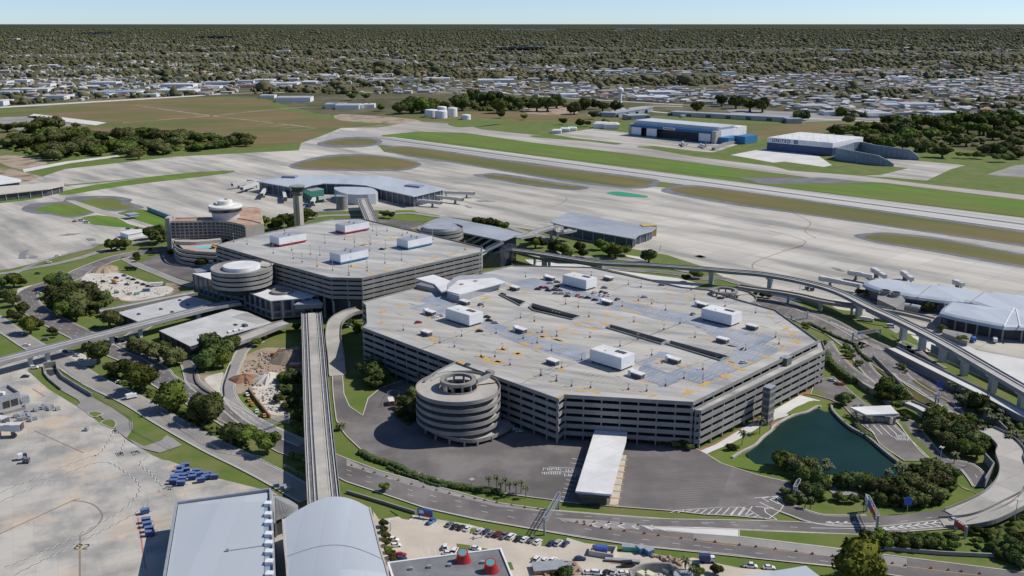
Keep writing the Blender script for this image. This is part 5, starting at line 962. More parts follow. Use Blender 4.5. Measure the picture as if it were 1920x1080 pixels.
gantry('short sign frame with red boards beside the start of the flyover', "RQ: 1390,745", "RQ: 1300,680", 5.2, [(0, 1, 2.6, SRED), (.2, .5, 1.0, WALLW)])
gantry('gantry with blue and red boards over the wide road by the curving guideway', "RE: 375,925", "RE: 620,880", 6.6, [(.2, .42, 2.2, SB), (.42, .85, 2.2, SRED)])
gantry('plain dark gantry over the road beside the chamfered garage corner', "RD: 880,700", "RD: 1025,665", 5.5)
gantry('tall grey gantry frame hidden among the palms left of the oak grove', "RP: 905,400", "RP: 945,330", 6.5, [(.1, .9, 2.0, M('sign_grey_back', (.2, .22, .26), None))])
gantry('small grey overhead sign standing on the planted slope at the right', "RK: 1120,580", "RK: 1150,560", 6.5, [(0, 1, 2.2, STEEL)])
for s, lab, mt, h in (("RQ: 865,520", 'blue diamond sign board standing against the oak grove', SB, 6), ("RK: 1150,500", 'small blue sign board above the planted slope', SB, 7.5)):
    p = W(s)[0]; o = thing('road_sign', lab, 'sign', (p.x, p.y, .4)); b = MB(); b.cyl(p, .15, .15, .4, h-2, 6); part('post', b, STEEL, o); b = MB(); b.add([tuple(p+UP*h+Vector((x, dy, z_))) for dy in (-.1, .1) for x, z_ in ((-1.9, 1.2), (0, 2.2), (1.9, .6), (1.5, -2.0), (-1.5, -1.8))], [(4, 3, 2, 1, 0), (5, 6, 7, 8, 9)]+[(i, (i+1) % 5, 5+(i+1) % 5, 5+i) for i in range(5)]); part('board', b, mt, o)
# billboard near the lot
o = thing('billboard', 'low blue and red billboard at the end of the near car park', 'billboard', W("RN: 710,530")[0]); b = MB(); pp = W("RN: 640,545 775,570", 'F', .4)
b.wall(pp, .4, 1.2, 4.4); part('panel', b, SB, o); b = MB(); d_ = Vector((0, -.3, 0)); b.wall([pp[0].lerp(pp[1], .45)+d_, pp[0].lerp(pp[1], .95)+d_], .1, 1.5, 2.8); part('red_band', b, SRED, o); b = MB(); b.wall([pp[0].lerp(pp[1], .1)+d_, pp[0].lerp(pp[1], .4)+d_], .1, 2.4, 3.9); part('white_panel', b, WALLW, o)
b = MB()
for k in (.1, .9): b.box(pp[0].lerp(pp[1], k), .3, .3, .3, 1.3)
part('post', b, DMET, o)
# ---- hangars ----
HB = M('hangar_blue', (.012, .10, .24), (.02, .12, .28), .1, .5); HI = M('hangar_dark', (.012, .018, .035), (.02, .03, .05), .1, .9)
o = thing('hangar', 'big aircraft hangar with blue trim, white sliding doors and open dark bay', 'hangar', W("S2: 700,500")[0])
pL, pR = W("S2: 0,470")[0], W("S2: 1395,610")[0]; ax_ = (pR-pL).normalized(); bx_ = Vector((-ax_.y, ax_.x, 0)); Lh = (pR-pL).length; D_ = 70
def hx(f, d): return pL+ax_*(Lh*f)+bx_*d
hh_ = 26.0
b = MB(); b.prism([hx(0, 16), hx(1, 16), hx(1, D_), hx(0, D_)], .3, hh_*.83, True); part('main_hall', b, WALLW, o)
b = MB(); b.prism([hx(.02, 14), hx(.985, 14), hx(.985, D_-6), hx(.02, D_-6)], .3, hh_*1.0, False); vs = [tuple(hx(f, d)+UP*z_) for f, d, z_ in ((.10, 13, hh_), (.90, 13, hh_), (.90, D_-2, hh_), (.10, D_-2, hh_))]; part('upper_walls', b, WALLW, o)
b = MB(); b.prism([hx(.0, 13), hx(1.0, 13), hx(1.0, D_-4), hx(.0, D_-4)], hh_, hh_+1.2); part('roof', b, M('hangar_roof', (.50, .52, .54), (.58, .60, .62), .02, .5), o)
b = MB(); b.prism([hx(0, 0), hx(1, 0), hx(1, 15.9), hx(0, 15.9)], hh_*.62, hh_*.80); part('blue_header', b, HB, o)
b = MB(); b.prism([hx(-.01, -.5), hx(.016, -.5), hx(.016, 16), hx(-.01, 16)], .3, hh_*.82); part('door_tower', b, BEIGE, o); b = MB(); b.prism([hx(.965, -.5), hx(1.01, -.5), hx(1.01, 16), hx(.965, 16)], .3, hh_*.82); part('door_tower', b, BEIGE, o)
for f0, f1 in ((.02, .14), (.21, .33), (.82, .95)):
    b = MB(); b.prism([hx(f0, .5), hx(f1, .5), hx(f1, 1.8), hx(f0, 1.8)], 3, hh_*.62); part('sliding_door', b, WALLW, o); b = MB(); b.prism([hx(f0, .4), hx(f1, .4), hx(f1, 1.9), hx(f0, 1.9)], .3, 3); part('door_base', b, BLUEP, o)
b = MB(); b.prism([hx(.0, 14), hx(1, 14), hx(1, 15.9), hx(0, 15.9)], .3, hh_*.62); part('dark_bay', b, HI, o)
b = MB(); b.prism([hx(.41, -.6), hx(.55, -.6), hx(.55, 0), hx(.41, 0)], hh_*.64, hh_*.79); part('name_sign', b, WALLW, o)
b = MB()
for k in range(9): b.prism([hx(.42+k*.013, -.9), hx(.43+k*.013, -.9), hx(.43+k*.013, -.6), hx(.42+k*.013, -.6)], hh_*.68, hh_*.75)
part('sign_lettering', b, M('sign_orange', (.45, .12, .03), (.1, .1, .15), .4), o)
b = MB(); b.prism([hx(1.011, 8), hx(1.12, 8), hx(1.12, 55), hx(1.011, 55)], .3, hh_*.42); b.prism([hx(1.1, 30), hx(1.22, 30), hx(1.22, 70), hx(1.1, 70)], .3, hh_*.5); part('blue_annex', b, BLUEP, o)
b = MB(); b.prism([hx(1.0, D_), hx(.6, D_), hx(.6, D_+30), hx(1.0, D_+30)], .3, hh_*.9); part('rear_hall', b, WALLW, o)
o = thing('hangar', 'white and navy box hangar with lettering on its front at the upper right', 'hangar', W("R8: 200,360")[0]); pL, pR = W("R8: -10,325")[0], W("R8: 478,372")[0]; ax_ = (pR-pL).normalized(); bx_ = Vector((-ax_.y, ax_.x, 0)); Lh = (pR-pL).length; hh_ = 20.5; D_ = 110
b = MB(); b.prism([hx(0, 0), hx(1, 0), hx(1, D_), hx(0, D_)], .3, hh_*.62); part('lower_walls', b, M('navy_wall', (.035, .045, .13), (.02, .08, .18), .02, .5), o)
b = MB(); b.prism([hx(0, -.3), hx(1.003, -.3), hx(1.003, D_), hx(0, D_)], hh_*.62, hh_); part('upper_walls', b, WALLW, o)
b = MB(); b.prism([hx(0.01, 1), hx(.99, 1), hx(.99, D_-1), hx(.01, D_-1)], hh_, hh_+.3); 
for i in range(8):
    for j in range(4): b.box(hx(.1+i*.11, 15+j*25), 1.6, 1.6, hh_+.3, hh_+.9, ax_)
part('roof', b, WROOF, o)
cu = bpy.data.curves.new('lettering', 'FONT'); cu.body = "UNITED"; cu.size = 7.6; cu.space_character = 1.25; cu.extrude = .2; t_ = bpy.data.objects.new('lettering', cu); C.objects.link(t_)
dg = bpy.context.evaluated_depsgraph_get(); me = bpy.data.meshes.new_from_object(t_.evaluated_get(dg)); bpy.data.objects.remove(t_); me.materials.clear(); me.materials.append(M('navy_paint', (.03, .05, .25), None)); lo = bpy.data.objects.new('lettering', me); C.objects.link(lo); lo.parent = o
lo.location = hx(.08, -.8)+UP*(hh_*.7)-o.location; lo.rotation_euler = (pi/2, 0, atan2(ax_.y, ax_.x))
b = MB(); b.prism([hx(.42, -.9), hx(.48, -.9), hx(.48, -.3), hx(.42, -.3)], hh_*.68, hh_*.95); part('emblem', b, MATS['navy_paint'], o)
b = MB(); b.wall([hx(.425, -1.0), hx(.475, -1.0)], .1, hh_*.80, hh_*.82); b.wall([hx(.43, -1.0), hx(.47, -1.0)], .1, hh_*.74, hh_*.76); b.wall([hx(.44, -1.0), hx(.475, -1.0)], .1, hh_*.87, hh_*.885); part('emblem_lines', b, WALLW, o)
# blast fence
bf = M('blast_fence_panel', (.16, .21, .27), (.22, .27, .33), .3, .6)
def fence3(s, hs, lab):
    c = W(s, 'F', 0); b = MB(); b.wall(c, 1.2, .2, hs); o = thing('blast_fence', lab, 'blast fence', tuple(c[0])); part('panels', b, bf, o); b = MB(); b.wall(c, 1.6, [h-.1 for h in hs], [h+.5 for h in hs]); part('top_rail', b, STEEL, o)
    b = MB(); cs = resample(c, 8); tot = len(cs)
    for i, p in enumerate(cs): b.box(p, .5, 1.9, .2, max(2, np.interp(i/tot, np.linspace(0, 1, len(hs)), hs)))
    part('post', b, STEEL, o)
fence3("R8: 505,395 590,410 820,440 900,447 942,448", [17, 17, 14, 8, 3], 'near curved wing of the tall blue grey blast fence')
fence3("R8: 505,395 640,350 690,345 800,372 1060,398 1132,402", [17, 17, 17, 17, 15, 4], 'far wing of the tall blue grey blast fence')
# fuel tanks, water tower, white tents, sheds
tn = []
for s, r_, h_ in (("R2: 506,658", 14, 15), ("R2: 563,664", 13, 15), ("R2: 566,640", 11, 15), ("R2: 625,655", 11, 18), ("R2: 702,672", 10, 9)):
    p = W(s)[0]; o = thing('fuel_tank', 'x', 'tank', (p.x, p.y, 0), 'white fuel tanks'); b = MB(); b.lathe(p, [(r_, .1), (r_, h_), (r_*.95, h_+1), (.1, h_+2.6)], 28); part('shell', b, WALLW, o); b = MB(); b.bar((p.x-r_-.3, p.y-2, .1), (p.x-r_-.3, p.y+3, h_), .8); part('ladder', b, STEEL, o); tn.append((o, 'white cylindrical fuel tank, # in the group beyond the runway'))
ordinals(tn)
p = W("R2: 1568,580")[0]; o = thing('water_tower', 'white water tower with flared head standing among the distant trees', 'water tower', (p.x, p.y, 0)); b = MB(); b.lathe(p, [(6, 0), (4.5, 4), (4, 24), (6.5, 28)], 24); part('stem', b, WALLW, o); b = MB(); b.lathe(p, [(6.5, 28), (8, 30), (8, 36), (6, 38), (.1, 39)], 24); part('bowl', b, WALLW, o)
tt = []
for s, sc in (("R7: 508,280", 1), ("R7: 585,285", 1), ("R7: 175,318", .6), ("R7: 235,305", .6), ("R7: 290,300", .6)):
    p = W(s)[0]; o = thing('store_tent', 'x', 'tent', (p.x, p.y, 0), 'white tents by the hangar apron'); b = MB(); L_ = 30*sc; b.box(p, L_, 22*sc, .1, 9*sc, (1, -.1, 0)); part('walls', b, WALLW, o); b = MB(); b.box(p, L_+1, 22*sc+1, 9*sc, 12*sc, (1, -.1, 0), .7); part('roof', b, WROOF, o); tt.append((o, 'white store tent, # in the line beside the hangar apron'))
ordinals(tt)
for s, wd, lab in (("R7: 1045,180 2000,232 3760,380", 30, 'very long low grey shed behind the hangars at the upper right'), ("R7: 515,190 600,195 860,155", 26, 'long low grey shed with dark openings left of the blue trimmed hangar'), ("R7: 690,215 850,210", 34, 'low dark shed directly behind the blue trimmed hangar')):
    c = W(s)[:3]; c = c if 'very' not in lab else W("R7: 1045,185 1920,232 R3: 630,695"); o = thing('storage_shed', lab, 'shed', tuple(c[0])); b = MB(); b.wall(c, wd, .1, 8.5); part('walls', b, STEEL, o); b = MB(); b.wall(c, wd+2, 8.5, 9.6); part('roof', b, GREYR, o)
    b = MB(); cs = resample(off(c, wd/2+.3), 45)+[]; cs2 = resample(off(c, -wd/2-.3), 45)
    for p in (cs if cs[0].y < cs2[0].y else cs2): b.box(p, 11, .6, .1, 6.5, (c[1]-c[0]))
    part('opening', b, DMET, o)
# left edge concourse
hall('concourse', "R4: -400,520 0,478 480,440 480,470 365,495 0,535 -400,590", .3, 9, 'long flat roofed concourse at the left edge above the dark open bays', LG, KERB)
hall('cargo_hall', "R4: -200,390 0,392 155,425 160,440 0,460 -200,480", .3, 9, 'white roofed cargo hall at the left edge', LG, WROOF, pil=0)
block('operations_building', "R4: 900,818 960,838 1100,812 1050,798", .3, 5, WALLW, WROOF, 'small white flat roofed building on the apron edge left of the hotel')
block('gate_kiosk', "R4: 935,680 975,690 1040,680 1010,672", 2.5, 5.5, STEEL, GREYR, 'small grey roofed guard kiosk straddling the apron access road')
# foreground corner building of the left stand
o = thing('service_building', 'grey roofless service building with two dark openings at the left edge', 'service building', W("S3: 100,440")[0]); z = 7.5; b = MB(); pts3 = W("S3: -120,260 90,185 215,268 -60,345", 'F', z); b.wall(ccw(pts3), .5, .3, z, True); part('walls', b, STEEL, o); b = MB(); b.sheet(pts3, z-1.6); part('sunken_roof', b, GCON, o)
b = MB(); p0, p1 = pts3[3], pts3[2]; t_ = (p1-p0).normalized(); nr = Vector((t_.y, -t_.x, 0)); L_ = (p1-p0).length
for f in (.28, .62): a_ = p0+t_*(L_*f)+nr*.35; b.wall([Vector((a_.x, a_.y, 0)), Vector((a_.x, a_.y, 0))+t_*(L_*.27)], .3, .8, 4.4)  # black panels: the shade inside the openings is painted
part('opening', b, BLACK, o); b = MB(); b.prism(W("S3: 230,285 310,285 325,300 235,320", 'F', 5), .3, 4.2); part('side_annex', b, STEEL, o); b = MB(); b.wall(W("S3: -80,535 40,530 290,465 280,420", 'F', .3), .4, .3, 1.9); part('loading_wall', b, GCON, o)
b = MB(); b.box(W("S3: 20,300", 'F', 6)[0], 3, 2.4, 6, 7.6); part('roof_unit', b, WALLW, o)
# ---- construction compound at the bottom edge ----
o = thing('walled_compound', 'open walled utility compound with curved back wall at the bottom edge', 'compound', W("S5: 400,290")[0]); b = MB(); b.wall(smooth(W("S5: 120,270 230,220 380,197 550,203", 'F', 4), 4)+W("S5: 700,330 780,420", 'F', 4), .9, .3, 4); b.wall(W("S5: 120,270 170,420", 'F', 4), .9, .3, 4); part('wall', b, GCON, o)
b = MB(); b.sheet(W("S5: 150,290 250,235 380,215 545,220 660,330 700,430 200,430"), .42); part('floor', b, MATS['pale_sand'], o); b = MB()
for p in W("S5: 505,275 240,318 330,330", 'F', 1): b.box(p, 3.5, 2.6, .4, 2.0, AX)
part('cream_unit', b, M('cream_box', (.6, .6, .42), None), o); b = MB(); b.lathe(W("S5: 685,318", 'F', 3.6)[0], [(3.6, .4), (3.6, 3.6), (3.0, 3.6), (.1, 3.4)], 24); part('round_fan', b, STEEL, o)
o = thing('walled_pit', 'small concrete walled pit holding a long blue tank beside the near road', 'tank pit', W("RO: 720,860")[0]); b = MB(); b.wall(ccw(W("RO: 600,850 625,792 845,812 812,885", 'F', 2.4)), .4, .3, 2.4, True); part('wall', b, KERB, o)
b = MB(); pp = W("RO: 650,832 762,842", 'F', 2); 
for i in range(2): pass
t_ = (pp[1]-pp[0]).normalized(); s_ = Vector((t_.y, -t_.x, 0)); n = 14; vs = []
for p in pp: vs += [tuple(p+s_*(1.7*cos(2*pi*i/n))+UP*(1.7*sin(2*pi*i/n)+.1)) for i in range(n)]
b.add(vs, [(i, (i+1) % n, n+(i+1) % n, n+i) for i in range(n)]+[tuple(range(n)), tuple(range(n, 2*n))]); part('blue_tank', b, M('tank_blue', (.05, .11, .38), (.08, .14, .42), .5, .4), o, smooth=False)
block('corner_building', "RP: 420,1090 1010,995 1150,1100 1100,1200 420,1200", .3, 9, STEEL, GREYL, 'pale grey roof corner rising into view at the bottom edge')
# ================= VEHICLES AND SMALL THINGS =================
CARCOL = dict(white=(.72, .72, .72), silver=(.42, .43, .45), grey=(.16, .17, .18), black=(.025, .025, .03), red=(.38, .02, .02), blue=(.03, .13, .40), maroon=(.14, .015, .02), navy=(.03, .05, .12), orange=(.6, .25, .05), yellow=(.6, .38, .05))
PROTO = {}
TYRE = M('tyre_rubber', (.02, .02, .02), None, rough=.9); WIND = M('car_glass', (.03, .035, .045), None, rough=.12, spec=.6)
def lp_(mb, name, mat, key):
    me = mb.mesh(name, mat); PROTO.setdefault(key, []).append((name, me))
def carproto(kind, col):
    key = (kind, col)
    if key in PROTO: return PROTO[key]
    PROTO[key] = []; m = M('car_paint_'+col, CARCOL[col], None, rough=.3, spec=.5); b = MB()
    L_, w_ = {'car': (4.7, 1.85), 'suv': (4.8, 1.95), 'pickup': (5.6, 2.0), 'van': (5.6, 2.1)}[kind]; hb = {'car': .95, 'suv': 1.1, 'pickup': 1.05, 'van': 1.2}[kind]; ht = {'car': 1.45, 'suv': 1.78, 'pickup': 1.85, 'van': 2.3}[kind]
    pr = [(-L_/2, .35, .45), (-L_/2+.1, .3, hb*.8), (-L_/2+.5, .28, hb), (-L_*.15, .28, hb+.02), (L_*.2, .28, hb), (L_/2-.4, .28, hb*.82), (L_/2, .35, .5)]
    vs = []; 
    for i, (x, zb, zt) in enumerate(pr):
        k = .82 if i in (0, len(pr)-1) else .95 if i in (1, len(pr)-2) else 1; vs += [(x, -w_/2*k, zb), (x, -w_/2*k, zt-.12), (x, -w_/2*k*.88, zt), (x, w_/2*k*.88, zt), (x, w_/2*k, zt-.12), (x, w_/2*k, zb)]
    fs = [(6*i+j, 6*i+(j+1) % 6, 6*(i+1)+(j+1) % 6, 6*(i+1)+j) for i in range(len(pr)-1) for j in range(6)]+[tuple(range(6))[::-1], tuple(range(len(vs)-6, len(vs)))]; b.add(vs, fs); lp_(b, 'body', m, key)
    x0, x1, x2, x3 = {'car': (-1.9, -1.2, .35, 1.1), 'suv': (-2.25, -1.95, .45, 1.15), 'pickup': (-.5, -.35, 1.0, 1.6), 'van': (-2.7, -2.6, 1.4, 2.0)}[kind]
    b = MB(); a = w_/2*.9; c_ = w_/2*.74; b.add([(x0, -a, hb-.05), (x3, -a, hb-.05), (x3, a, hb-.05), (x0, a, hb-.05), (x1, -c_, ht-.08), (x2, -c_, ht-.08), (x2, c_, ht-.08), (x1, c_, ht-.08)], [(0, 1, 5, 4), (1, 2, 6, 5), (2, 3, 7, 6), (3, 0, 4, 7), (4, 5, 6, 7)]); lp_(b, 'windows', WIND, key)
    b = MB(); b.box(((x1+x2)/2, 0), x2-x1+.1, c_*2+.06, ht-.09, ht); lp_(b, 'cabin_roof', m, key)
    if kind == 'pickup': b = MB(); b.box((-1.65, 0), 2.0, w_*.78, hb+.02, hb+.05); lp_(b, 'load_bed', DMET, key)
    for sx in (-1, 1):
        for sy in (-1, 1):
            b = MB(); n = 10; vs = [(sx*L_*.31+.34*cos(2*pi*i/n), sy*(w_/2-.08)+d, .34+.34*sin(2*pi*i/n)) for d in (-.12, .12) for i in range(n)]; b.add(vs, [(i, (i+1) % n, n+(i+1) % n, n+i) for i in range(n)]+[tuple(range(n)), tuple(range(n, 2*n))]); lp_(b, 'wheel', TYRE, key)
    return PROTO[key]
def inst(name, proto, loc, rz, label, cat, group=None, scale=1):
    o = thing(name, label, cat, loc, group); o.rotation_euler = (0, 0, rz); o.scale = (scale,)*3
    for n_, me in proto: c_ = bpy.data.objects.new(n_, me); C.objects.link(c_); c_.parent = o
    return o
NAMEK = dict(car='parked_car', suv='parked_suv', pickup='pickup_truck', van='parked_van')
def cars(s, reg, specs, ang, z=.33, zpl=0, where='', group='', kind='car'):
    out = []; pts = W(s, reg, zpl)
    for p, sp in zip(pts, specs.split()):
        kd, _, cl = sp.rpartition('.'); kd = kd or kind; ang_ = ang if not isinstance(ang, (list, tuple)) else ang[len(out) % len(ang)]
        out.append((inst(NAMEK[kd], carproto(kd, cl), (p.x, p.y, z), ang_+R.uniform(-.03, .03), 'x', {'suv': 'car', 'pickup': 'pickup truck'}.get(kd, kd), group), '%s %s, # %s' % (cl, {'car': 'car', 'suv': 'tall car', 'pickup': 'pickup truck', 'van': 'van'}[kd], where)))
    ordinals(out); return out
a_row = W("RN: 1060,695 1130,630"); aR = atan2(a_row[1].y-a_row[0].y, a_row[1].x-a_row[0].x)-.12
CARROW = cars("RN: 762,605 926,630 974,650 1030,660 1092,668 1190,692 1252,695 1298,718 1362,722 1420,735 1485,740 1546,760 1603,765 1668,768 1722,788 1843,800 1908,798 RO: 322,798 385,805", 'F', "pickup.blue grey black black white silver navy grey suv.maroon pickup.grey suv.white black white pickup.grey white navy suv.white suv.white navy", aR, where='in the long row beside the near road', group='cars in the long row of the near car park')
cars("RN: 888,835 975,868 1160,848 915,890", 'F', "suv.white suv.white white white", [pi/2, pi/2-.3, -.3, 0], where='in the bays behind the red cowls', group='cars in the middle bays')
cars("RN: 420,765 440,820 485,905 490,940", 'F', "white white red navy", [-.2, .2, .1, 0], where='beside the hedge of the barrel roofed concourse', group='cars beside the hedge')
cars("RO: 132,945 198,955 272,952", 'F', "suv.white white white", aR, where='on the planted car park island', group='cars on the planted island')
cars("RO: 515,940 595,1065 670,1070 748,1065 815,1055 950,1000 900,1070", 'F', "navy white suv.white black silver van.black white", [0, .1, -.2, aR, aR+.3, .1, .3], where='around the construction fencing at the bottom edge', group='cars near the compound')
cars("RO: 1665,960 RP: 510,1005 680,1020", 'F', "pickup.navy pickup.white white", [-.1, -.15, -.05], where='on the strip below the near road', group='pickups below the near road')
cars("RG: 783,490 800,540 832,580 872,640 940,680 915,680", 'F', "white orange orange white orange black", [2.1, 2.0, 1.9, 1.8, 1.9, 1.8], z=.45, where='in the row beside the sandy construction ground', group='cars beside the construction ground')
cars("RH: 1505,805 1560,822", 'F', "white silver", .3, z=.43, where='parked beside the round ramp foot', group='cars at the ramp foot')
cars("RB: 645,700 1205,540 840,640 800,650 1265,650 1280,682 1335,702 1195,778 1405,447 1210,270 RI: 1890,198 RH: 1085,220", 'F', "red navy silver white black black silver black black grey silver black", [.3, .9, .2, .5, -.3, -.2, -.1, .2, 0, 0, .3, 1], z=ZL+.05, zpl=ZL, where='scattered on the wide garage roof', group='cars on the garage roof')
cars("RC: 75,385 40,400 115,388 135,412 185,408 235,410 205,438 255,440 315,436 305,464 405,458 440,472 490,478 548,432 612,425 650,435 610,452 645,462 688,455 555,497 757,492 640,387 1155,362 1000,470 1435,625 150,345 215,335", 'F', "red black red black black grey silver silver white black red silver black silver black maroon white silver white black navy grey grey silver grey silver grey", [-.4, -.3, -.4, -.4, .1, 0, -.2, -.1, 0, .1, .5, -.1, -.2, .8, 1, 1, .9, .8, .9, 0, .8, 0, 0, .2, .9, .2, 0], z=ZL+.05, zpl=ZL, where='in the busy cluster on the garage roof', group='cars in the roof cluster')
cars("RD: 245,482", 'F', "maroon", 0, z=ZL+.05, zpl=ZL, where='', group=None)[0][0]['label'] = 'maroon car alone on the roof beside the far round ramp'
cars("R6: 318,808", 'F', "navy", 0, z=ZT+.05, zpl=ZT, where='')[0][0]['label'] = 'navy car alone on the terminal garage roof'
cars("RQ: 1290,592", 'F', "silver", .25, z=.5, where='')[0][0]['label'] = 'silver car driving at the start of the flyover'
cars("RK: 190,365 245,392 270,400", 'F', "silver grey red", [-.6, -.3, 0], z=.45, where='leaving the garage beside the hedge', group='cars at the garage exit')
cars("R9: 545,395 350,585 410,1000 240,1055 1200,365 520,250 440,305 230,955 860,890 340,405", 'F', "grey silver grey white van.black suv.white suv.white grey black black", [.5, 0, .1, .1, .05, .5, .5, .4, .2, .1], z=.5, where='around the left service roads', group='vehicles on the left service roads')
cars("RF: 310,250 230,328 640,105 690,140 735,180 1075,378 590,100 1690,170 ", 'F', "suv.white navy white silver white white black black", [.3, .2, -.4, -.4, -.4, .3, -.4, .6], z=.45, where='near the tunnel mouth', group='vehicles near the tunnel mouth')
cars("R9: 1290,505 1335,520 1310,550 780,500 820,490 1200,460 1240,490 1120,425 1160,450 760,480 930,478 1050,445 1145,505", 'F', "black maroon silver grey black black grey grey silver grey black navy grey", [-.3]*13, z=.45, where='in the construction yard by the curved road', group='vehicles in the construction yard')
cars("R4: 1030,795 560,745 610,740 650,755 960,800", 'F', "red red van.white van.white black", 0, z=.3, where='on the apron edge left of the hotel', group='vehicles on the apron edge')
cars("RE: 720,790 1040,915", 'F', "van.white white", [-.3, 0], z=.45, where='beneath the curving guideway', group='vehicles under the guideway')
# trucks with boxes
def truckproto(col, cabcol, L_=7, h=3):
    key = ('truck', col, cabcol, L_)
    if key in PROTO: return PROTO[key]
    PROTO[key] = []; b = MB(); b.box((-.9, 0), L_-1.9, 2.4, .9, h); lp_(b, 'box_body', M('truck_'+col, CARCOL[col], None, rough=.5), key); b = MB(); b.box((L_/2-.85, 0), 1.7, 2.3, .6, 2.4, None, .88); lp_(b, 'cab', M('truck_'+cabcol, CARCOL[cabcol], None, rough=.4), key)
    b = MB(); b.box((L_/2-.45, 0), .9, 2.1, 1.5, 2.25); lp_(b, 'windscreen', WIND, key)
    for sx in (-.3, .33):
        for sy in (-1, 1): b = MB(); n = 10; b.add([(sx*L_+.48*cos(2*pi*i/n), sy*1.05+d, .48+.48*sin(2*pi*i/n)) for d in (-.15, .15) for i in range(n)], [(i, (i+1) % n, n+(i+1) % n, n+i) for i in range(n)]+[tuple(range(n)), tuple(range(n, 2*n))]); lp_(b, 'wheel', TYRE, key)
    return PROTO[key]
for s, c1_, c2_, a, L_, lab in (("RF: 1185,520", 'white', 'white', .7, 6, 'white box truck on the two way road beside the oak row'), ("RE: 1655,920", 'white', 'white', 1.2, 8, 'white truck parked in the yard under the right concourse'), ("RE: 1465,915", 'blue', 'navy', 1.2, 7, 'blue truck in the loading bay of the right concourse'), ("RE: 505,735", 'white', 'white', -.5, 9, 'white bus on the lawn edge beneath the curving guideway'),
  ("R9: 1180,370", 'black', 'black', .05, 10, 'black truck by the car park behind the construction yard'), ("S1: 975,495", 'blue', 'blue', .2, 7, 'blue truck at the foot of the control tower'), ("RO: 1655,958", 'navy', 'white', -.1, 6, 'navy flatbed with white cab on the strip below the near road'), ("RL: 205,35", 'white', 'black', .6, 4, 'small white tug on the near stand'), ("RL: 240,68", 'grey', 'grey', .1, 3, 'small grey cart on the near stand'), ("R9: 1040,490", 'orange', 'white', -.6, 7, 'orange machine with white cab in the middle of the construction yard'), ("R9: 1420,515", 'white', 'grey', .3, 12, 'long pale trailer at the end of the construction yard')):
    p = W(s)[0]; inst('truck', truckproto(c1_, c2_, L_), (p.x, p.y, .42), a, lab, 'truck')
# blue baggage carts
key = 'cart'; PROTO[key] = []; bc = M('cart_blue', (.02, .045, .16), (.04, .07, .2), .6, .6)
b = MB(); b.box((0, 0), 3.4, 1.8, .5, 2.1); lp_(b, 'box', bc, key); b = MB(); b.box((0, 0), 3.7, 2.0, 2.11, 2.3); lp_(b, 'canopy', M('cart_top', (.10, .16, .34), (.14, .2, .38), .6, .5), key); b = MB(); b.bar((1.7, 0, .45), (2.9, 0, .3), .12); lp_(b, 'tow_bar', DMET, key)
for sx in (-1, 1): b = MB(); b.box((sx*1.1, 0), .5, 1.7, .05, .5); lp_(b, 'wheel_axle', TYRE, key)
ct_ = []
for s, a in (("RL: 1670,90", .4), ("RL: 1625,115", .3), ("RL: 1675,132", .3), ("RL: 1612,155", .2), ("RL: 1600,185", .1), ("RL: 1670,180", .5), ("RL: 1575,205", .1), ("RL: 1560,235", .1), ("RL: 1640,215", .1), ("RL: 1630,248", .1), ("RL: 1730,198", .3), ("RL: 1795,170", .4), ("RL: 1850,195", .5), ("RL: 1810,220", .4), ("RL: 1865,168", .4), ("RL: 1930,190", .2), ("RL: 1720,168", 0), ("RL: 1770,143", .1)):
    p = W(s, 'F', 1.2)[0]; ct_.append((inst('baggage_cart', PROTO['cart'], (p.x, p.y, .32), a+R.uniform(-.1, .1), 'x', 'cart', 'blue baggage carts by the striped sign'), 'blue covered baggage cart, # in the cluster beside the lawn'))
ordinals(ct_); ct_ = []
for s, a in (("RL: 1305,500", .6), ("RL: 1315,582", .3), ("RL: 1325,620", .4), ("RL: 1345,662", .3), ("RL: 1350,702", .1)):
    p = W(s, 'F', 1.2)[0]; ct_.append((inst('baggage_cart', PROTO['cart'], (p.x, p.y, .32), a, 'x', 'cart', 'blue baggage carts beside the pale roof'), 'blue baggage cart, # beside the large flat pale roof'))
ordinals(ct_, key=lambda o: -o.location.y, word='from the top')
# grey containers around the left stand
key = 'ld'; PROTO[key] = []; b = MB(); b.add([(-1.0, -.75, .3), (.8, -.75, .3), (1.2, -.75, .8), (1.2, -.75, 1.9), (-1.0, -.75, 1.9), (-1.0, .75, .3), (.8, .75, .3), (1.2, .75, .8), (1.2, .75, 1.9), (-1.0, .75, 1.9)], [(0, 1, 2, 3, 4), (9, 8, 7, 6, 5)]+[(i, 5+i, 5+(i+1) % 5, (i+1) % 5) for i in range(5)]); lp_(b, 'shell', STEEL, key); b = MB(); b.box((0, 0), 2.6, 1.7, .1, .3); lp_(b, 'dolly', DMET, key)
ld = []
for p in W("S3: 180,560 235,570 275,590 300,520 305,545 345,605 390,590 340,575 220,600 265,560 500,450 530,460 590,455 650,480 560,480 495,470 400,490 975,710"): ld.append((inst('cargo_container', PROTO['ld'], (p.x, p.y, .32), R.uniform(0, 3), 'x', 'container', 'grey cargo containers on the left stand'), 'grey cargo container, # on the stand by the service building'))
ordinals(ld)
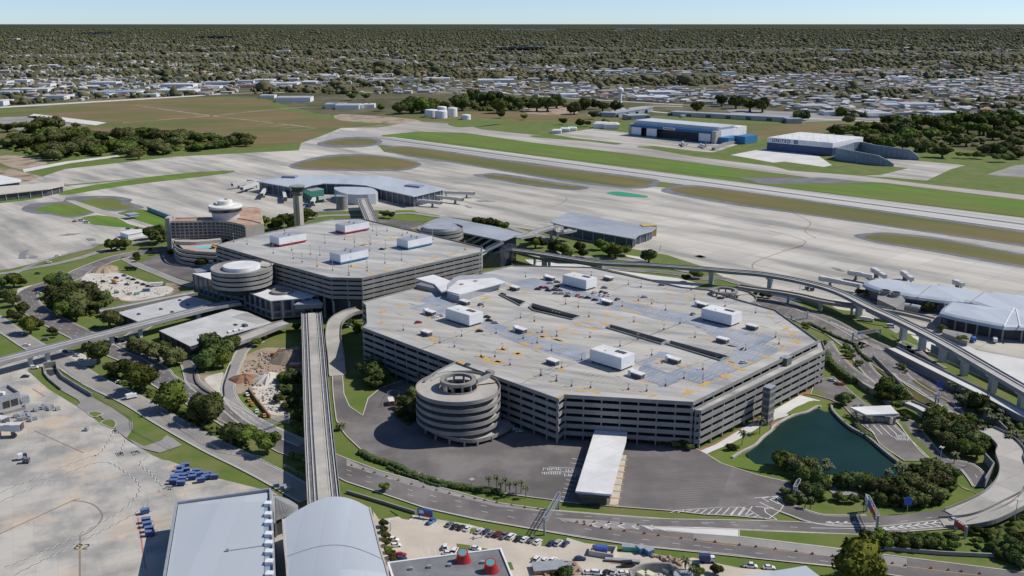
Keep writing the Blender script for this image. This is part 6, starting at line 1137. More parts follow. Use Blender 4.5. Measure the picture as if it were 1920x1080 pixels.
# jet bridges
JB = M('bridge_white', (.62, .62, .60), (.52, .52, .5), .3, .6)
def bridge(sa, sb, lab, z=4.2, w_=3.2, h=3.0, cab=DMET):
    a, b2 = W(sa, 'F', z)[0], W(sb, 'F', z)[0]; o = thing('jet_bridge', lab, 'jet bridge', (a.x, a.y, .3)); t = (b2-a).normalized(); t2 = Vector((t.x, t.y, 0)); L_ = (b2-a).length
    m_ = MB(); m_.bar(a+UP*h/2, a+t*(L_*.55)+UP*(h/2-.1), w_, h); part('tunnel', m_, JB, o); m_ = MB(); m_.bar(a+t*(L_*.5)+UP*(h/2+.1), a+t*(L_-2.2)+UP*(h/2), w_+.5, h+.5); part('outer_tunnel', m_, JB, o)
    m_ = MB(); m_.box(b2, 4.6, 4.4, z-.4, z+h+.2, t2); part('cab', m_, JB, o); m_ = MB(); m_.box(b2+t2*2.5, .8, 3.8, z, z+h, t2); part('bellows', m_, cab, o)
    m_ = MB(); c_ = a+t*(L_*.8); m_.box(c_, .7, 3.4, .3, z, t2); m_.box(c_, 1.5, 4.4, .3, 1.3, t2); part('drive_column', m_, DMET, o); m_ = MB(); m_.cyl(a+t*2, .8, .8, .3, z, 10); part('support_column', m_, STEEL, o)
for s in (("S1: 520,265", "S1: 455,365", 'jet bridge pointing toward the camera left of the boomerang concourse'), ("S1: 715,310", "S1: 735,410", 'jet bridge just left of the control tower'), ("S1: 400,230", "S1: 225,290", 'jet bridge reaching left from the tip of the boomerang concourse'), ("S1: 390,210", "S1: 120,245", 'second jet bridge at the left tip of the boomerang concourse, farther back'), ("S1: 950,350", "S1: 1095,385", 'jet bridge right behind the control tower'), ("S1: 1105,380", "S1: 1060,460", 'jet bridge ending near the control tower foot'), ("S1: 1280,390", "S1: 1150,405", 'jet bridge near the round grey tank'), ("S1: 385,205", "S1: 310,200", 'short jet bridge with blue cab at the back of the left tip'),
  ("R6: 520,370", "R6: 835,395", 'long jet bridge in front of the right tip of the boomerang concourse'), ("R6: 770,335", "R6: 1030,365", 'middle jet bridge at the right tip of the boomerang concourse'), ("R6: 880,300", "R6: 1130,310", 'farthest jet bridge at the right tip of the boomerang concourse'),
  ("RE: 560,345", "RE: 370,310", 'jet bridge reaching left from the oval concourse tip'), ("RE: 670,345", "RE: 570,285", 'jet bridge pointing back from the oval concourse'), ("RE: 910,370", "RE: 835,312", 'jet bridge with yellow trim behind the oval concourse'), ("RE: 1370,420", "RE: 1310,395", 'short jet bridge behind the second bay of the right concourse'), ("RE: 450,430", "RE: 110,362", 'long white walkway bridge left of the oval concourse'), ("S3: -60,700", "S3: 190,690", 'large jet bridge entering at the left edge of the near stand'), ("S3: -70,600", "S3: 30,620", 'second jet bridge just inside the left edge')):
    bridge(*s)
# two small jets by the hangar
def jet(s, lab, a, sc=1.0):
    p = W(s)[0]; o = thing('airliner', lab, 'aircraft', (p.x, p.y, .3)); o.rotation_euler = (0, 0, a); o.scale = (sc,)*3
    def lpart(n_, mb, m_): me = mb.mesh(n_, m_); c_ = bpy.data.objects.new(n_, me); C.objects.link(c_); c_.parent = o
    b = MB(); n = 14; pr = [(-16, .1, 3.6), (-13, .9, 3.4), (-7, 1.7, 3), (4, 1.8, 2.9), (12, 1.75, 2.9), (15, 1.2, 2.7), (16.5, .2, 2.5)]; vs = []
    for x, r_, z in pr: vs += [(x, r_*cos(2*pi*i/n), z+r_*sin(2*pi*i/n)) for i in range(n)]
    b.add(vs, [(k*n+i, k*n+(i+1) % n, (k+1)*n+(i+1) % n, (k+1)*n+i) for k in range(len(pr)-1) for i in range(n)]); lpart('fuselage', b, WALLW)
    for sy in (-1, 1): b = MB(); b.add([(4, sy*1.5, 2.2), (-1, sy*1.5, 2.2), (-5, sy*15, 3.2), (-3.5, sy*15, 3.2), (4, sy*1.5, 2.5), (-1, sy*1.5, 2.5), (-5, sy*15, 3.3), (-3.5, sy*15, 3.3)], [(0, 1, 2, 3), (7, 6, 5, 4), (0, 3, 7, 4), (1, 5, 6, 2), (3, 2, 6, 7)]); lpart('wing', b, STEEL)
    for sy in (-1, 1): b = MB(); b.add([(-12.5, sy*.5, 3.6), (-15, sy*.5, 3.6), (-16.5, sy*5.5, 3.9), (-15.5, sy*5.5, 3.9), (-12.5, sy*.5, 3.8), (-15, sy*.5, 3.8), (-16.5, sy*5.5, 4.0), (-15.5, sy*5.5, 4.0)], [(0, 1, 2, 3), (7, 6, 5, 4), (0, 3, 7, 4), (1, 5, 6, 2), (3, 2, 6, 7)]); lpart('tailplane', b, STEEL)
    b = MB(); b.add([(x, y, z) for y in (-.2, .2) for x, z in ((-11, 4), (-15.5, 4), (-17, 9.5), (-15, 9.5))], [(0, 1, 2, 3), (7, 6, 5, 4)]+[(i, 4+i, 4+(i+1) % 4, (i+1) % 4) for i in range(4)]); lpart('tail_fin', b, M('fin_gold', (.55, .38, .06), None))
    for sy in (-1, 1): b = MB(); n = 10; b.add([(x, sy*5+.9*cos(2*pi*i/n), 1.5+.9*sin(2*pi*i/n)) for x in (-1, 3) for i in range(n)], [(i, (i+1) % n, n+(i+1) % n, n+i) for i in range(n)]+[tuple(range(n)), tuple(range(n, 2*n))]); lpart('engine', b, STEEL)
    b = MB(); b.box((11, 0), .6, .6, .0, 1.6); b.box((-1, 2), .9, .6, 0, 1.8); b.box((-1, -2), .9, .6, 0, 1.8); lpart('landing_gear', b, DMET)
jet("S2: 880,640", 'white jet with a gold fin parked before the blue trimmed hangar, left one of two', 1.5, 1.25); jet("S2: 1200,670", 'white jet with a gold fin parked before the blue trimmed hangar, right one of two', 1.65, 1.15)
# red and white road cones / drums along the near road
key = 'drum'; PROTO[key] = []; b = MB(); b.cyl((0, 0), .30, .22, .12, .85, 10); lp_(b, 'barrel', M('barrier_red', (.30, .05, .04), (.25, .04, .04), .5), key); b = MB(); b.box((0, 0), 1.3, .5, 0, .2); lp_(b, 'foot', M('barrier_foot', (.24, .04, .04), None), key)
dr = []
for p in W("RN: 45,95 150,128 252,160 360,196 465,228 585,264 692,290 808,318 925,346 1048,376 1155,393 1245,410 1350,430 1485,452 1605,473 1722,485 RO: 490,605 552,603 645,605 775,610 885,620 1040,630 555,625 617,637 712,656 790,666 915,685 1095,706 1222,725 1427,750 1555,765 1732,784 RP: 20,765 195,783 415,810 563,827 738,848 925,868 1070,890 1250,912 RQ: 735,978 850,998 1080,1022 1237,1038 1355,1050 1520,1070 15,892 195,912"): dr.append(inst('traffic_barrel', PROTO['drum'], (p.x, p.y, .43), R.uniform(-.3, .3), 'red traffic barrel standing in the line along the lanes of the near road', 'barrel', 'red traffic barrels on the near road'))
# containers, skips, bins
def boxthing(name, s, dx, dy, h, mat, lab, cat, a=0, z=.42, lid=None):
    p = W(s)[0]; o = thing(name, lab, cat, (p.x, p.y, z)); ax_ = (cos(a), sin(a), 0); b = MB(); b.box(p, dx, dy, z+.15, z+h, ax_); part('body', b, mat, o); b = MB(); b.box(p, dx*1.04, dy*1.06, z+h-.25, z+h+.02, ax_); part('rim', b, lid or STEEL, o)
    b = MB()
    for i in range(6): b.box(p+Vector(ax_)*((i-2.5)*dx/6), .12, dy*1.03, z+.2, z+h-.3, ax_)
    part('rib', b, mat, o)
ORG, GRN = M('rust_orange', (.42, .15, .06), (.5, .2, .09), .5, .8), M('skip_green', (.05, .35, .20), (.07, .4, .24), .5, .6)
boxthing('shipping_container', "RH: 400,570", 3, 6.2, 2.9, ORG, 'orange container inside the small fenced pen left of the round ramp', 'container', .25, lid=LIGHTC)
boxthing('skip', "RO: 965,855", 6, 2.3, 2, GRN, 'green skip beside the near road verge', 'skip', -.1); boxthing('skip', "RO: 1065,868", 3, 3, 2.4, BLUEP, 'blue bin next to the green skip, left of two', 'skip', .5); boxthing('skip', "RO: 1135,885", 3, 3, 2.2, BLUEP, 'blue bin next to the green skip, right of two', 'skip', .6)
boxthing('skip', "RO: 390,1015", 4, 2, 1.6, GRN, 'green skip by the brown construction boxes at the bottom edge', 'skip', .2); boxthing('timber_box', "RO: 235,1030", 12, 6, 1.8, M('timber', (.24, .13, .07), (.3, .18, .1), .4), 'brown timber edged pit at the bottom edge', 'timber pit', .15); boxthing('pipe_stack', "RO: 900,960", 13, 1.6, 1.0, MATS['timber'], 'stack of brown pipes in the near compound', 'pipes', -.15)
for s, mt, lab in (("RM: 1050,285", TEAL, 'teal utility cabinet on the verge above the flat pale roof'), ("RM: 1110,305", M('cabinet_green', (.35, .42, .28), None), 'pale green utility cabinet, left of the pair'), ("RM: 1148,322", MATS['cabinet_green'], 'pale green utility cabinet, right of the pair')): boxthing('utility_cabinet', s, 2.6, 2, 1.9, mt, lab, 'cabinet', .2)
boxthing('skip', "R9: 1050,580", 3.5, 2, 1.8, GRN, 'green machine in the construction yard, left of two', 'machine', .3); boxthing('skip', "R9: 1235,590", 3.5, 2, 1.8, GRN, 'green machine in the construction yard, right of two', 'machine', .8); boxthing('skip', "R9: 1168,590", 3, 2, 1.5, ORG, 'orange skip between the two green machines', 'skip', .6); boxthing('skip', "R9: 1320,560", 5, 3, 2.2, BLUEP, 'blue roofed site box in the construction yard', 'site box', .2); boxthing('pipe_stack', "R9: 890,575", 9, 1.4, .8, MATS['timber'], 'stack of brown beams at the edge of the construction yard', 'beams', -.5)
boxthing('skip', "RG: 1215,235", 6, 3, 2.2, ORG, 'orange skip on the earth near the central guideway', 'skip', 0); boxthing('skip', "RG: 1110,90", 3, 2, 1.5, ORG, 'small orange skip at the back of the construction ground', 'skip', .4)
boxthing('generator_box', "RD: 1022,400", 2.6, 3, 2.6, DMET, 'dark grey generator box beneath the tall guideway, left of two', 'generator', 0); boxthing('generator_box', "RD: 1068,410", 2.6, 3, 2.6, DMET, 'dark grey generator box beneath the tall guideway, right of two', 'generator', 0)
# excavator and earth heaps
p = W("RG: 1025,140")[0]; o = thing('excavator', 'orange excavator with raised arm on the construction ground', 'excavator', (p.x, p.y, .3)); b = MB(); b.box(p, 3.4, 2.6, 1.1, 2.8); part('cab_body', b, ORG, o); b = MB(); b.box((p.x, p.y-1.3), 4.2, .7, .3, 1.1); b.box((p.x, p.y+1.3), 4.2, .7, .3, 1.1); part('crawler_track', b, DMET, o); b = MB(); b.bar(p+Vector((1, 0, 2)), p+Vector((4, 0, 5.5)), .6); b.bar(p+Vector((4, 0, 5.5)), p+Vector((6.5, 0, 1.5)), .45); part('arm', b, ORG, o)
def heap(s, r_, h, mat, lab):
    p = W(s)[0]; b = MB(); rr_ = random.Random(len(lab)); n = 20; prof = [(1, 0), (.82, .35), (.55, .72), (.28, .93), (.02, 1)]; vs = []
    jj = [rr_.uniform(.75, 1.2) for _ in range(n)]
    for k, (a, zz) in enumerate(prof): vs += [(p.x+r_*a*jj[i]*cos(2*pi*i/n), p.y+r_*a*jj[i]*sin(2*pi*i/n), .3+h*zz*rr_.uniform(.85, 1.1)) for i in range(n)]
    b.add(vs, [(k*n+i, k*n+(i+1) % n, (k+1)*n+(i+1) % n, (k+1)*n+i) for k in range(4) for i in range(n)]); single('earth_heap', b, mat, lab, 'earth heap')
heap("RG: 755,345", 8, 3, M('brown_soil', (.22, .11, .06), (.27, .15, .09), .4, 1), 'brown soil heap at the bend of the work lane'); heap("RG: 1180,160", 13, 5, M('grey_soil', (.17, .13, .10), (.25, .2, .16), .3, 1), 'dark grey soil heap close to the central guideway'); heap("RG: 985,345", 9, 3.5, SAND, 'white sand heap in the middle of the construction ground'); heap("R9: 950,370", 11, 4, DIRT, 'pale earth heap at the top of the construction yard')
# fences and posts of the pen, chain link lines
def fencel(s, h, lab, st=3.0, name='wire_fence'):
    c = resample(W(s), st); o = thing(name, lab, 'fence', tuple(c[0])); b = MB()
    for p in c: b.bar(p+UP*.3, p+UP*h, .12)
    part('posts', b, STEEL, o); b = MB(); b.wall(c, .06, h-.15, h); b.wall(c, .05, h*.5, h*.5+.08); part('rails', b, STEEL, o)
fencel("RH: 320,600 380,480 480,480 440,620", 2.6, 'metal pen fence around the orange container'); fencel("RF: 530,230 700,370 960,550 1190,690 1200,800 1350,880 1580,1000", 2.2, 'wire fence along the grassy bank of the service ramp'); fencel("RF: 260,260 330,310", 2, 'short fence beside the white parked car'); fencel("RG: 0,660 200,800 380,920 560,1010 RM: 920,40 1160,130 1310,210", 2.2, 'long wire fence between the oak row and the two way road')
fencel("RP: 900,470 RO: 1000,520", .5, 'x') if False else None
b = MB(); b.wall(W("RN: 0,335 200,395 350,440 620,525"), .7, .3, 1.6); single('low_wall', b, GCON, 'long low concrete wall along the verge above the near car park', 'wall')
b = MB(); b.wall(W("RG: 800,440 860,530 990,690"), .8, .3, 1.9); single('timber_barrier', b, MATS['timber'], 'rusty brown barrier behind the parked row at the construction ground', 'barrier')
b = MB(); b.wall(smooth(W("RG: 340,240 310,300 330,390 430,470 570,515 580,400 640,220"), 4), .3, .3, 1.3); single('silt_fence', b, BLACK, 'black silt fence round the dry grass plot', 'fence')
b = MB(); b.wall(W("S2: 1370,720 1450,690 1560,640 1700,610 1780,600"), 5, .1, 5); single('rubble_bank', b, GCON, 'grey rubble bank beside the right hand hangar jet', 'rubble')
# lamp posts with four heads
def mast(s, h, lab):
    p = W(s)[0]; o = thing('lamp_post', lab, 'lamp post', (p.x, p.y, .3)); b = MB(); b.cyl(p, .22, .12, .3, h, 8); part('pole', b, STEEL, o); b = MB()
    for i in range(4): b.box((p.x+.8*cos(i*pi/2), p.y+.8*sin(i*pi/2)), .9, .5, h-.2, h+.15, (cos(i*pi/2), sin(i*pi/2), 0))
    part('lamp_head', b, WALLW, o)
for s, h, lab in (("RQ: 1825,650", 13, 'tall lamp post with round head at the bottom right below the flyover'), ("RK: 1165,1075", 7, 'lamp post beside the oak grove lane'), ("R9: 825,245", 9, 'lamp post on the lawn between the left roads'), ("R9: 1075,270", 9, 'lamp post over the bend beside the construction yard'), ("RN: 395,680", 5, 'thin lamp post in the near car park'), ("RN: 1215,740", 4, 'short lamp post among the long row of cars'), ("R9: 230,770", 6, 'lamp post by the left road trees'), ("RN: 1128,265", 3, 'thin dark bollard post on the plaza beside the palms'), ("RD: 958,405", 7, 'thin lamp post in the yard under the tall guideway'), ("S1: 1110,690", 8, 'lamp post beyond the terminal roof')): mast(s, h, lab)
# ================= TREES AND THE SUBURB =================
def leafm(name, c1, c2, c3):
    m = M(name, c1, c2, .9, .75, c3, .12, detail=6, lo=.3, hi=.7, lo3=.4, hi3=.6, spec=.05)
    nt_ = m.node_tree; b = nt_.nodes['Principled BSDF']; src = b.inputs['Base Color'].links[0].from_socket; oi = nt_.nodes.new('ShaderNodeObjectInfo'); hs = nt_.nodes.new('ShaderNodeHueSaturation')
    for out_, lo_, hi_ in (('Value', .62, 1.55), ('Hue', .475, .515)):
        mr_ = nt_.nodes.new('ShaderNodeMapRange'); mr_.inputs[3].default_value = lo_; mr_.inputs[4].default_value = hi_; nt_.links.new(oi.outputs['Random'], mr_.inputs[0]); nt_.links.new(mr_.outputs[0], hs.inputs[out_])
    nt_.links.new(src, hs.inputs['Color']); nt_.links.new(hs.outputs[0], b.inputs['Base Color']); return m
LM = [leafm('oak_leaves', (.06, .08, .024), (.105, .125, .038), (.04, .056, .018)), leafm('green_leaves', (.075, .11, .02), (.135, .165, .035), (.055, .078, .016)), leafm('olive_leaves', (.09, .10, .036), (.135, .14, .052), (.07, .08, .028)), leafm('yellow_green_leaves', (.075, .08, .012), (.15, .145, .022), (.05, .055, .01))]
def crownmesh(seed, nl=9, nc=1500, flat=.72):
    rg = np.random.RandomState(seed); lob = []
    for i in range(nl):
        a = rg.uniform(0, 2*pi); r_ = rg.uniform(.15, .62) if i else 0; lob.append((r_*cos(a), r_*sin(a), rg.uniform(-.12, .5)*flat, rg.uniform(.34, .52)))
    lob.append((0, 0, .05, .62)); ws = np.array([l[3]**2 for l in lob]); ws /= ws.sum(); idx = rg.choice(len(lob), nc, p=ws); L_ = np.array(lob)[idx]
    d = rg.normal(size=(nc, 3)); d /= np.linalg.norm(d, axis=1)[:, None]; d[:, 2] = np.where(d[:, 2] < -.5, -d[:, 2]*.5, d[:, 2]); c_ = L_[:, :3]+d*(L_[:, 3]*rg.uniform(.82, 1.06, nc))[:, None]*[1, 1, flat+.1]
    nrm = d+rg.normal(scale=.45, size=(nc, 3)); nrm /= np.linalg.norm(nrm, axis=1)[:, None]; t = np.cross(nrm, rg.normal(size=(nc, 3))); t /= np.linalg.norm(t, axis=1)[:, None]; bt = np.cross(nrm, t); s = rg.uniform(.045, .105, nc)[:, None]
    V = np.stack([c_-t*s, c_-bt*s*.8+t*s*.2, c_+t*s, c_+bt*s*.9], 1).reshape(-1, 3); F = np.arange(nc*4).reshape(-1, 4)
    # inner masses that close the crown
    vs, fs = [], []
    for (x, y, z, r_) in lob:
        bm = bmesh.new(); bmesh.ops.create_icosphere(bm, subdivisions=2, radius=r_*.86); n0 = len(vs)+len(V)
        for v in bm.verts: k = 1+rg.uniform(-.13, .13); vs.append((x+v.co.x*k, y+v.co.y*k, z+v.co.z*k*(flat+.1)))
        bm.verts.index_update(); fs += [tuple(n0+v.index for v in f.verts) for f in bm.faces]; bm.free()
    me = bpy.data.meshes.new('crown'); me.from_pydata(list(map(tuple, V))+vs, [], [tuple(f) for f in F.tolist()]+fs); return me
CROWNS = {}
for k in range(4):
    base = [crownmesh(10+v, 8+v, 1500, .62+.07*v) for v in range(5)] if k == 0 else [m_.copy() for m_ in CROWNS[0]]
    for m_ in base: m_.materials.clear(); m_.materials.append(LM[k])
    CROWNS[k] = base
tb = MB(); tb.lathe((0, 0), [(.16, 0), (.10, .25), (.085, .8), (.05, 1.25)], 8)
for a in range(5): tb.bar((0, 0, .7+.05*a), (.5*cos(a*1.3), .5*sin(a*1.3), 1.15+.05*a), .09, None, .04)
TRUNK = tb.mesh('trunk', BARK)
def tree(p, r_, kind, label, group, z=.3, hk=1.0, var=0):
    o = thing('tree', label, 'tree', (p.x, p.y, z), group); o.rotation_euler = (0, 0, R.uniform(0, 6.28)); o.scale = (r_*R.uniform(.94, 1.06), r_, r_*R.uniform(.92, 1.1)*hk)
    c_ = bpy.data.objects.new('crown', CROWNS[kind][var]); C.objects.link(c_); c_.parent = o; c_.location = (0, 0, .68); t = bpy.data.objects.new('trunk', TRUNK); C.objects.link(t); t.parent = o; t.scale = (1, 1, .5); return o
def trees(s, kind, where, group, hk=1.0, zb=.3):
    "tokens x,y,r give the crown centre and radius"
    out = []; reg = 'F'
    for tok in s.split():
        if tok.endswith(':'): reg = tok[:-1]; continue
        x, y, r_ = map(float, tok.split(',')); x0, y0, k = REG[reg]; u, v = x0+x/k, y0+y/k; rp_ = r_/k; rm = rp_*mpp(v, 4)*1.0; p = P(u, v, rm*.75*hk+zb); kd = kind if isinstance(kind, int) else R.choice(kind)
        TODO.append([rp_, p, rm*1.27, kd, where, group, zb, hk, R.randrange(5), px((p.x, p.y, 5))[0]])
def plant_all():
    TODO.sort(key=lambda t: -t[0]); far_ = TODO[280:]; grp = {}
    for t in TODO[:280]: grp.setdefault(t[4], []).append(t)
    for where, ts in grp.items():
        out = []
        for (rp_, p, rm, kd, _, group, zb, hk, var, _u) in ts: out.append((tree(p, rm, kd, where, group, zb, hk, var), ('%s tree, # %s' % (['dark', 'green', 'olive', 'yellow green'][kd], where)) if group else where))
        ordinals(out)
    for kd in range(4):
        vs_, fs_, n0 = [], [], 0
        for (rp_, p, rm, k2, _, _g, zb, hk, var, _u) in far_:
            if k2 != kd: continue
            me = CROWNS[kd][var]; co = np.empty(len(me.vertices)*3); me.vertices.foreach_get('co', co); co = co.reshape(-1, 3)*rm; co[:, 2] *= hk; co += [p.x, p.y, zb+.68*rm]; vs_.append(co); fs_ += [tuple(i+n0 for i in f.vertices) for f in me.polygons]; n0 += len(co)
        if vs_:
            me = bpy.data.meshes.new('copse'); me.from_pydata(np.concatenate(vs_).tolist(), [], fs_); me.materials.append(LM[kd]); o = bpy.data.objects.new('copse', me); C.objects.link(o); o['kind'] = 'stuff'; o['label'] = 'small far crowns of the woodland and parkland beyond the airfield'; o['category'] = 'woodland'
TODO = []
trees("RF: 880,110,120 1040,250,95 1160,270,90 1290,360,130 1560,520,130 1820,600,110 RG: 400,640,130 480,560,90 640,830,130 760,850,120 960,930,115", (0, 0, 1), 'in the belt beside the two way road', 'trees between the near left roads')
trees("RG: 1190,1035,40 1260,1050,40 RM: 1270,130,40", 1, 'at the foot of the central guideway', 'small trees at the guideway foot')
trees("RG: 450,50,110 580,90,100 420,190,90 560,185,75 500,120,100 640,40,80", (0, 1), 'in the clump beside the white roofed baggage hall', 'trees beside the baggage hall')
trees("RF: 1200,30,60 1260,60,70 1330,80,80 1420,110,100 1560,150,95 1610,130,60 1480,60,60", (0, 0, 2), 'on the strip before the low hall', 'trees on the strip before the low hall')
trees("RG: 1190,330,75 1150,450,60 1190,560,50 1215,680,60 1240,780,60 1060,520,45 1100,330,50 1130,590,40 RA: 880,920,50 1230,790,40", (0, 0, 1), 'beside the central guideway at the construction ground', 'trees beside the construction ground')
trees("R9: 470,460,95 570,490,80 470,570,65 650,560,90 780,580,90 560,640,110 690,680,110 830,640,90 930,650,80 560,740,75 680,760,80 620,600,90 740,620,80 490,650,70 880,700,60 980,810,100 1040,830,60", (0, 0, 1, 2), 'in the grove inside the curved road', 'trees of the grove inside the bend')
trees("R9: 20,490,60 120,470,70 180,480,50 60,600,65 110,650,65 200,715,65 150,790,60 90,760,40 270,880,85 340,860,50 470,920,40 500,950,30", (0, 0, 1), 'between the left service roads', 'trees between the left service roads')
trees("R9: 1000,150,60 1060,145,60 1120,135,55 1340,40,70 1420,60,90 1490,70,50 1225,240,32 1240,270,30 1355,180,18 1380,215,20 1830,290,55 1890,270,50 1960,300,50", (0, 0, 1), 'around the roads before the hotel', 'trees before the hotel')
trees("R5: 1060,580,65 1150,550,80 1210,590,50 940,550,45 1320,500,60 1370,500,40 1280,550,50 1010,600,40 400,920,55 460,900,45 360,930,40 160,830,20 90,840,30", (0, 0, 1), 'between the hotel and the control tower', 'trees by hotel and control tower')
trees("R5: 480,785,22 620,670,20 590,690,14 470,725,18", (1,), 'on the hotel pool terrace', 'terrace trees', zb=12)
trees("R6: 345,490,40 400,500,35 1190,555,55 1270,570,55 1350,590,50 1420,600,45 1230,580,45 1700,750,60 1760,760,40 1890,780,45 1640,720,40 RC: 190,20,60 260,40,60 310,70,45 410,20,50 440,75,45 600,0,55 680,40,70 740,60,70 830,50,55 1040,110,62 1380,300,40 300,100,40", (0, 0, 1), 'along the access roads before the straight concourse', 'trees before the straight concourse')
trees("RD: 20,265,45 60,270,40 1490,425,35 1570,445,38 1530,420,30 620,450,28 680,460,25 560,440,20 RE: 1060,610,55 1180,800,38 1370,900,45 1320,880,30 700,590,25 640,570,20", (1, 1, 0), 'near the right concourse', 'trees near the right concourse')
trees("RD: 1000,720,30 1050,710,30 1020,750,22 1180,750,15 1230,790,15 1370,900,26 1420,960,32 1400,1000,28 1180,880,25 RK: 330,60,36 340,105,34 375,135,26 450,195,32 420,185,22 145,185,40 800,220,28 835,240,24 858,272,18 520,440,20 950,200,14 1010,230,14 1068,245,14 1130,295,16 890,145,10", (1, 1, 2), 'on the medians of the garage approach roads', 'small trees on the approach medians')
trees("RK: 290,530,65 350,510,40 680,440,85 760,470,85 820,500,65 620,500,50 780,580,50 840,660,40 700,520,60 870,690,30", (0, 0, 1), 'around the toll gate by the lake', 'trees around the toll gate')
trees("RK: 1080,700,80 1150,680,80 1230,700,80 1130,780,90 1250,790,100 1350,750,70 1430,810,85 1340,860,95 1230,880,90 1440,910,90 1540,900,70 1380,970,90 1500,990,85 1180,860,60 1280,960,80 1440,710,45 1560,950,60 990,780,35 1500,740,30 1560,770,25 1400,680,35", (0, 1, 2), 'in the oak grove between the right lanes', 'trees of the right oak grove')
trees("RK: 1440,520,70 1500,560,90 1580,600,70 1560,640,50", (0, 0), 'in the bank below the raised roadway', 'trees below the raised roadway')
trees("RP: 790,50,90 880,40,90 940,100,85 1020,90,75 1080,80,50 860,110,50 1010,210,90 1090,220,95 1160,250,75 1020,320,90 1110,330,80 850,340,38 810,320,35 960,390,45 900,350,40 1330,230,70 1400,220,75 1480,230,80 1560,240,80 1620,250,60 1300,370,45 1360,385,45 1440,390,45 1500,380,30", (0, 1, 2), 'in clumps between lake and exit road', 'trees between lake and exit road')
trees("RQ: 640,290,95 720,330,90 780,270,105 850,360,90 900,250,105 980,300,110 1060,250,100 1100,350,90 1000,400,80 880,420,70 1150,370,60 960,140,75 1060,130,85 1130,110,80 1200,150,85 1270,180,70 1180,220,80 1240,240,60 900,160,60 760,400,60 640,380,60 540,400,30 1040,60,45", (0, 2, 2), 'in the large grove above the exit road', 'trees of the large grove above the exit road')
trees("RQ: 490,715,55 560,750,60 640,730,75 700,780,60 770,750,75 830,780,65 880,740,70 950,780,70 1010,750,70 1080,790,70 1150,760,70 1200,800,65 1260,750,60 1290,810,50 430,780,45 370,790,35", (0, 1, 1), 'in the dense clipped row beneath the exit road', 'trees in the dense row beneath the exit road')
trees("RQ: 1420,680,38 1480,670,45 1530,680,35 1600,710,35 1520,770,35 1460,770,28 1630,820,45 1740,760,50 1690,740,30 1500,830,28 1820,810,85 1880,760,80 1900,860,90 1830,900,70 1780,870,50 1900,960,70 1840,590,45 1900,560,50 1870,640,50 1700,910,40", (0, 0, 1), 'in the bottom right corner', 'trees in the bottom right corner')
trees("RQ: 455,990,208", 3, 'large yellow green tree alone in front of the near road', None)
trees("RN: 345,285,44", 1, 'small round tree alone on the verge between near road and car park', None, 1.1)
trees("RN: 330,610,40 345,660,38 350,720,40 365,780,40 380,840,40 400,890,42 410,940,35 RO: 1740,1030,55 1560,1000,45 1600,1040,50 380,1065,70 300,1075,50", (1, 0), 'at the bottom edge around the concourse and compound', 'shrubby trees at the bottom edge')
trees("RH: 240,290,110 170,260,75 300,340,80 200,360,70 560,560,80 520,640,70 600,620,80 600,500,70 560,690,50 640,560,60 480,620,40 270,390,50", (0, 0, 2), 'between the round ramp and the curved entry road', 'trees behind the round ramp')
trees("RI: 1340,920,45 1410,950,40 1230,900,45 1130,890,40 1040,890,40 1290,930,40 RJ: 340,950,42 380,960,30", (0, 1), 'at the garage foot near the lake', 'trees at the garage foot')
trees("RA: 1700,730,28 1750,745,28 1770,800,35 1800,770,28 RJ: 215,740,32 280,735,32 340,780,26 590,540,30 RI: 1395,830,30 1660,740,34 1720,735,32 1780,780,25 RH: 1470,800,20", (1,), 'close against the garage walls', 'small trees against the garage', 1.3)
WOOD = trees("R4: 50,40,55 120,40,40 240,40,65 300,25,70 370,15,80 440,15,60 570,30,30 40,150,70 110,130,60 180,150,70 270,140,65 350,110,80 420,110,80 500,100,80 570,90,70 640,70,50 700,100,70 640,150,75 760,110,55 300,210,80 380,200,80 460,210,90 540,200,80 600,190,80 400,250,60 340,240,50 690,200,65 750,215,55 830,180,70 880,160,60 890,100,70 960,90,70 1040,80,75 1120,100,80 1200,120,75 1270,110,75 1350,110,75 1430,110,70 1500,120,60 1580,110,55 1000,140,75 1090,160,55 960,190,70 1010,220,60 1160,190,60 1220,200,65 1270,205,45 930,235,45 1040,245,50 1490,180,60 1560,170,50 1640,165,50 1720,150,60 1790,130,65 1840,150,50 1890,130,45 1420,160,35 1310,150,60 1180,150,50", (1, 2, 2, 0), 'in the woodland beyond the left taxiway', 'trees of the left woodland', .72)
trees("R8: 520,190,50 570,185,35 700,165,50 640,175,40 740,155,50 820,170,45 690,220,50 800,200,40 900,195,32 960,160,60 1020,140,60 1050,220,70 1100,230,50 940,260,60 880,280,50 820,270,50 760,260,50 1010,290,50 1110,290,70 1180,300,60 1220,210,65 1290,215,40 1230,120,75 1310,160,70 1380,120,70 1400,240,40 1310,345,60 1240,350,45 1370,250,50 1490,260,60 1420,190,55 1500,160,55 1560,120,75 1620,170,70 1700,120,75 1690,210,60 1760,190,55 1830,140,50 1680,310,55 1720,330,50 1620,330,50 1780,310,55 1850,330,50 1890,370,40 1720,390,40 1780,390,40 1830,260,50 1900,240,50 1440,365,32 1500,370,32 1560,370,32 1610,375,30 970,90,50 1120,110,55 1460,90,60 1800,60,60 1880,100,60 1640,70,60 600,110,40 900,110,50 470,180,30", (0, 1, 2, 1), 'in the parkland at the upper right', 'trees of the right parkland', .8)
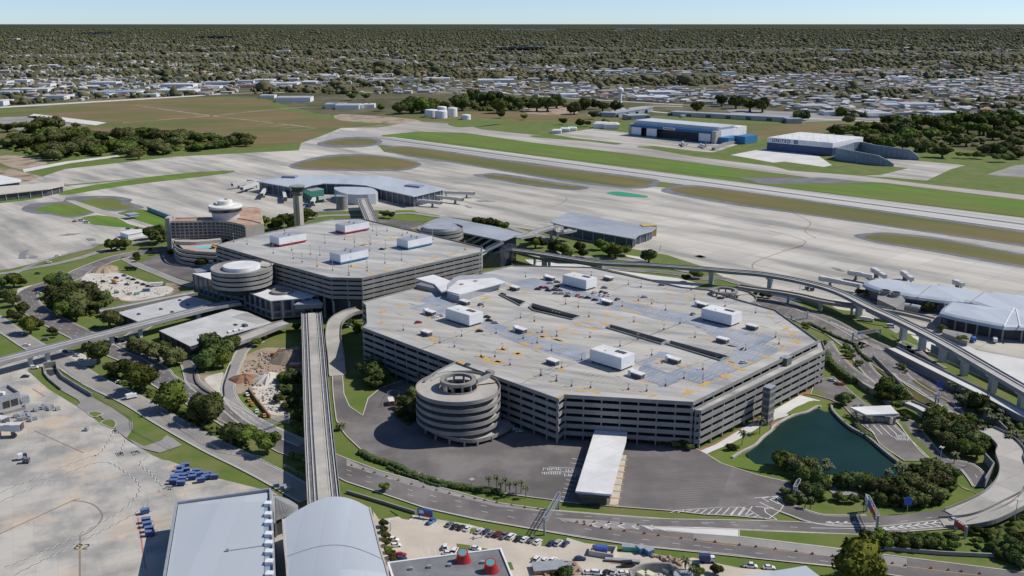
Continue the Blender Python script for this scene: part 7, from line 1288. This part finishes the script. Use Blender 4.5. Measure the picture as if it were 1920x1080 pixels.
trees("R2: 650,560,35 740,540,35 680,585,45 780,555,45 860,560,45 940,560,35 1000,590,35 890,600,45 1100,590,45 1160,590,45 1210,580,35 330,615,35 390,600,45 450,600,45 510,600,40 570,600,35 1370,590,35 1310,615,35 1470,600,35 1540,600,35 1420,650,25 1250,685,22 1340,695,25 1390,695,20 1480,692,22 1060,600,20 60,545,25 140,545,22 220,608,22 1030,660,18 900,648,22 R3: 80,610,35 300,580,40 380,590,45 450,600,40 220,570,35 650,655,35 690,655,28 870,740,35 920,735,22 1000,720,35 890,630,28 1010,760,30 1080,710,25 1250,740,40 R2: 1420,590,30", (0, 0, 1), 'in the belt beyond the runway', 'trees beyond the runway')
plant_all()
# palms
def palmproto(seed, spread=1.0):
    rg = random.Random(seed); b = MB(); 
    for i in range(26):
        a = i*2.4+rg.uniform(-.2, .2); el = rg.uniform(-.5, 1.1); L_ = rg.uniform(.85, 1.15)*spread; d = Vector((cos(a), sin(a), 0)); s_ = Vector((-sin(a), cos(a), 0)); prev = None; n = 5
        for k in range(n+1):
            t = k/n; p = d*(L_*t*cos(el*.6))+UP*(L_*(sin(el)*t-1.0*t*t*.75)); w_ = .16*(1-t)**.6*(1.2 if k else .5)+.015; cur = (p-s_*w_-UP*w_*.5, p, p+s_*w_-UP*w_*.5)
            if prev: b.add([tuple(x) for x in prev]+[tuple(x) for x in cur], [(0, 1, 4, 3), (1, 2, 5, 4)])
            prev = cur
    return b.mesh('fronds', M('palm_leaves', (.055, .07, .02), (.12, .13, .045), 1.2, .7))
PALMS = [palmproto(i) for i in range(3)]; pt = MB(); pt.lathe((0, 0), [(.13, 0), (.085, .1), (.075, .9), (.095, 1.0)], 8); PTR = pt.mesh('trunk', BARK)
def palms(s, where, group, hm=5.0, zb=.4):
    out = []; reg = 'F'
    for tok in s.split():
        if tok.endswith(':'): reg = tok[:-1]; continue
        x, y, r_ = map(float, tok.split(',')); x0, y0, k = REG[reg]; u, v = x0+x/k, y0+y/k; rm = r_/k*mpp(v, 6); h = hm*R.uniform(.85, 1.15); p = P(u, v, h+zb)
        o = thing('palm_tree', 'x', 'palm tree', (p.x, p.y, zb), group); o.rotation_euler = (0, 0, R.uniform(0, 6)); c_ = bpy.data.objects.new('crown', PALMS[R.randrange(3)]); C.objects.link(c_); c_.parent = o; c_.location = (0, 0, h); c_.scale = (rm*1.15,)*3
        t = bpy.data.objects.new('trunk', PTR); C.objects.link(t); t.parent = o; t.scale = (2.2, 2.2, h+.1); out.append((o, 'palm tree, # %s' % where))
    ordinals(out)
palms("RN: 1280,195,36 1350,185,38 1390,235,36 1430,205,36 1468,245,34 1525,240,34 1570,232,34 1612,278,34", 'in the row of palms on the toll plaza', 'palms on the toll plaza', 6)
palms("RJ: 605,705,55 445,815,45", 'on the lawn between garage and lake', 'palms on the lake lawn', 8)
palms("RH: 215,55,38 265,100,38 320,125,34 360,95,34 410,140,34 230,130,34 290,160,32 650,300,34 690,290,30 750,268,28 200,170,30", 'against the shaded garage side', 'palms by the shaded garage side', 9)
palms("RP: 1190,40,45 1235,85,45 1185,90,35 1755,130,45 1830,90,42 1890,80,38 1850,60,35", 'by the lake shore and grove', 'palms by the lake shore', 7)
palms("RK: 1330,490,45 1370,500,45 1400,530,38 1590,610,45 1640,570,35 1625,680,45 1690,690,42 1720,620,42 1760,690,36 1700,660,36 1790,740,38 1800,820,45 1850,810,42 1890,850,42 1850,880,40 1920,900,45 1780,850,35 1250,370,30 1300,390,26 1370,430,26 1440,470,28 1300,1010,45 540,690,30 400,580,28 460,575,26 380,660,28 440,680,30 1560,770,30", 'along the right hand medians and bank', 'palms along the right medians', 5)
palms("RO: 1470,930,52 1520,1000,40 RG: 100,0,1 R5: 290,680,22 R5: 175,800,22", 'near the bottom compound and hotel terrace', 'scattered palms', 6)
palms("RG: 1620,750,40 1650,745,34 1600,760,30", 'where the curved ramp road widens into the plaza', 'palms beside the ramp road', 2.5)
palms("RP: 1540,430,30 975,350,32 1010,390,32 1060,380,30 950,320,28 850,300,30", 'beside the gantries above the exit road', 'palms above the exit road', 4.5)
# ---- far suburb ----
rg = np.random.RandomState(5)
def vlim(u): return np.interp(u, [-900, 0, 200, 420, 560, 640, 850, 1000, 1100, 1300, 1450, 1620, 1750, 1920, 2300, 3000], [215, 199, 186, 178, 176, 178, 176, 180, 186, 196, 205, 222, 222, 222, 215, 215])
def scatter(n, d0, d1, pw=1.0):
    a = rg.uniform(-.62, .62, n); d = d0*(d1/d0)**rg.uniform(0, 1, n); x, y = d*np.tan(a), d; f = y*CP+CH*SP; u = 960+FPX*x/f; v = 540-FPX*(y*SP-CH*CP)/f; ok = v < vlim(u); return x[ok], y[ok]
def field2(x, y, s, ph=0): return np.sin(x/s+ph)*np.cos(y/s*1.3+ph*2)+.6*np.sin((x+y)/s*1.9+ph*3)+.5*np.cos((x-y*.7)/s*3.1+ph)
x, y = scatter(95000, 1650, 34000); keep = (field2(x, y, 420, 1)+.9*field2(x*.6, y, 150, 2)+.8*field2(x*.5, y, 900, 4)+np.clip((y-7000)/3000, -.15, 1)+rg.normal(scale=.6, size=len(x))) -.75*np.exp(-((y-2750)/700)**2)*(x/y > -.1) > .12; x, y = x[keep], y[keep]; n = len(x)
r_ = rg.uniform(3.8, 8.8, n)*(1+y/6500)**.5; base = np.array([(1, 0, 0), (0, 1, 0), (-1, 0, 0), (0, -1, 0), (.7, .7, .75), (-.7, .7, .75), (-.7, -.7, .75), (.7, -.7, .75), (0, 0, 1.15)], float); base[:4, 2] = .35
foot = base[:4].copy(); foot[:, :2] *= .75; foot[:, 2] = 0; base = np.concatenate([base, foot]); nb_ = len(base)
r_ *= np.exp(rg.normal(0, .28, n)); V = base[None]*rg.uniform(.55, 1.4, (n, nb_, 1)); V[:, 9:] = base[9:]; ca, sa = np.cos(rg.uniform(0, 6.3, n)), np.sin(rg.uniform(0, 6.3, n)); X = V[..., 0]*ca[:, None]-V[..., 1]*sa[:, None]; Y = V[..., 0]*sa[:, None]+V[..., 1]*ca[:, None]
V = np.stack([X*r_[:, None]+x[:, None], Y*r_[:, None]+y[:, None], V[..., 2]*r_[:, None]*rg.uniform(.85, 1.25, (n, 1))], -1).reshape(-1, 3)
F = np.array([(0, 4, 3), (4, 7, 3)]+[(0, 1, 4), (1, 5, 4), (1, 2, 5), (2, 6, 5), (2, 3, 6), (3, 7, 6), (4, 5, 8), (5, 6, 8), (6, 7, 8), (7, 4, 8), (9, 10, 1), (9, 1, 0), (10, 11, 2), (10, 2, 1), (11, 12, 3), (11, 3, 2), (12, 9, 0), (12, 0, 3)][:])
def rawmesh(name, V, F, mat):
    me = bpy.data.meshes.new(name); k = F.shape[1]; me.vertices.add(len(V)); me.vertices.foreach_set('co', V.astype(np.float32).ravel()); me.loops.add(F.size); me.loops.foreach_set('vertex_index', F.astype(np.int32).ravel()); me.polygons.add(len(F)); me.polygons.foreach_set('loop_start', (np.arange(len(F))*k).astype(np.int32)); me.update(calc_edges=True); me.validate(); me.materials.append(mat); return me
FA = (F[None]+(np.arange(n)*nb_)[:, None, None]).reshape(-1, 3)
wm_ = M('distant_foliage', (.06, .066, .028), (.15, .13, .065), .012, .95, (.08, .088, .028), .0015, detail=10, lo=.38, hi=.62)
o = bpy.data.objects.new('woodland', rawmesh('woodland', V, FA, wm_)); C.objects.link(o); o['kind'] = 'stuff'; o['label'] = 'far tree canopy of the suburb spreading to the horizon'; o['category'] = 'woodland'
# low scrub and undergrowth between the nearer trees
def lumps(x, y, r_, zb):
    n = len(x); V = base[None]*rg.uniform(.6, 1.35, (n, nb_, 1)); V[:, 9:] = base[9:]; ang = rg.uniform(0, 6.3, n); ca, sa = np.cos(ang), np.sin(ang); X = V[..., 0]*ca[:, None]-V[..., 1]*sa[:, None]; Y = V[..., 0]*sa[:, None]+V[..., 1]*ca[:, None]
    V = np.stack([X*r_[:, None]+x[:, None], Y*r_[:, None]+y[:, None], zb+V[..., 2]*r_[:, None]*rg.uniform(.6, 1.2, (n, 1))], -1).reshape(-1, 3); return V, (F[None]+(np.arange(n)*nb_)[:, None, None]).reshape(-1, 3)
def scrub(s, n, r0, r1, lab, mat, zb=.2):
    poly = W(s); xs = [p.x for p in poly]; ys = [p.y for p in poly]; out = []
    while len(out) < n:
        p = (rg.uniform(min(xs), max(xs)), rg.uniform(min(ys), max(ys)))
        if inpoly(p, poly): out.append(p)
    a = np.array(out); V, F_ = lumps(a[:, 0], a[:, 1], rg.uniform(r0, r1, n), zb); o = bpy.data.objects.new('undergrowth', rawmesh('undergrowth', V, F_, mat)); C.objects.link(o); o['kind'] = 'stuff'; o['label'] = lab; o['category'] = 'undergrowth'
UM = M('scrub_leaves', (.05, .07, .02), (.11, .13, .035), .25, .95, (.07, .085, .025), .03, detail=8, spec=.05)
scrub("R4: 0,110 200,70 450,60 640,50 800,110 1000,70 1300,70 1640,110 1880,110 1900,160 1700,190 1450,215 1250,230 1000,255 850,235 700,230 420,290 260,255 200,235 0,190", 520, 3, 7, 'scrub under the woodland beyond the left taxiway', UM)
scrub("R8: 640,150 900,150 1200,90 1500,60 1920,60 2100,300 1920,400 1760,400 1620,350 1460,290 1340,350 1200,350 1060,310 820,300 700,250 860,210 640,190", 330, 3, 8, 'scrub between the trees of the right parkland', UM)
scrub("R2: 610,545 900,540 1240,570 1400,590 1370,620 1200,605 1000,620 900,640 610,600", 260, 4, 9, 'scrub between the trees beyond the runway', UM)
scrub("R2: 280,610 400,580 600,590 600,620 400,635", 90, 4, 8, 'scrub beside the fuel tanks', UM)
scrub("R9: 430,520 560,480 780,540 980,640 960,740 800,790 620,790 430,700", 160, 1.5, 3.5, 'undergrowth in the grove inside the curved road', UM)
scrub("RK: 1050,720 1300,690 1480,760 1590,900 1540,1020 1300,1010 1160,900 1060,800", 200, 1.5, 3.5, 'undergrowth in the right oak grove', UM)
scrub("RQ: 560,330 800,220 1020,130 1250,170 1260,300 1160,440 900,470 700,460 560,430", 220, 1.5, 3.5, 'undergrowth in the large grove above the exit road', UM)
scrub("RP: 790,80 1100,90 1190,240 1150,400 1000,450 860,440 820,370 940,300", 130, 1.2, 3, 'undergrowth in the clumps beside the lake', UM)
scrub("RQ: 1620,700 1900,640 1950,1000 1780,940 1660,900", 160, 1.5, 3.5, 'undergrowth in the bottom right corner', UM)
scrub("RK: 1290,470 1420,480 1700,620 1920,780 1960,940 1860,870 1680,760 1500,650 1340,560", 160, 1, 2.6, 'planting on the bank below the raised roadway', UM)
scrub("RG: 1080,300 1290,260 1295,860 1240,800 1140,640 1080,480", 150, 1, 2.8, 'scrub beside the central guideway at the construction ground', UM)
scrub("RF: 950,330 1080,390 1300,470 1520,640 1900,850 RG: 700,950 860,1000 700,880 430,720 200,600 RF: 1500,480 1300,400 1000,300", 190, .8, 2.2, 'undergrowth in the belt beside the two way road', UM)
scrub("RH: 480,520 640,480 660,640 560,760 460,680", 80, 1.2, 3, 'scrub between the round ramp and the pen', UM)
RB_ = M('rubble_grey', (.34, .31, .27), (.52, .49, .44), .5, 1); RD_ = M('rubble_brown', (.24, .15, .10), (.36, .27, .2), .5, 1)
for s_, n_, m_, l_ in (("RG: 830,420 1100,430 1150,560 1180,660 1000,660 900,560", 90, RB_, 'pale rubble on the sandy construction ground'), ("RG: 760,200 960,90 1250,90 1280,300 1050,400 820,420 700,400", 170, RD_, 'brown rubble and clods on the construction ground'), ("RG: 880,100 1240,90 1240,190 900,190", 60, RB_, 'pale debris at the back of the construction ground'), ("R9: 750,500 850,400 1240,450 1560,540 1480,610 1100,640 900,590", 80, RB_, 'pale debris in the construction yard'), ("R9: 850,575 1090,625 1040,640 950,620", 40, RD_, 'brown debris in the construction yard'), ("RO: 140,990 440,955 540,1040 520,1080 150,1080", 60, RD_, 'brown debris in the near compound'), ("RO: 1100,890 1400,940 1430,1000 1200,930", 40, RD_, 'brown debris beside the walled compound'), ("S5: 160,300 380,225 540,230 640,340 400,400", 50, RB_, 'debris inside the walled compound')): scrub(s_, int(n_*1.6), .25, .95, l_, m_, .25)
# houses
HC = [M('roof_'+n_, c_, tuple(k*.8 for k in c_), .05, .7) for n_, c_ in (('white', (.62, .63, .64)), ('pale_grey', (.42, .43, .44)), ('grey', (.25, .25, .25)), ('tan', (.34, .28, .22)), ('clay', (.34, .15, .09)), ('blue_grey', (.30, .36, .42)))]
HW = M('house_wall', (.50, .46, .40), (.38, .36, .33), .02, .9)
def houseverts(x, y, lx, ly, h, a, gable):
    ca, sa = cos(a), sin(a); P_ = lambda u, v, z: (x+u*ca-v*sa, y+u*sa+v*ca, z); hx_, hy_ = lx/2, ly/2; e = .4
    return [P_(-hx_, -hy_, 0), P_(hx_, -hy_, 0), P_(hx_, hy_, 0), P_(-hx_, hy_, 0), P_(-hx_, -hy_, h), P_(hx_, -hy_, h), P_(hx_, hy_, h), P_(-hx_, hy_, h)], [P_(-hx_-e, -hy_-e, h), P_(hx_+e, -hy_-e, h), P_(hx_+e, hy_+e, h), P_(-hx_-e, hy_+e, h), P_(-hx_*gable, 0, h+(ly*.22 if gable < 1.01 and ly < 20 else .6)), P_(hx_*gable, 0, h+(ly*.22 if gable < 1.01 and ly < 20 else .6))]
WF = [(0, 1, 5, 4), (1, 2, 6, 5), (2, 3, 7, 6), (3, 0, 4, 7)]; RF = [(0, 1, 5, 4), (2, 3, 4, 5), (1, 2, 5), (3, 0, 4)]
def house(x, y, lx, ly, h, a, ci, label, group, name='house', cat='house'):
    wv, rv = houseverts(x, y, lx, ly, h, a, .75); o = thing(name, label, cat, (x, y, 0), group); b = MB(); b.add(wv, WF); part('walls', b, HW if name == 'house' else WALLW, o); b = MB(); b.add(rv, RF); part('roof', b, HC[ci], o)
cn = ['white', 'pale grey', 'grey', 'tan', 'clay red', 'blue grey']
rgr = random.Random(11); cnt = 0
# warehouses named one by one from the photograph: x, y (foot), width in survey units, depth m, height, colour
WH = "R1: 0,590,100,60,12,0 190,572,90,60,10,2 310,555,160,70,10,1 30,530,110,60,9,1 160,515,260,60,10,0 60,490,140,70,9,0 250,485,100,50,9,1 130,462,80,50,9,0 30,470,60,60,9,3 380,498,60,50,8,1 600,540,70,60,8,5 680,530,230,90,10,5 830,542,130,50,8,0 600,475,140,60,9,0 870,490,60,40,7,5 1010,492,180,60,12,0 1010,520,200,70,9,0 1170,512,80,40,7,4 1230,475,150,60,9,1 1200,495,90,50,7,0 1400,490,110,60,8,4 1390,465,90,60,8,1 1490,462,110,60,10,0 1600,480,160,70,9,0 1650,455,60,40,10,0 1720,470,120,50,8,1 1860,440,90,50,10,5 1660,570,190,60,12,1 1510,550,80,40,8,1 1890,605,110,50,10,5 R2: 40,610,130,60,10,1 90,608,70,40,9,0 160,605,60,40,9,0 210,500,35,30,6,0 560,450,100,60,8,0 870,460,200,70,9,0 800,462,70,50,8,0 920,485,120,60,8,0 960,445,90,50,8,0 1180,430,100,50,8,1 1270,410,140,50,8,0 1160,452,60,30,6,5 1280,545,100,50,9,0 1210,530,60,40,8,3 1240,480,120,50,8,0 1560,400,200,60,10,1 1500,408,160,50,9,0 1740,560,180,80,10,0 1800,530,160,60,9,0 1700,465,60,40,8,0 1550,450,60,40,7,0 1880,500,60,40,8,5 1370,500,60,40,8,1 R3: 0,660,20,20,5,1 730,610,160,60,9,1 790,555,90,40,8,5 850,555,70,40,8,5 1080,655,150,50,9,1 1300,600,180,70,9,1 1060,640,80,40,8,0 1450,650,150,50,9,0 830,645,100,40,8,1 215,520,60,40,8,4 260,420,70,50,12,5 890,432,120,60,12,4 900,290,90,50,14,0 1040,290,60,50,12,1 1490,385,55,50,16,4 1570,460,90,60,9,0 1240,445,140,50,8,1 1100,525,80,40,8,0 580,530,80,40,7,1 480,555,60,30,6,0 1650,165,110,90,22,0 1530,300,60,50,9,0 440,485,50,30,8,4 350,492,90,40,7,0 180,530,90,40,7,1 1180,600,120,40,7,0 1050,560,80,40,7,1 950,500,50,30,7,0 1690,500,70,40,7,1 1420,500,90,40,7,0 640,430,100,50,8,0 150,395,60,60,12,5 R2: 240,315,50,60,10,0 110,300,120,70,10,1 330,345,60,50,8,0 110,255,40,50,14,4 870,358,80,50,10,3 770,345,50,50,10,3 960,355,70,50,9,1 670,362,50,50,9,3 1010,170,180,200,20,0 900,168,100,180,20,0 1150,172,110,180,24,0 1600,165,100,200,22,0 1560,175,60,150,22,0 1840,170,100,180,24,0 R1: 1160,280,100,90,12,0 1290,270,90,90,12,0 1210,262,40,60,10,1 1600,290,60,60,9,0 80,222,50,120,12,0 520,362,80,50,8,1 720,352,60,50,8,3 850,352,14,40,8,3"
reg = 'F'; wi = 0
seen = []
for tok in WH.split():
    if tok.endswith(':'): reg = tok[:-1]; continue
    X_, Y_, wd, dp, hh, ci = map(float, tok.split(',')); x0, y0, k = REG[reg]; u, v = x0+X_/k, y0+Y_/k; p = P(u, v); Wm = wd/k*mpp(v); wi += 1
    wv, rv = houseverts(p.x, p.y, Wm, dp, hh, -.12 if X_ % 2 else .05, 1.0); o = thing('warehouse', 'x', 'warehouse', (p.x, p.y, 0), 'warehouses and halls of the far town'); b = MB(); b.add(wv, WF); part('walls', b, WALLW if int(ci) != 4 else HW, o); b = MB(); b.add(rv, RF); part('roof', b, HC[int(ci)], o); seen.append((o, cn[int(ci)]))
    if wi % 3 == 0: b = MB(); b.box(p+UP*0, Wm*.2, dp*.2, hh, hh+2); part('roof_unit', b, STEEL, o)
for o, c_ in seen:
    u, v = px(o.location); o['label'] = '%s roofed warehouse hall in the %s' % (c_, 'industrial strip at the far left' if u < 620 and v < 202 else 'town beyond the fuel tanks' if u < 1080 else 'town beyond the hangars' if v > 125 else 'far suburb')
# small houses: the 190 largest one by one, the rest as one
x, y = scatter(26000, 1750, 16000); dens = field2(x, y, 420, 1); uu = x/y; urban = np.exp(-((y-2750)/750)**2)*(uu > -.1)*.95+np.exp(-((y-4200)/500)**2)*.5; keep = (dens < rg.uniform(-1.7, .8, len(x))+urban) & ((y < 4800) | (rg.uniform(0, 1, len(x)) < .62)); x, y = x[keep], y[keep]; order = np.argsort(np.hypot(x, y)); x, y = x[order], y[order]
inv = [i for i in range(len(x)) if abs(x[i]/y[i]) < .55]; first = inv[:190]; fs_ = set(first)
vw, fw, vr, fr2 = [], [], [[] for _ in HC], [[] for _ in HC]
for i in range(len(x)):
    lx, ly, h = rgr.uniform(11, 22), rgr.uniform(8, 13), rgr.uniform(3.2, 5.5); a = rgr.choice((0, pi/2))+rgr.gauss(0, .12); ci = rgr.choices(range(6), (3.2, 5, 5, 4.5, 1.0, 1.0))[0]
    if rgr.random() < .12: lx, ly, h = lx*2.2, ly*2, h*1.6
    if i in fs_: house(x[i], y[i], lx, ly, h, a, ci, 'small %s roofed house among the trees of the near suburb' % cn[ci], 'houses of the near suburb')
    else:
        wv, rv = houseverts(x[i], y[i], lx, ly, h, a, .75); n0 = len(vw); vw += wv; fw += [tuple(q_+n0 for q_ in f) for f in WF]; n0 = len(vr[ci]); vr[ci] += rv; fr2[ci] += [tuple(q_+n0 for q_ in f) for f in RF]
allv, allf, mi = list(vw), list(fw), [0]*len(fw)
for ci in range(6): n0 = len(allv); allv += vr[ci]; allf += [tuple(q_+n0 for q_ in f) for f in fr2[ci]]; mi += [ci+1]*len(fr2[ci])
me = bpy.data.meshes.new('suburb'); me.from_pydata(allv, [], allf); me.materials.append(HW)
for m_ in HC: me.materials.append(m_)
me.polygons.foreach_set('material_index', mi); o = bpy.data.objects.new('distant_houses', me); C.objects.link(o); o['kind'] = 'stuff'; o['label'] = 'thousands of tiny distant houses spread through the suburb'; o['category'] = 'houses'
# far lakes
for s in ("R1: 440,190 520,184 640,186 600,194 480,195", "R1: 1030,216 1200,206 1340,210 1250,216", "R2: 830,280 980,272 1180,274 1100,284 900,286", "R1: 1700,222 1800,219 1860,224"):
    b = MB(); b.sheet(W(s), 16); struct('lake', b, M('far_lake', (.012, .02, .035), None, rough=1, spec=0))
# streets of the suburb
b = MB(); rs2 = random.Random(2)
for s in ("R3: 0,390 500,410 900,440 1300,450 1920,470", "R1: 0,605 1240,530 1600,520", "R2: 0,520 800,520 1240,550 1920,590", "R2: 1500,600 1900,640 R3: 300,640 700,665 1220,690", "R1: 0,385 560,360 760,355", "R2: 1400,650 1700,600 1920,600", "R3: 1450,560 1800,545 1900,500"): line(b, s, 16, .1, sm=4)
struct('street', b, KERB)
